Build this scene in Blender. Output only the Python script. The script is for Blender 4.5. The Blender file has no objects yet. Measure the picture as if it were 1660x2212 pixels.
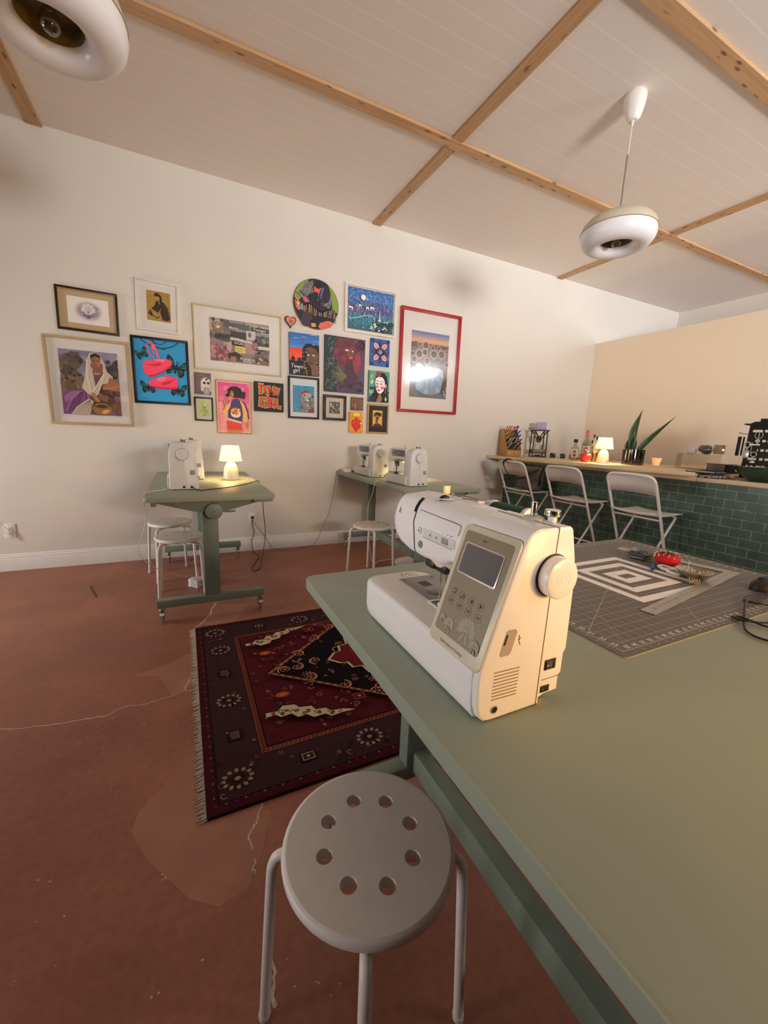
import bpy, bmesh, math, random
from mathutils import Vector, Matrix
from math import sin, cos, pi, radians
random.seed(7)
SC = bpy.context.scene
COL = SC.collection

# ---------------------------------------------------------------- colours and materials
def lin(c):
    if isinstance(c, str):
        c = c.lstrip('#'); c = [int(c[i:i+2], 16)/255 for i in (0, 2, 4)]
    return tuple((x/12.92 if x <= .04045 else ((x+.055)/1.055)**2.4) for x in c[:3])

MATS = {}
def mat(name, col='#888888', rough=.5, metal=0., var=.06, scale=18., bump=0., bscale=200., trans=0., ior=1.45, emit=None, estr=0., coat=0., attr=False, spec=.5, gain=1.):
    if name in MATS: return MATS[name]
    m = bpy.data.materials.new(name); m.use_nodes = True
    nt = m.node_tree; N = nt.nodes; L = nt.links
    b = N['Principled BSDF']
    tc = N.new('ShaderNodeTexCoord')
    no = N.new('ShaderNodeTexNoise'); no.inputs['Scale'].default_value = scale; no.inputs['Detail'].default_value = 4
    L.new(tc.outputs['Object'], no.inputs['Vector'])
    mr = N.new('ShaderNodeMapRange'); mr.inputs['To Min'].default_value = gain*(1-var); mr.inputs['To Max'].default_value = gain*(1+var)
    mr.inputs['From Min'].default_value = .3; mr.inputs['From Max'].default_value = .7
    L.new(no.outputs['Fac'], mr.inputs['Value'])
    vm = N.new('ShaderNodeVectorMath'); vm.operation = 'SCALE'
    L.new(mr.outputs['Result'], vm.inputs['Scale'])
    if attr:
        at = N.new('ShaderNodeAttribute'); at.attribute_name = 'Col'
        L.new(at.outputs['Color'], vm.inputs[0])
    else:
        vm.inputs[0].default_value = lin(col)
    L.new(vm.outputs['Vector'], b.inputs['Base Color'])
    b.inputs['Roughness'].default_value = rough
    b.inputs['Metallic'].default_value = metal
    b.inputs['IOR'].default_value = ior
    b.inputs['Transmission Weight'].default_value = trans
    b.inputs['Coat Weight'].default_value = coat
    b.inputs['Specular IOR Level'].default_value = spec
    if emit:
        b.inputs['Emission Color'].default_value = (*lin(emit), 1); b.inputs['Emission Strength'].default_value = estr
    if bump:
        n2 = N.new('ShaderNodeTexNoise'); n2.inputs['Scale'].default_value = bscale; n2.inputs['Detail'].default_value = 3
        L.new(tc.outputs['Object'], n2.inputs['Vector'])
        bp = N.new('ShaderNodeBump'); bp.inputs['Strength'].default_value = bump; bp.inputs['Distance'].default_value = .002
        L.new(n2.outputs['Fac'], bp.inputs['Height']); L.new(bp.outputs['Normal'], b.inputs['Normal'])
    MATS[name] = m
    return m

def glass_pane_mat():
    # thin picture glass: see-through with a fresnel mirror reflection
    m = bpy.data.materials.new('picture_glass'); m.use_nodes = True
    nt = m.node_tree; N = nt.nodes; L = nt.links
    N.remove(N['Principled BSDF'])
    out = N['Material Output']
    tr = N.new('ShaderNodeBsdfTransparent'); tr.inputs['Color'].default_value = (.97, .97, .97, 1)
    gl = N.new('ShaderNodeBsdfGlossy'); gl.inputs['Roughness'].default_value = .11
    no = N.new('ShaderNodeTexNoise'); no.inputs['Scale'].default_value = 3
    lw = N.new('ShaderNodeLayerWeight'); lw.inputs['Blend'].default_value = .5
    pw = N.new('ShaderNodeMath'); pw.operation = 'POWER'; pw.inputs[1].default_value = 4.; L.new(lw.outputs['Facing'], pw.inputs[0])
    sc_ = N.new('ShaderNodeMath'); sc_.operation = 'MULTIPLY_ADD'; sc_.inputs[1].default_value = .8; sc_.inputs[2].default_value = .05; L.new(pw.outputs['Value'], sc_.inputs[0])
    ma = N.new('ShaderNodeMath'); ma.operation = 'MULTIPLY_ADD'; ma.inputs[1].default_value = .015
    L.new(no.outputs['Fac'], ma.inputs[0]); L.new(sc_.outputs['Value'], ma.inputs[2])
    mx = N.new('ShaderNodeMixShader')
    L.new(ma.outputs['Value'], mx.inputs['Fac']); L.new(tr.outputs['BSDF'], mx.inputs[1]); L.new(gl.outputs['BSDF'], mx.inputs[2])
    L.new(mx.outputs['Shader'], out.inputs['Surface'])
    return m
GLASS = glass_pane_mat()

def thin_glass(name, tint, fac=.12):
    m = bpy.data.materials.new(name); m.use_nodes = True
    nt = m.node_tree; N = nt.nodes; L = nt.links
    N.remove(N['Principled BSDF']); out = N['Material Output']
    tr = N.new('ShaderNodeBsdfTransparent'); tr.inputs['Color'].default_value = (*lin(tint), 1)
    gl = N.new('ShaderNodeBsdfGlossy'); gl.inputs['Roughness'].default_value = .06
    lw = N.new('ShaderNodeLayerWeight'); lw.inputs['Blend'].default_value = .35
    no = N.new('ShaderNodeTexNoise'); no.inputs['Scale'].default_value = 40
    ma = N.new('ShaderNodeMath'); ma.operation = 'MULTIPLY_ADD'; ma.inputs[1].default_value = .04
    L.new(no.outputs['Fac'], ma.inputs[0])
    m2 = N.new('ShaderNodeMath'); m2.operation = 'MULTIPLY_ADD'; m2.inputs[1].default_value = .32; m2.inputs[2].default_value = fac*.4
    L.new(lw.outputs['Facing'], m2.inputs[0]); L.new(m2.outputs['Value'], ma.inputs[2])
    mx = N.new('ShaderNodeMixShader')
    L.new(ma.outputs['Value'], mx.inputs['Fac']); L.new(tr.outputs['BSDF'], mx.inputs[1]); L.new(gl.outputs['BSDF'], mx.inputs[2])
    L.new(mx.outputs['Shader'], out.inputs['Surface'])
    return m

# ---------------------------------------------------------------- mesh builder
_TXT = {}
def text_geo(s):
    if s not in _TXT:
        cu = bpy.data.curves.new('lettering', 'FONT'); cu.body = s; cu.size = 1; cu.resolution_u = 2
        cu.align_x = 'CENTER'; cu.align_y = 'CENTER'
        ob = bpy.data.objects.new('lettering', cu)
        me = bpy.data.meshes.new_from_object(ob)
        _TXT[s] = ([tuple(v.co) for v in me.vertices], [tuple(p.vertices) for p in me.polygons])
        bpy.data.objects.remove(ob); bpy.data.meshes.remove(me); bpy.data.curves.remove(cu)
    return _TXT[s]

class MB:
    def __init__(s, origin=(0, 0, 0)):
        s.v = []; s.f = []; s.mi = []; s.c = []; s.o = Vector(origin); s.m = Matrix.Identity(4)
    def add(s, vs, fs, mi=0, col=None):
        n = len(s.v)
        for p in vs: s.v.append(tuple((s.m @ Vector(p)) - s.o))
        c = lin(col) if col is not None else (1, 1, 1)
        for f in fs:
            s.f.append([n+i for i in f]); s.mi.append(mi); s.c.append(c)
        return s
    def frombm(s, bm, mi=0, col=None):
        bm.verts.ensure_lookup_table()
        for i, v in enumerate(bm.verts): v.index = i
        s.add([v.co[:] for v in bm.verts], [[v.index for v in f.verts] for f in bm.faces], mi, col); bm.free(); return s
    def box(s, x0, x1, y0, y1, z0, z1, r=0., mi=0, col=None, seg=2):
        bm = bmesh.new(); bmesh.ops.create_cube(bm, size=1)
        for v in bm.verts:
            v.co = ((x0+x1)/2+v.co.x*(x1-x0), (y0+y1)/2+v.co.y*(y1-y0), (z0+z1)/2+v.co.z*(z1-z0))
        if r: bmesh.ops.bevel(bm, geom=bm.edges[:], offset=min(r, .45*min(abs(x1-x0), abs(y1-y0), abs(z1-z0))), segments=seg, profile=.5, affect='EDGES')
        return s.frombm(bm, mi, col)
    def prism(s, pts, ax, a, b, r=0., mi=0, col=None):
        bm = bmesh.new()
        def P(p, t): return {'x': (t, p[0], p[1]), 'y': (p[0], t, p[1]), 'z': (p[0], p[1], t)}[ax]
        A = [bm.verts.new(P(p, a)) for p in pts]; B = [bm.verts.new(P(p, b)) for p in pts]
        n = len(pts)
        ca = bm.faces.new(A[::-1]); cb = bm.faces.new(B)
        for i in range(n): bm.faces.new((A[i], A[(i+1) % n], B[(i+1) % n], B[i]))
        if r:
            eg = list(set(ca.edges[:]+cb.edges[:]))
            bmesh.ops.bevel(bm, geom=eg, offset=r, segments=2, profile=.5, affect='EDGES')
        return s.frombm(bm, mi, col)
    def loft(s, rings, mi=0, col=None, cap=True, closed=False):
        n = len(rings[0]); vs = [p for r in rings for p in r]; fs = []
        k = len(rings)
        for j in range(k if closed else k-1):
            j2 = (j+1) % k
            for i in range(n): fs.append((j*n+i, j*n+(i+1) % n, j2*n+(i+1) % n, j2*n+i))
        if cap and not closed:
            fs.append(list(range(n))[::-1]); fs.append([(k-1)*n+i for i in range(n)])
        return s.add(vs, fs, mi, col)
    def tube(s, pts, r, n=8, mi=0, col=None, closed=False, cap=True):
        pts = [Vector(p) for p in pts]; k = len(pts); rings = []
        rad = r if isinstance(r, (list, tuple)) else [r]*k
        up = None
        for i, p in enumerate(pts):
            if closed: t = pts[(i+1) % k]-pts[i-1]
            elif i == 0: t = pts[1]-p
            elif i == k-1: t = p-pts[i-1]
            else: t = (pts[i+1]-p).normalized()+(p-pts[i-1]).normalized()
            t.normalize()
            if up is None:
                up = Vector((0, 0, 1)) if abs(t.z) < .9 else Vector((1, 0, 0))
            a = t.cross(up)
            if a.length < 1e-6: a = t.orthogonal()
            a.normalize(); b = a.cross(t).normalized(); up = b
            rings.append([tuple(p+rad[i]*(cos(2*pi*j/n)*a+sin(2*pi*j/n)*b)) for j in range(n)])
        return s.loft(rings, mi, col, cap, closed)
    def cyl(s, p0, p1, r0, r1=None, n=16, mi=0, col=None, cap=True):
        return s.tube([p0, p1], [r0, r0 if r1 is None else r1], n, mi, col, False, cap)
    def lathe(s, prof, c=(0, 0, 0), n=28, mi=0, col=None, ax='z', cap=True):
        rings = []
        for r, z in prof:
            r = max(r, 1e-5)
            if ax == 'z': rings.append([(c[0]+r*cos(2*pi*j/n), c[1]+r*sin(2*pi*j/n), c[2]+z) for j in range(n)])
            elif ax == 'y': rings.append([(c[0]+r*cos(2*pi*j/n), c[1]+z, c[2]+r*sin(2*pi*j/n)) for j in range(n)])
            else: rings.append([(c[0]+z, c[1]+r*cos(2*pi*j/n), c[2]+r*sin(2*pi*j/n)) for j in range(n)])
        return s.loft(rings, mi, col, cap)
    def ell(s, c, r, n=16, k=10, mi=0, col=None):
        rx, ry, rz = r if isinstance(r, (tuple, list)) else (r, r, r)
        rings = []
        for i in range(k+1):
            t = -pi/2+pi*i/k; q = max(cos(t), 1e-4)
            rings.append([(c[0]+rx*q*cos(2*pi*j/n), c[1]+ry*q*sin(2*pi*j/n), c[2]+rz*sin(t)) for j in range(n)])
        return s.loft(rings, mi, col)
    def text(s, st, o, ux, uy, size, mi=0, col=None):
        v, f = text_geo(st); o = Vector(o); ux = Vector(ux).normalized(); uy = Vector(uy).normalized()
        return s.add([tuple(o+size*(p[0]*ux+p[1]*uy)) for p in v], f, mi, col)
    def flat(s, pts, mi=0, col=None):
        return s.add(pts, [list(range(len(pts)))], mi, col)
    def holes(s, outer, holes, z0, z1, mi=0, col=None, walls=True):
        # plate with through holes; outer and holes are loops of (x, y)
        for z in (z0, z1):
            bm = bmesh.new(); ed = []
            for lp in [outer]+holes:
                vs = [bm.verts.new((x, y, z)) for x, y in lp]
                for i in range(len(vs)): ed.append(bm.edges.new((vs[i], vs[(i+1) % len(vs)])))
            bmesh.ops.triangle_fill(bm, use_beauty=True, use_dissolve=False, edges=ed)
            s.frombm(bm, mi, col)
        if walls:
            for lp in holes: s.loft([[(x, y, z0) for x, y in lp], [(x, y, z1) for x, y in lp]], mi, col, cap=False)
        return s
    def build(s, name, mats, parent=None, loc=None, rotz=0, smooth=40, recalc=True, attr=False):
        me = bpy.data.meshes.new(name); me.from_pydata(s.v, [], s.f)
        mats = mats if isinstance(mats, (list, tuple)) else [mats]
        for m in mats: me.materials.append(m)
        me.polygons.foreach_set('material_index', s.mi)
        if attr:
            ca = me.color_attributes.new('Col', 'FLOAT_COLOR', 'CORNER')
            buf = []
            for p, c in zip(me.polygons, s.c): buf += [c[0], c[1], c[2], 1.]*p.loop_total
            ca.data.foreach_set('color', buf)
        if recalc:
            bm = bmesh.new(); bm.from_mesh(me); bmesh.ops.recalc_face_normals(bm, faces=bm.faces[:]); bm.to_mesh(me); bm.free()
        if smooth:
            me.polygons.foreach_set('use_smooth', [True]*len(me.polygons))
            me.set_sharp_from_angle(angle=radians(smooth))
        me.update()
        o = bpy.data.objects.new(name, me); COL.objects.link(o)
        if parent: o.parent = parent
        if loc is not None: o.location = loc
        o.rotation_euler.z = rotz
        return o

def tag(o, label=None, cat=None, group=None, kind=None):
    if label: o['label'] = label
    if cat: o['category'] = cat
    if group: o['group'] = group
    if kind: o['kind'] = kind
    return o
def thing(name, label, cat, loc=(0, 0, 0), rotz=0, group=None):
    o = bpy.data.objects.new(name, None); COL.objects.link(o); o.location = loc; o.rotation_euler = (0, 0, rotz)
    o.empty_display_size = .05
    return tag(o, label, cat, group)
def copy_tree(o, parent=None):
    c = o.copy(); COL.objects.link(c)
    if parent: c.parent = parent
    for ch in list(o.children): copy_tree(ch, c)
    return c
def dup(root, loc, rotz, label, group=None):
    c = copy_tree(root); c.location = loc; c.rotation_euler = (0, 0, rotz); c['label'] = label
    if group: c['group'] = group
    return c
def inv(p):
    # coordinates of the room seen from a placed thing
    return (Matrix.Translation(p.location) @ Matrix.Rotation(p.rotation_euler.z, 4, 'Z')).inverted()
def room_mb(p):
    b = MB(); b.m = inv(p); return b
def struct(name, mb, m, **k):
    return tag(mb.build(name, m, **k), kind='structure')
def smoothpts(pts, k=6):
    # Catmull-Rom through the points
    P = [Vector(p) for p in pts]; P = [P[0]*2-P[1]]+P+[P[-1]*2-P[-2]]; out = []
    for i in range(1, len(P)-2):
        for j in range(k):
            t = j/k
            out.append(.5*((2*P[i])+(P[i+1]-P[i-1])*t+(2*P[i-1]-5*P[i]+4*P[i+1]-P[i+2])*t*t+(3*P[i]-P[i-1]-3*P[i+1]+P[i+2])*t**3))
    out.append(P[-2]); return out

# ---------------------------------------------------------------- common materials
PLW = mat('white_plastic', '#f4efe9', .32, var=.015, coat=.15)
PLW2 = mat('grey_white_plastic', '#e6e4e2', .4, var=.02)
WHM = mat('white_painted_metal', '#e9e3da', .42, var=.03, scale=30)
SAGE = mat('sage_green_laminate', '#98a08c', .45, var=.025, scale=6, bump=.05, bscale=600)
SAGEM = mat('sage_green_metal', '#7f8b7c', .45, var=.03, scale=12)
BLK = mat('black_plastic', '#141312', .42, var=.1)
DKG = mat('dark_grey_plastic', '#3b3936', .5, var=.08)
STEEL = mat('brushed_steel', '#b9b5ae', .32, 1., var=.06, scale=60)
CHROME = mat('chrome', '#d8d4cc', .15, 1., var=.02)
RUBBER = mat('grey_rubber', '#7d7f7b', .7, var=.06)
PAINT = mat('paint_layers', attr=True, rough=.55, var=.10, scale=90, gain=1.3)
PRINT = mat('printed_paper', attr=True, rough=.6, var=.04, scale=60, gain=1.35)
# ---------------------------------------------------------------- the room
YW, ZC, XR, XP, XL, YF = 4.113, 3.273, 7.086, 5.27, -3.6, -3.4

def floor_mat():
    m = bpy.data.materials.new('stained_concrete'); m.use_nodes = True
    nt = m.node_tree; N = nt.nodes; L = nt.links; b = N['Principled BSDF']
    tc = N.new('ShaderNodeTexCoord')
    n1 = N.new('ShaderNodeTexNoise'); n1.inputs['Scale'].default_value = 1.3; n1.inputs['Detail'].default_value = 7; n1.inputs['Roughness'].default_value = .6
    n2 = N.new('ShaderNodeTexNoise'); n2.inputs['Scale'].default_value = 45; n2.inputs['Detail'].default_value = 3
    for n in (n1, n2): L.new(tc.outputs['Object'], n.inputs['Vector'])
    cr = N.new('ShaderNodeValToRGB'); e = cr.color_ramp.elements
    e[0].position = .3; e[0].color = (*lin('#875340'), 1); e[1].position = .72; e[1].color = (*lin('#b3755d'), 1)
    k = e.new(.5); k.color = (*lin('#9b634d'), 1)
    L.new(n1.outputs['Fac'], cr.inputs['Fac'])
    vm = N.new('ShaderNodeVectorMath'); vm.operation = 'SCALE'
    mr = N.new('ShaderNodeMapRange'); mr.inputs['From Min'].default_value = .3; mr.inputs['From Max'].default_value = .7; mr.inputs['To Min'].default_value = .9; mr.inputs['To Max'].default_value = 1.1
    L.new(n2.outputs['Fac'], mr.inputs['Value']); L.new(mr.outputs['Result'], vm.inputs['Scale']); L.new(cr.outputs['Color'], vm.inputs[0])
    L.new(vm.outputs['Vector'], b.inputs['Base Color'])
    r2 = N.new('ShaderNodeMapRange'); r2.inputs['To Min'].default_value = .38; r2.inputs['To Max'].default_value = .62
    L.new(n1.outputs['Fac'], r2.inputs['Value']); L.new(r2.outputs['Result'], b.inputs['Roughness'])
    bp = N.new('ShaderNodeBump'); bp.inputs['Strength'].default_value = .15; bp.inputs['Distance'].default_value = .003
    L.new(n2.outputs['Fac'], bp.inputs['Height']); L.new(bp.outputs['Normal'], b.inputs['Normal'])
    return m

def pine_mat(name, c0, c1, axis, sc=1., knots=True):
    m = bpy.data.materials.new(name); m.use_nodes = True
    nt = m.node_tree; N = nt.nodes; L = nt.links; b = N['Principled BSDF']
    tc = N.new('ShaderNodeTexCoord'); mp = N.new('ShaderNodeMapping')
    s = [14*sc, 14*sc, 14*sc]; s['xyz'.index(axis)] = .8*sc
    mp.inputs['Scale'].default_value = s
    L.new(tc.outputs['Object'], mp.inputs['Vector'])
    n1 = N.new('ShaderNodeTexNoise'); n1.inputs['Scale'].default_value = 2.2; n1.inputs['Detail'].default_value = 6; n1.inputs['Distortion'].default_value = .6
    L.new(mp.outputs['Vector'], n1.inputs['Vector'])
    cr = N.new('ShaderNodeValToRGB'); e = cr.color_ramp.elements
    e[0].position = .3; e[0].color = (*lin(c0), 1); e[1].position = .7; e[1].color = (*lin(c1), 1)
    L.new(n1.outputs['Fac'], cr.inputs['Fac'])
    last = cr.outputs['Color']
    if knots:
        m2 = N.new('ShaderNodeMapping'); s2 = [24, 24, 24]; s2['xyz'.index(axis)] = 7
        m2.inputs['Scale'].default_value = s2; L.new(tc.outputs['Object'], m2.inputs['Vector'])
        vo = N.new('ShaderNodeTexVoronoi'); vo.inputs['Scale'].default_value = 1.
        L.new(m2.outputs['Vector'], vo.inputs['Vector'])
        c2 = N.new('ShaderNodeValToRGB'); q = c2.color_ramp.elements
        q[0].position = .12; q[0].color = (.14, .07, .03, 1); q[1].position = .24; q[1].color = (1, 1, 1, 1)
        L.new(vo.outputs['Distance'], c2.inputs['Fac'])
        mx = N.new('ShaderNodeMix'); mx.data_type = 'RGBA'; mx.blend_type = 'MULTIPLY'; mx.inputs['Factor'].default_value = .75
        L.new(last, mx.inputs['A']); L.new(c2.outputs['Color'], mx.inputs['B']); last = mx.outputs['Result']
    L.new(last, b.inputs['Base Color']); b.inputs['Roughness'].default_value = .55
    return m

def ceiling_mat():
    m = bpy.data.materials.new('white_plank_ceiling'); m.use_nodes = True
    nt = m.node_tree; N = nt.nodes; L = nt.links; b = N['Principled BSDF']
    tc = N.new('ShaderNodeTexCoord'); sp = N.new('ShaderNodeSeparateXYZ'); L.new(tc.outputs['Object'], sp.inputs['Vector'])
    a = N.new('ShaderNodeMath'); a.operation = 'MULTIPLY_ADD'; a.inputs[1].default_value = 1/.1255; a.inputs[2].default_value = -1.652/.1255+20.5
    L.new(sp.outputs['Y'], a.inputs[0])
    fr = N.new('ShaderNodeMath'); fr.operation = 'FRACT'; L.new(a.outputs['Value'], fr.inputs[0])
    su = N.new('ShaderNodeMath'); su.operation = 'SUBTRACT'; su.inputs[1].default_value = .5; L.new(fr.outputs['Value'], su.inputs[0])
    ab = N.new('ShaderNodeMath'); ab.operation = 'ABSOLUTE'; L.new(su.outputs['Value'], ab.inputs[0])
    cr = N.new('ShaderNodeValToRGB'); e = cr.color_ramp.elements
    e[0].position = .012; e[0].color = (*lin('#f6f0ea'), 1); e[1].position = .024; e[1].color = (*lin('#ebe3de'), 1)
    L.new(ab.outputs['Value'], cr.inputs['Fac'])
    n = N.new('ShaderNodeTexNoise'); n.inputs['Scale'].default_value = 1.5; L.new(tc.outputs['Object'], n.inputs['Vector'])
    mr = N.new('ShaderNodeMapRange'); mr.inputs['To Min'].default_value = .96; mr.inputs['To Max'].default_value = 1.03; L.new(n.outputs['Fac'], mr.inputs['Value'])
    vm = N.new('ShaderNodeVectorMath'); vm.operation = 'SCALE'; L.new(cr.outputs['Color'], vm.inputs[0]); L.new(mr.outputs['Result'], vm.inputs['Scale'])
    L.new(vm.outputs['Vector'], b.inputs['Base Color']); b.inputs['Roughness'].default_value = .6
    bp = N.new('ShaderNodeBump'); bp.inputs['Strength'].default_value = .12; bp.inputs['Distance'].default_value = .001
    L.new(cr.outputs['Color'], bp.inputs['Height']); bp.invert = True; L.new(bp.outputs['Normal'], b.inputs['Normal'])
    return m

WALLM = mat('cream_wall_paint', '#ece6de', .6, var=.015, scale=2, bump=.12, bscale=160)
WALLP = mat('lamplit_partition_paint', '#f1dfc8', .62, var=.015, scale=2, bump=.1, bscale=160)  # warm light falling on the partition is put into this paint
PLASTER = mat('pale_crack_filler', '#cdbfae', .8, var=.2, scale=120)
FPATCH = mat('worn_concrete_patch', '#ab765e', .55, var=.14, scale=4, bump=.1)
FSTREAK = mat('dark_scuff', '#5e3a28', .6, var=.1)

# floor with cracks, chips and worn patches set into its surface
f = MB(); f.box(XL, XR+.1, YF, YW+.1, -.05, 0)
def strip(mb, pts, w, z, mi):
    P = [Vector((x, y, z)) for x, y in pts]; L_ = []; R_ = []
    for i, p in enumerate(P):
        t = (P[min(i+1, len(P)-1)]-P[max(i-1, 0)]).normalized(); n = Vector((-t.y, t.x, 0))
        k = w*(.35 if i in (0, len(P)-1) else random.uniform(.6, 1.3))
        L_.append(p+n*k/2); R_.append(p-n*k/2)
    for i in range(len(P)-1): mb.flat([L_[i], L_[i+1], R_[i+1], R_[i]], mi)
def jag(pts, a=.006, k=4):
    out = []
    for (x0, y0), (x1, y1) in zip(pts[:-1], pts[1:]):
        for j in range(k): out.append((x0+(x1-x0)*j/k+random.uniform(-a, a)*(j > 0), y0+(y1-y0)*j/k+random.uniform(-a, a)*(j > 0)))
    return out+[pts[-1]]
crack = [(-1.2, 1.98), (-.95, 1.94), (-.704, 1.903), (-.621, 1.874), (-.514, 1.854), (-.437, 1.845), (-.357, 1.833), (-.28, 1.871), (-.207, 1.854), (-.104, 1.872), (-.049, 1.899), (-.022, 1.878), (.06, 1.86)]
for pts, w in [(crack, .005), ([(-.049, 1.899), (-.037, 1.952), (-.024, 1.98), (.0, 2.05)], .005), ([(.0, 2.5), (.044, 2.587), (.099, 2.687), (.123, 2.804), (.16, 2.9)], .010),
               ([(.18, 1.18), (.166, 1.14), (.148, 1.102), (.128, 1.077), (.12, 1.052), (.124, 1.016)], .005), ([(.125, .989), (.121, .971), (.119, .944)], .004), ([(.127, .74), (.124, .696), (.117, .655)], .007)]:
    strip(f, jag(pts), w, .0006, 1)
chips = [(-.113, 1.044), (-.108, 1.036), (-.309, 1.063), (-.58, 1.601), (-.413, 1.164), (-.373, 1.15), (-.344, 1.516), (-.273, 1.405), (-.257, 1.358), (-.197, 1.718), (-.215, 1.691), (-.184, 1.632), (-.257, 1.658), (-.169, 1.694), (-.239, 1.667), (-.1, .78), (-.371, 1.051), (-.326, 1.032), (-.018, .799), (-.099, 1.032), (-.377, .94), (-.329, .925), (-.361, .947), (-.393, .931), (.198, .959), (-.085, 1.671), (-.324, 1.609), (-.421, 1.697), (-.515, 1.707), (.15, .7), (.155, .68), (.16, .72), (.21, .66), (.24, .62), (.25, .64), (.31, .63), (.05, .62), (.07, .6)]
for x, y in chips:
    for k in range(random.choice((1, 1, 2, 4))):
        cx, cy, r = x+random.gauss(0, .007), y+random.gauss(0, .007), random.uniform(.0014, .0042)
        n = random.randint(5, 7); a0 = random.random()*6
        f.flat([(cx+r*random.uniform(.5, 1.3)*cos(a0+2*pi*i/n), cy+.6*r*random.uniform(.5, 1.3)*sin(a0+2*pi*i/n), .0007) for i in range(n)], 1)
for pts in ([(-.025, 1.469), (-.069, 1.403), (-.104, 1.366), (-.147, 1.328), (-.182, 1.284), (-.196, 1.222), (-.176, 1.163), (-.144, 1.101), (-.108, 1.047), (-.04, .95), (.026, .902), (.098, .917), (.152, 1.003), (.195, 1.117), (.1, 1.3)],
            [(.137, 2.859), (.09, 2.7), (.051, 2.558), (.212, 2.5), (.362, 2.774)], [(-.27, 2.11), (-.127, 2.156), (.02, 2.274), (.02, 1.952), (-.104, 1.879), (-.16, 2.06)]):
    f.flat([(x, y, .0003) for x, y in pts], 2)
strip(f, jag([(-.683, 3.531), (-.65, 3.42), (-.596, 3.247)], .004), .016, .0005, 3)
struct('floor', f, [floor_mat(), PLASTER, FPATCH, FSTREAK], smooth=0, recalc=False)

struct('ceiling', MB().box(XL, XR+.1, YF, YW+.1, ZC, ZC+.1), ceiling_mat(), smooth=0)
struct('wall_back', MB().box(XL, XR+.1, YW, YW+.12, 0, ZC), WALLM, smooth=0)
struct('wall_right', MB().box(XR, XR+.1, YF, YW, 0, ZC), WALLM, smooth=0)
struct('wall_left', MB().box(XL-.1, XL, YF, YW, 0, ZC), mat('tan_wall_paint', '#a08d7c', .7, var=.02, scale=2), smooth=0)
struct('wall_light_block', MB().box(XL, 3.6, -1.72, -1.60, 0, 1.42, r=.004), mat('light_block_paint', '#4f453d', .7, var=.03, scale=2), smooth=0)  # added half wall out of view, keeps the window light off the foreground
struct('wall_front', MB().box(XL, XR, YF-.1, YF, 0, ZC), mat('shaded_wall_paint', '#b7aa9c', .7, var=.03, scale=2), smooth=0)
struct('wall_partition', MB().box(XP, XP+.12, YF+1.2, YW, 0, 2.58, r=.004), WALLP, smooth=0)
# baseboard with a moulded top
bb = MB().prism([(YW, 0), (YW-.016, 0), (YW-.016, .098), (YW-.012, .108), (YW-.013, .116), (YW-.007, .122), (YW-.006, .134), (YW, .138)], 'x', XL, 3.80)
struct('baseboard_back', bb, mat('white_gloss_trim', '#f6f3f0', .35, var=.02, coat=.2), smooth=25)
PX = pine_mat('pine_board_lengthwise', '#bd9166', '#d2ae86', 'x'); PY = pine_mat('pine_board_crosswise', '#b3885c', '#caa47a', 'y')
for i, y in enumerate((2.802, 1.545, .29)):
    struct('trim_%d' % (i+1), MB().box(XL, XR, y-.044, y+.044, ZC-.021, ZC, r=.003), PX, smooth=0)
for i, x in enumerate((-.848, 1.832, 4.43)):
    struct('trim_%d' % (i+4), MB().box(x-.045, x+.045, YF, YW, ZC-.018, ZC, r=.003), PY, smooth=0)

WCORD = mat('white_cord', '#e8e2d8', .5, var=.03); BCORD = mat('black_cord', '#191715', .5, var=.08); GCORD = mat('grey_cord', '#8a8177', .55, var=.05)
# ---------------------------------------------------------------- wall outlets
def outlet(x, z, label):
    t = thing('wall_outlet', label, 'outlet', (x, YW, z))
    MB().box(-.035, .035, -.006, 0, -.0575, .0575, r=.003).build('cover_plate', PLW, t)
    r = MB().box(-.017, .017, -.0085, -.004, -.034, .034, r=.002)
    s = r
    for zz in (-.019, .017):
        s.box(-.0075, -.005, -.0088, -.0080, zz-.002, zz+.006, mi=1); s.box(.005, .0075, -.0088, -.0080, zz-.002, zz+.006, mi=1)
        s.cyl((0, -.0080, zz-.007), (0, -.0088, zz-.007), .0024, mi=1)
    s.build('receptacle', [PLW2, BLK], t)
    return t
outlet(.579, .325, 'white wall outlet with a black plug, right of the left green table')
ol = outlet(-1.278, .328, 'white wall outlet at the far left edge, with a thin white cord')
room_mb(ol).tube(smoothpts([(-1.36, YW-.012, .41), (-1.334, YW-.012, .375), (-1.305, YW-.020, .331), (-1.277, YW-.016, .28), (-1.245, YW-.012, .252), (-1.25, YW-.012, .29), (-1.266, YW-.010, .325)]), .0022, 6).build('plugged_cord', WCORD, ol)

# ---------------------------------------------------------------- pendant lamps
CAPM = mat('beige_lamp_enamel', '#cfc6b0', .45, var=.02); OPAL = mat('opal_lamp_diffuser', '#efedf0', .35, var=.01, coat=.2)
pl = thing('pendant_lamp', 'white ring-shaped pendant lamp hanging on a rod above the bar side, top right', 'ceiling lamp', (2.54, 1.931, ZC), group='ring-shaped pendant lamps')
MB().lathe([(0, 0), (.052, 0), (.060, -.01), (.061, -.03), (.054, -.08), (.042, -.12), (.026, -.14), (0, -.142)], n=32).build('canopy', PLW, pl)
MB().cyl((0, 0, -.14), (0, 0, -.17), .010, .006).cyl((0, 0, -.165), (0, 0, -.33), .0035).build('cord', PLW2, pl)
MB().cyl((0, 0, -.32), (0, 0, -.70), .0075).build('rod', mat('grey_lamp_rod', '#a89f93', .4, .3, var=.03), pl)
MB().lathe([(0, -.655), (.05, -.657), (.13, -.664), (.18, -.682), (.208, -.712), (.219, -.748), (.216, -.750), (.1, -.735), (0, -.735)], n=48).build('shade_cap', CAPM, pl)
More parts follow.
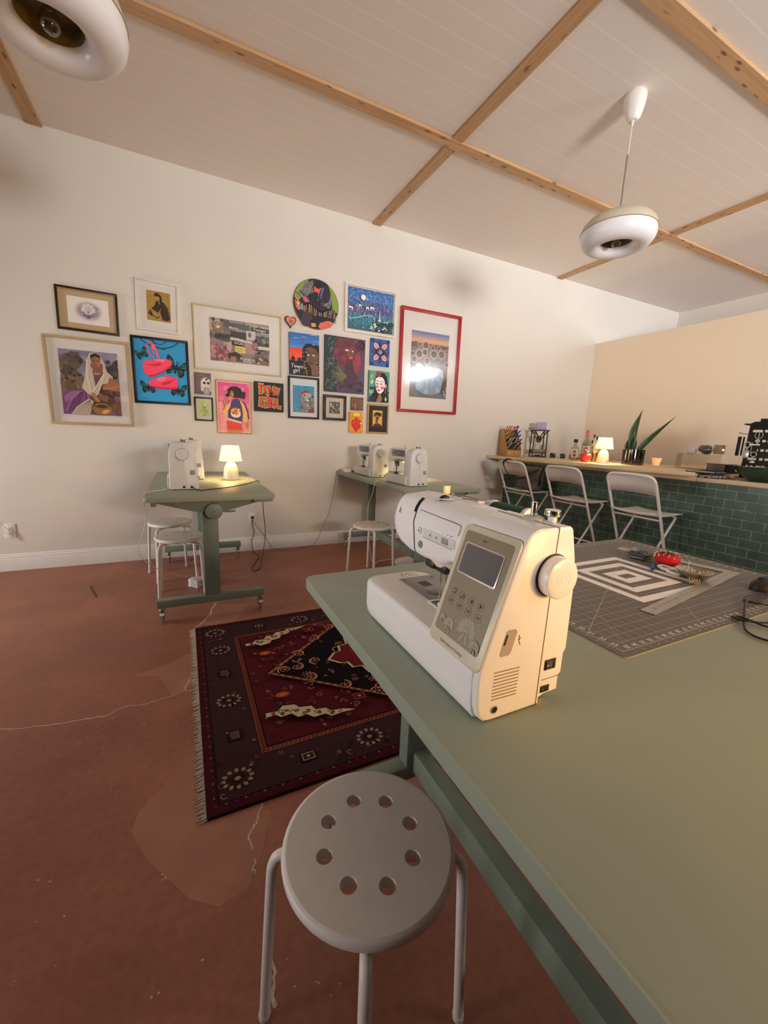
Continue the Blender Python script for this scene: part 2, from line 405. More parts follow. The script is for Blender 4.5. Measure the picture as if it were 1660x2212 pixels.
MB().lathe([(.217, -.752), (.219, -.775), (.212, -.803), (.196, -.826), (.170, -.841), (.143, -.845), (.118, -.838), (.100, -.822), (.092, -.800), (.092, -.765), (.12, -.752)], n=48, cap=False).build('diffuser', OPAL, pl)
MB().lathe([(.216, -.7495), (.2195, -.7495), (.2195, -.7525), (.216, -.7525)], n=48, cap=False).lathe([(.0915, -.80), (.0915, -.75)], n=32, cap=False).lathe([(.0, -.748), (.0915, -.75)], n=32, cap=False).build('inner_reflector', mat('dark_olive_enamel', '#8a7c58', .5, var=.04), pl)
b = MB().lathe([(0, -.835), (.016, -.832), (.027, -.820), (.031, -.804), (.026, -.785), (.016, -.768), (.014, -.750)], n=20).build('light_bulb', thin_glass('clear_bulb_glass', '#e8e2d6', .3), pl)
MB().lathe([(0, -.775), (.006, -.772), (.007, -.760), (.0135, -.758), (.0135, -.748)], n=14).build('bulb_base', mat('bulb_fittings', '#b9a98c', .4, .3), b)
dup(pl, (-.325, 1.918, ZC), .6, 'large ring-shaped pendant lamp seen from below, cut off at the top left corner')
# ---------------------------------------------------------------- pictures on the back wall
class Art:
    """flat painted sheet facing the room; shapes are given in 0..1 of its width and height"""
    def __init__(s, x0, x1, z0, z1, y, o):
        s.b = MB(o); s.x0, s.x1, s.z0, s.z1, s.y = x0, x1, z0, z1, y; s.n = 0; s.free = False; s.w = x1-x0; s.h = z1-z0; s.A = s.h/s.w
    def P(s, u, v): return (s.x0+u*s.w, s.y-s.n*.00006, s.z0+v*s.h)
    def put(s, pts, col):
        # shapes stop at the edge of the sheet
        if any(not (-1e-6 <= q <= 1+1e-6) for p in pts for q in p) and not s.free:
            for ax, lim, sg in ((0, 0, 1), (0, 1, -1), (1, 0, 1), (1, 1, -1)):
                out = []
                for i in range(len(pts)):
                    p, q = pts[i], pts[(i+1) % len(pts)]; a, b = sg*(p[ax]-lim), sg*(q[ax]-lim)
                    if a >= 0: out.append(p)
                    if a*b < 0: t = a/(a-b); out.append((p[0]+(q[0]-p[0])*t, p[1]+(q[1]-p[1])*t))
                pts = out
                if len(pts) < 3: return
        s.b.flat([s.P(*p) for p in pts], 0, col)
    def poly(s, pts, col): s.n += 1; s.put(pts, col); return s
    def rect(s, u0, v0, u1, v1, col): return s.poly([(u0, v0), (u1, v0), (u1, v1), (u0, v1)], col)
    def grad(s, u0, v0, u1, v1, cols):
        k = len(cols)
        def mixc(a, b, t):
            a = [int(a[i:i+2], 16) for i in (1, 3, 5)]; b = [int(b[i:i+2], 16) for i in (1, 3, 5)]
            return '#%02x%02x%02x' % tuple(int(p+(q-p)*t) for p, q in zip(a, b))
        m = 6*(k-1)
        for i in range(m):
            t = (i+.5)/m*(k-1); j = min(int(t), k-2)
            s.rect(u0, v0+(v1-v0)*i/m, u1, v0+(v1-v0)*(i+1)/m, mixc(cols[j], cols[j+1], t-j))
        return s
    def ell(s, u, v, ru, rv, col, rot=0, n=20, a0=0, a1=2*pi):
        r = radians(rot); pts = []
        for i in range(n):
            a = a0+(a1-a0)*i/(n if a1-a0 > 6.2 else n-1); x = ru*cos(a); y = rv*sin(a)*s.A
            pts.append((u+x*cos(r)-y*sin(r), v+(x*sin(r)+y*cos(r))/s.A))
        return s.poly(pts, col)
    def circ(s, u, v, r, col, n=20): return s.ell(u, v, r, r/s.A, col, n=n)
    def ring(s, u, v, r, w, col, n=20):
        s.n += 1
        for i in range(n):
            a, b = 2*pi*i/n, 2*pi*(i+1)/n
            s.b.flat([s.P(u+q*cos(t), v+q*sin(t)/s.A) for q, t in ((r, a), (r, b), (r-w, b), (r-w, a))], 0, col)
        return s
    def line(s, pts, w, col, sm=0):
        if sm: pts = [(p.x, p.y) for p in smoothpts([(a, b, 0) for a, b in pts], sm)]
        s.n += 1
        P = [Vector((u, v*s.A)) for u, v in pts]; l = []; r = []
        for i, p in enumerate(P):
            t = P[min(i+1, len(P)-1)]-P[max(i-1, 0)]
            if t.length < 1e-9: t = Vector((1, 0))
            t.normalize(); n = Vector((-t.y, t.x))*w/2; l.append(p+n); r.append(p-n)
        for i in range(len(P)-1):
            s.put([(q.x, q.y/s.A) for q in (l[i], l[i+1], r[i+1], r[i])], col)
        return s
    def text(s, st, u, v, size, col, rot=0):
        s.n += 1; r = radians(rot)
        s.b.text(st, s.P(u, v), (cos(r), 0, sin(r)), (-sin(r), 0, cos(r)), size*s.h, 0, col); return s
    def scat(s, n, u0, v0, u1, v1, r0, r1, cols, asp=1.):
        for _ in range(n):
            r = random.uniform(r0, r1); s.ell(random.uniform(u0, u1), random.uniform(v0, v1), r, r/s.A*asp, random.choice(cols), random.uniform(0, 180), n=8)
        return s
    def shift(s, du): s.x0 += du; s.x1 += du; return s

def framed(label, x0, x1, z0, z1, fw, fcol, mat_w, art, matcol='#fdfaf6', depth=.022, tilt=0, glass=True, fr=.45, lip=None, cat='framed picture', fmat=None):
    """mat_w = art window as (u0, v0, u1, v1) of the outer size"""
    o = ((x0+x1)/2, YW, (z0+z1)/2)
    t = thing('framed_picture', label, cat, o)
    fm = fmat or mat('frame_'+fcol[1:], fcol, fr, var=.05, scale=30)
    b = MB(o); yb, yf = YW-.002, YW-depth
    for a in ((x0, x1, z1-fw, z1), (x0, x1, z0, z0+fw), (x0, x0+fw, z0+fw, z1-fw), (x1-fw, x1, z0+fw, z1-fw)):
        b.box(a[0], a[1], yf, yb, a[2], a[3], r=.0015)
    fo = b.build('frame', fm, t)
    if lip:
        b = MB(o); lw = .005
        for a in ((x0+fw-lw, x1-fw+lw, z1-fw-lw, z1-fw), (x0+fw-lw, x1-fw+lw, z0+fw, z0+fw+lw), (x0+fw, x0+fw+lw, z0+fw, z1-fw), (x1-fw-lw, x1-fw, z0+fw, z1-fw)):
            b.box(a[0], a[1], yf-.001, yf+.004, a[2], a[3])
        b.build('inner_lip', mat('frame_lip_'+lip[1:], lip, .35, .2, var=.04), t)
    ym = YW-.010
    MB(o).box(x0+fw*.8, x1-fw*.8, ym, YW-.004, z0+fw*.8, z1-fw*.8).build('mat_board', mat('mat_board_'+matcol[1:], matcol, .75, var=.015, scale=60), t)
    u0, v0, u1, v1 = mat_w
    A = Art(x0+u0*(x1-x0), x0+u1*(x1-x0), z0+v0*(z1-z0), z0+v1*(z1-z0), ym-.0008, o)
    art(A); A.b.build('artwork', PRINT, t, recalc=False, smooth=0, attr=True)
    if glass:
        yg = max(yf+.003, ym-.0008-A.n*.00006-.0015) if False else yf+.002
        MB(o).flat([(x0+fw, yg, z0+fw), (x1-fw, yg, z0+fw), (x1-fw, yg, z1-fw), (x0+fw, yg, z1-fw)]).build('glass_pane', GLASS, t, recalc=False, smooth=0)
    if tilt: t.rotation_euler.y = radians(tilt)
    return t
def canvas(label, x0, x1, z0, z1, art, side='#2a2624', depth=.02, tilt=0, name='canvas_picture'):
    o = ((x0+x1)/2, YW, (z0+z1)/2)
    A = Art(x0, x1, z0, z1, YW-depth-.0003, o)
    A.b.box(x0, x1, YW-depth, YW-.001, z0, z1, r=.0015, col=side)
    art(A)
    ob = A.b.build(name, PAINT, None, loc=o, recalc=False, smooth=0, attr=True)
    if tilt: ob.rotation_euler.y = radians(tilt)
    return tag(ob, label, 'painting')

def a_lotus(a):
    a.rect(0, 0, 1, 1, '#f0ece9')
    for i in range(7): a.ell(.5, .5, .36-.03*i, .40-.035*i, ('#e6e0e0', '#d8d2d6', '#c8c1c9', '#b8b0ba', '#a89fab', '#a79ea9', '#9d93a0')[i])
    a.scat(26, .3, .25, .72, .75, .01, .03, ['#8f8694', '#a79fac', '#c9c2cb'])
    for k in range(11):
        an = pi*k/10; a.ell(.5+.09*cos(an), .50+.17*sin(an)*1., .035, .13, '#f4eded' if k % 2 else '#d9cfd2', degrees_(an)-90)
    for k in range(5): a.ell(.42+.04*k, .46, .022, .10, '#efe5e4', 25-12*k)
    for k in range(9): a.line([(.5, .42), (.5+.12*cos(pi*k/8), .45+.26*sin(pi*k/8))], .006, '#7d737f')
    a.ell(.5, .33, .13, .05, '#867c88'); a.ell(.5, .26, .05, .04, '#6f6672'); a.line([(.5, .74), (.5, .95)], .005, '#b7afb8')
def degrees_(a): return a*180/pi
framed('dark bronze frame with tan mat and grey flower drawing, topmost at the left end', -.829, -.428, 1.904, 2.221, .017, '#2b2018', (.17, .19, .84, .80), a_lotus, '#dcc29c', tilt=.6, lip='#c9a76a')

def a_ochre(a):
    a.rect(0, 0, 1, 1, '#b08a3c'); a.scat(60, .02, .02, .98, .98, .02, .07, ['#a9823a', '#b9944a', '#a37c33'])
    D = '#2c2012'
    a.ell(.45, .87, .13, .07, D, -15); a.ell(.56, .82, .07, .05, D); a.poly([(.50, .86), (.64, .78), (.72, .62), (.62, .52), (.54, .66)], D)
    a.ell(.69, .70, .05, .03, '#c9a263'); a.ell(.46, .76, .09, .075, '#b8924a'); a.poly([(.38, .62), (.47, .72), (.52, .58), (.55, .40), (.47, .28), (.20, .40), (.33, .50)], D)
    a.poly([(.52, .56), (.72, .66), (.84, .48), (.92, .30), (.96, .1), (.82, .03), (.66, .08), (.54, .28)], D)
    for k in range(8): a.line([(.64+.03*k, .55), (.70+.035*k, .3), (.62+.05*k, .04)], .014, '#4a3820' if k % 2 else D, 5)
    a.line([(.06, .27), (.14, .18), (.26, .16), (.42, .10), (.52, .17)], .035, D, 4); a.poly([(.12, .36), (.22, .25), (.25, .16), (.1, .2)], D)
    a.line([(.58, .44), (.55, .30), (.60, .16)], .02, '#c0994f', 4)
framed('white frame with ochre print of a dark long-haired figure in profile, top row', -.302, .014, 1.974, 2.372, .016, '#e9e4dc', (.25, .22, .80, .80), a_ochre, '#fdf9f4', tilt=1.2, depth=.028)

def a_sari(a):
    a.rect(0, 0, 1, 1, '#8a7c86'); a.grad(0, .5, 1, 1, ['#8c7f8c', '#8e86a6', '#8d88ad'])
    a.scat(40, .4, .6, 1, 1, .03, .08, ['#9a93b0', '#a7a0b8', '#8680a4'])
    a.scat(70, 0, .35, .33, .9, .03, .09, ['#5b4a3f', '#6c5a4c', '#7c6a5b', '#4a3b34']); a.scat(20, .14, .75, .32, .98, .03, .06, ['#54463f', '#66574f'])
    a.scat(26, .78, .62, 1, .86, .03, .07, ['#4f4442', '#5e5250', '#453a38'])
    a.scat(40, 0, .2, .4, .5, .04, .09, ['#7b6656', '#6a5547', '#8b7766'])
    a.scat(40, .55, .02, 1, .42, .04, .1, ['#5a4030', '#74523c', '#4a3428', '#86634a'])
    a.poly([(.0, .0), (.0, .30), (.12, .38), (.34, .40), (.48, .30), (.46, .08), (.4, 0)], '#7a4a78'); a.poly([(.03, .28), (.16, .36), (.36, .38), (.20, .26), (.04, .18)], '#9a6a98')
    for k in range(7): a.line([(.04+.05*k, .04), (.14+.05*k, .22), (.30+.02*k, .36)], .018, random.choice(['#5f3560', '#a87aa4', '#8a5a88']), 4)
    a.poly([(.12, .0), (.22, .12), (.44, .26), (.52, .22), (.46, .06), (.44, 0)], '#c3b6a6')
    for k in range(6): a.line([(.18+.05*k, 0), (.28+.04*k, .12), (.46, .24)], .01, '#8f8070', 4)
    a.poly([(.40, .58), (.46, .86), (.52, .965), (.60, .985), (.70, .955), (.77, .82), (.80, .70), (.90, .62), (.86, .52), (.70, .50), (.62, .34), (.55, .28), (.44, .33), (.34, .42), (.38, .52)], '#cbbfae')
    a.poly([(.52, .80), (.56, .62), (.58, .40), (.64, .42), (.72, .62), (.74, .82)], '#8a5a50'); a.poly([(.56, .60), (.60, .44), (.66, .56), (.66, .64)], '#6d4456')
    a.ell(.62, .845, .085, .098, '#9a6a4c'); a.poly([(.53, .87), (.535, .94), (.62, .975), (.70, .945), (.712, .87), (.69, .90), (.62, .925), (.56, .90)], '#33231e')
    a.ell(.655, .835, .045, .07, '#b07d5c'); a.line([(.57, .868), (.605, .872)], .012, '#2a1a16'); a.line([(.64, .872), (.675, .868)], .012, '#2a1a16'); a.ell(.588, .852, .016, .008, '#231613'); a.ell(.658, .852, .016, .008, '#231613')
    a.line([(.622, .86), (.626, .825), (.615, .818)], .008, '#7a4f38'); a.ell(.622, .788, .028, .010, '#8a3f3a'); a.poly([(.575, .76), (.62, .74), (.665, .76), (.66, .68), (.59, .68)], '#8d5f45')
    for k in range(9): a.circ(.575+.012*k, .665-.012*sin(pi*k/8), .007, '#e9dfc9', 8)
    for k in range(10): a.line([(.46+.012*k, .9-.02*k), (.44+.008*k, .62), (.46+.012*k, .36)], .007, random.choice(['#a89a88', '#e0d6c6', '#b7a996']), 5)
    for k in range(9): a.line([(.74, .8-.02*k), (.74-.006*k, .6), (.60-.01*k, .36)], .007, random.choice(['#a89a88', '#e6dccd', '#978977']), 5)
    a.poly([(.84, .62), (1, .52), (1, .40), (.88, .40), (.72, .42), (.70, .47), (.80, .52)], '#94603f'); a.line([(.98, .48), (.84, .44), (.70, .43)], .04, '#a8714c', 4)
    a.poly([(.48, .34), (.54, .36), (.68, .16), (.62, .14)], '#9a6646'); a.line([(.5, .35), (.66, .17)], .02, '#b27c58')
    a.ell(.66, .11, .19, .11, '#6b4a2f'); a.ell(.66, .09, .17, .085, '#8a6238'); a.ell(.66, .165, .14, .05, '#3a2618'); a.ell(.66, .16, .12, .036, '#9c7346'); a.ell(.66, .15, .10, .028, '#4a3220'); a.ell(.72, .06, .07, .03, '#c99a55', 20)
framed('large pale wood frame with a painting of a seated woman in a white veil', -.933, -.374, 1.185, 1.857, .018, '#c2a67c', (.155, .12, .85, .86), a_sari, '#fbf8f6', depth=.03, tilt=-.2)

def butterfly(a, u, v, s, rot=0):
    r = radians(rot)
    def T(p): x, y = p[0]*s, p[1]*s; return (u+x*cos(r)-y*sin(r), v+(x*sin(r)+y*cos(r))/a.A)
    for sg in (-1, 1):
        a.poly([T((sg*x, y)) for x, y in ((.05, 0), (.5, .75), (1., 1.), (1.02, .4), (.75, .02), (.85, -.45), (.6, -.8), (.3, -.65))], '#0d1c1f')
        for q in (((.18, .12), (.5, .6), (.62, .55)), ((.28, .12), (.72, .72), (.86, .62)), ((.3, .05), (.8, .5), (.9, .25)), ((.22, -.12), (.62, -.1), (.66, -.38)), ((.18, -.2), (.5, -.55), (.36, -.6))):
            a.poly([T((sg*x, y)) for x, y in q], '#2f6a66')
    a.line([T((0, .35)), T((0, -.55))], .18*s, '#0d1c1f')
    for sg in (-1, 1): a.line([T((0, .3)), T((.14*sg, .7))], .04*s, '#0d1c1f')
def a_sneak(a):
    a.rect(0, 0, 1, 1, '#2b93cf'); a.grad(0, 0, 1, 1, ['#2f9ad6', '#2b92cd', '#2c8cc4'])
    a.line([(.12, 1), (.28, .92), (.5, .88), (.72, .92), (.86, 1)], .02, '#0e2433', 5); a.line([(.36, 1), (.42, .90), (.6, .86)], .016, '#0e2433', 5); a.line([(.30, 1), (.5, .94), (.62, 1)], .015, '#0e2433', 5)
    butterfly(a, .13, .76, .13, 25); butterfly(a, .79, .58, .23, -18); butterfly(a, .22, .22, .15, 0); butterfly(a, .80, .20, .165, -6)
    R, D, M_ = '#ef4668', '#c92547', '#f66f8a'
    a.line([(.36, .68), (.25, .84), (.27, .96), (.33, .93), (.36, .76)], .022, R, 5); a.line([(.44, .70), (.40, .86), (.33, .97), (.38, .84)], .02, M_, 5); a.line([(.48, .68), (.40, .90), (.36, .94)], .022, R, 5)
    a.poly([(.13, .60), (.20, .66), (.34, .68), (.44, .70), (.62, .715), (.71, .68), (.70, .63), (.60, .57), (.48, .50), (.36, .45), (.24, .42), (.15, .46)], R)
    a.poly([(.24, .42), (.36, .45), (.48, .50), (.60, .57), (.70, .63), (.69, .60), (.58, .52), (.44, .45), (.30, .39), (.22, .395)], D)
    a.poly([(.18, .60), (.34, .61), (.44, .63), (.49, .655), (.50, .61), (.42, .575), (.30, .58)], D); a.poly([(.34, .68), (.44, .70), (.58, .70), (.56, .66), (.44, .66)], M_)
    a.poly([(.22, .31), (.30, .36), (.44, .40), (.54, .42), (.56, .46), (.62, .44), (.72, .42), (.80, .42), (.80, .30), (.79, .235), (.60, .22), (.40, .23), (.24, .25)], R)
    a.poly([(.23, .265), (.40, .25), (.6, .24), (.79, .26), (.79, .225), (.6, .205), (.4, .21), (.25, .235)], D); a.poly([(.46, .30), (.54, .33), (.66, .36), (.77, .40), (.66, .32), (.54, .275), (.48, .275)], D)
    a.poly([(.44, .40), (.54, .42), (.60, .40), (.5, .34), (.36, .34)], M_); a.line([(.05, .04), (.22, .035)], .008, '#16506f')
framed('black frame with hanging pink sneakers and butterflies on bright blue', -.355, .073, 1.387, 1.928, .019, '#15141a', (.05, .04, .95, .96), a_sneak, '#2b93cf', tilt=-.4, glass=False)

def a_collage(a):
    a.rect(0, 0, 1, 1, '#8f8686'); C = ['#6d6667', '#a49a97', '#bdb3ae', '#57504f', '#7e6f70', '#8f8a87']
    for _ in range(60):
        u, v = random.uniform(0, .9), random.uniform(0, .9); a.rect(u, v, min(1, u+random.uniform(.08, .22)), min(1, v+random.uniform(.06, .18)), random.choice(C))
    a.rect(0, .0, .30, .42, '#a2747a'); a.scat(30, .02, .02, .28, .40, .02, .05, ['#7a4e55', '#b98a8c', '#c9878d', '#8f5a62'])
    a.rect(.0, .70, .22, 1, '#b9a48c'); a.ell(.13, .82, .10, .16, '#8a6f55'); a.ell(.13, .86, .07, .10, '#c9b297'); a.ell(.06, .96, .03, .04, '#4c3a2f'); a.ell(.2, .96, .03, .04, '#4c3a2f')
    for k in range(7): a.line([(.05+.025*k, .78), (.07+.02*k, .93)], .008, '#3f2f27')
    a.ell(.10, .87, .012, .014, '#1d1512'); a.ell(.17, .87, .012, .014, '#1d1512'); a.ell(.135, .80, .022, .02, '#e9d7c4')
    a.rect(.30, .80, .66, .93, '#4f5049'); a.rect(.68, .79, 1, .90, '#2c2f2d'); a.text('BRAVE', .39, .81, .075, '#f2eee8', -4); a.text('Towngirl', .83, .845, .085, '#f2eee8', -3)
    a.rect(.34, .55, .60, .74, '#353435'); a.rect(.60, .58, .76, .80, '#c7c0bb'); a.ell(.66, .70, .03, .06, '#6a6461')
    a.rect(.76, .34, 1, .70, '#4a4846'); a.scat(24, .76, .05, 1, .7, .015, .04, ['#2e2d2c', '#6f6c69', '#8d8985'])
    a.text('Fashion', .18, .60, .17, '#171314', 6)
    a.poly([(.33, .54), (.34, .60), (.70, .545), (.70, .48)], '#eee8e2'); a.text('Melody Maker', .52, .54, .085, '#3a3335', -6)
    a.rect(.36, .42, .64, .50, '#2b292a'); a.text('WORLD', .50, .46, .085, '#f3efe9', -2); a.rect(.40, .24, .58, .40, '#d8c870'); a.text('Vertical', .48, .34, .045, '#6f6430', -3); a.text('Support', .48, .29, .045, '#6f6430', -3)
    a.rect(.58, .25, .74, .50, '#b48d92'); a.ell(.74, .44, .05, .09, '#8e5c5e'); a.poly([(.70, .50), (.78, .54), (.80, .42), (.72, .36)], '#a7787a'); a.rect(.80, .38, 1, .46, '#d4cdc7')
    a.poly([(.26, .30), (.28, .44), (.34, .50), (.36, .36), (.33, .24)], '#c9a29c'); a.text('1985', .25, .43, .06, '#e4d6d0', 5)
    a.poly([(.28, .20), (.42, .26), (.52, .18), (.50, .10), (.30, .08)], '#3d3636'); a.rect(.33, .02, .42, .14, '#b9736a'); a.text('ALWAYS', .60, .10, .085, '#f4efe9', -5); a.text('BE NICE', .61, .04, .055, '#f4efe9', -4)
    a.rect(.72, .02, .96, .14, '#8f6a70'); a.scat(20, .72, .02, 1, .18, .012, .03, ['#b98790', '#5c4347', '#c7a2a6'])
framed('wide cream frame with white mat and grey-pink collage of clippings and words', .118, .877, 1.710, 2.250, .012, '#d3c39e', (.175, .16, .85, .83), a_collage, '#fdfaf6', depth=.03)

def a_skel(a):
    a.rect(0, 0, 1, 1, '#6d5664'); a.scat(30, 0, 0, 1, 1, .04, .1, ['#745c6a', '#66505e', '#7a6370'])
    for p in ([(.06, .06), (.06, .94), (.94, .94)], [(.06, .06), (.5, .05)]): a.line(p, .018, '#3f2f3a')
    a.poly([(.36, .18), (.36, .58), (.46, .74), (.68, .80), (.90, .72), (.98, .55), (.98, .16), (.86, .12), (.52, .12)], '#c9c3b8'); a.ell(.69, .56, .25, .17, '#e6e0d4'); a.ell(.69, .44, .15, .08, '#e6e0d4')
    a.ell(.58, .54, .095, .07, '#2a1e26'); a.ell(.83, .54, .095, .07, '#2a1e26'); a.circ(.60, .55, .02, '#b9a9b6'); a.circ(.85, .55, .02, '#b9a9b6'); a.poly([(.68, .46), (.74, .46), (.71, .50)], '#2a1e26')
    a.line([(.58, .41), (.84, .41)], .014, '#2a1e26')
    for k in range(6): a.line([(.60+.045*k, .385), (.60+.045*k, .435)], .009, '#2a1e26')
    a.poly([(.60, .68), (.76, .78), (.80, .68), (.70, .64)], '#3b2b36'); a.poly([(.52, .0), (.52, .28), (.62, .34), (.80, .34), (.90, .28), (.90, 0)], '#8e7d86')
    for k in range(4): a.line([(.56, .06+.06*k), (.70, .09+.06*k), (.86, .06+.06*k)], .016, '#ded7cb', 4)
    a.line([(.71, .0), (.71, .32)], .02, '#ded7cb')
canvas('small mauve canvas of a big-eyed pale-haired skeleton girl, left of the jacket poster', .112, .245, 1.494, 1.679, a_skel, '#5a4754', tilt=.8)

def a_green(a):
    a.rect(0, 0, 1, 1, '#bccb7c'); a.scat(40, 0, 0, 1, 1, .05, .12, ['#c6d58a', '#b2c26e', '#cbd894'])
    for _ in range(34):
        u, v = random.gauss(.5, .13), random.gauss(.52, .2); a.line([(u, v), (u+random.gauss(0, .09), v+random.gauss(0, .09)), (u+random.gauss(0, .1), v-.08)], .02, random.choice(['#7f9a52', '#94ad62', '#6a8546', '#dfe8b4']), 3)
    a.ell(.5, .72, .12, .08, '#dfe6b6'); a.line([(.3, .06), (.66, .06)], .03, '#3f4a2a')
framed('small black frame with cream mat and a pale green sketch, below the skeleton canvas', .101, .256, 1.261, 1.470, .013, '#17151a', (.27, .20, .79, .84), a_green, '#f3ead8')

def a_jacket(a):
    a.rect(0, 0, 1, 1, '#efc2b8'); a.grad(.025, .018, .975, .982, ['#f0a49b', '#e8848e', '#dd6590', '#d4508c'])
    a.scat(40, .05, .45, .95, .95, .04, .1, ['#e27aa0', '#d85f92', '#e58fa6', '#cf5288']); a.scat(20, .05, .1, .3, .6, .04, .09, ['#eda0a0', '#e88f98'])
    a.poly([(.26, .0), (.30, .16), (.74, .10), (.72, .0)], '#c98a66'); a.line([(.5, .02), (.5, .1)], .012, '#8d5a42')
    a.poly([(.27, .06), (.25, .20), (.30, .265), (.70, .20), (.74, .06), (.52, .05), (.50, .09), (.48, .05)], '#e04a36'); a.line([(.29, .10), (.5, .12), (.72, .08)], .01, '#a82f24')
    B = '#4a4372'
    a.poly([(.38, .60), (.52, .68), (.66, .66), (.76, .58), (.78, .42), (.74, .28), (.72, .18), (.50, .24), (.30, .26), (.30, .36), (.34, .52)], B)
    a.poly([(.34, .57), (.42, .65), (.37, .50), (.30, .42), (.30, .30), (.20, .34), (.14, .40), (.24, .50)], '#e9b46a'); a.poly([(.66, .66), (.80, .58), (.88, .42), (.90, .28), (.86, .20), (.74, .24), (.76, .40), (.72, .55)], '#e9b46a')
    a.poly([(.72, .64), (.82, .56), (.90, .40), (.92, .28), (.95, .29), (.92, .44), (.84, .60)], '#3b3560')
    a.poly([(.30, .245), (.70, .185), (.715, .22), (.30, .285)], '#f2e6d4'); a.line([(.30, .262), (.71, .20)], .012, '#6b5f86')
    a.poly([(.84, .20), (.90, .24), (.93, .14), (.88, .07), (.84, .12)], '#bd8060'); a.poly([(.16, .42), (.22, .46), (.26, .56), (.25, .66), (.20, .70), (.17, .60), (.18, .50)], '#b77a5c'); a.line([(.205, .66), (.215, .74)], .02, '#b77a5c')
    a.ell(.54, .41, .16, .09, '#d87438'); a.ell(.54, .37, .15, .07, '#f0dcc0'); a.ell(.5, .43, .11, .06, '#e08844'); a.scat(14, .42, .36, .66, .48, .012, .03, ['#7a3a20', '#f3e3cc', '#c65f2a']); a.ell(.47, .385, .035, .02, '#5f2320')
    a.poly([(.40, .70), (.36, .80), (.38, .86), (.46, .90), (.54, .84), (.56, .72), (.52, .67), (.44, .66)], '#b9805f'); H = '#2f2227'
    a.poly([(.30, .70), (.24, .73), (.32, .78), (.30, .84), (.40, .90), (.56, .915), (.70, .885), (.76, .80), (.86, .75), (.80, .70), (.72, .69), (.60, .70), (.54, .69), (.50, .74), (.48, .81), (.42, .83), (.39, .80), (.36, .70)], H)
    a.scat(20, .5, .70, .82, .80, .02, .05, [H, '#3a2b30']); a.line([(.40, .80), (.37, .765), (.395, .755)], .01, '#8a5a44'); a.ell(.405, .735, .02, .01, '#8a3a3c'); a.line([(.41, .795), (.45, .80)], .012, '#241a1d')
framed('pink poster of a girl in a tiger jacket seen from behind, thin pale frame', .283, .593, 1.157, 1.635, .009, '#c99c74', (.03, .02, .97, .98), a_jacket, '#efc7ba', glass=False, depth=.018)

def a_graf(a):
    a.rect(0, 0, 1, 1, '#0e0c0c')
    T = {'T': ([(.0, 1), (1, 1)], [(.5, 1), (.45, 0)]), 'O': ([(.1, .1), (.0, .9), (.9, 1), (1, .1), (.1, .1)],), 'W': ([(0, 1), (.2, 0), (.5, .7), (.75, 0), (1, 1)],), 'N': ([(0, 0), (.05, 1), (.9, .05), (1, 1)],), 'U': ([(0, 1), (.05, .1), (.9, 0), (1, 1)],),
         'G': ([(1, .9), (.1, 1), (0, .1), (.9, 0), (.95, .5), (.5, .5)],), 'I': ([(.5, 1), (.5, 0)], [(.1, 1), (.9, 1)], [(.1, 0), (.9, 0)]), 'R': ([(0, 0), (.05, 1), (.9, .9), (.85, .5), (.1, .45)], [(.4, .45), (1, 0)]), 'L': ([(0, 1), (.1, .05), (1, 0)],)}
    lay = [('T', .12, .56, .20, .32), ('O', .34, .60, .14, .26), ('W', .48, .60, .20, .28), ('N', .68, .58, .14, .27), ('G', .18, .16, .20, .30), ('I', .40, .20, .11, .30), ('R', .54, .14, .17, .32), ('L', .73, .16, .19, .32)]
    for w, c in ((.150, '#a9b557'), (.115, '#d9c08e'), (.095, '#6b2016'), (.075, '#e05a3c')):
        for ch, u, v, sx, sy in lay:
            for st in T[ch]: a.line([(u+p[0]*sx, v+p[1]*sy) for p in st], w, c)
    for ch, u, v, sx, sy in lay:
        for st in T[ch]: a.line([(u+p[0]*sx+.015, v+p[1]*sy-.02) for p in st], .012, '#5c160f')
canvas('small black canvas with orange graffiti lettering outlined in yellow-green', .619, .892, 1.377, 1.648, a_graf, '#0e0c0c', depth=.03)

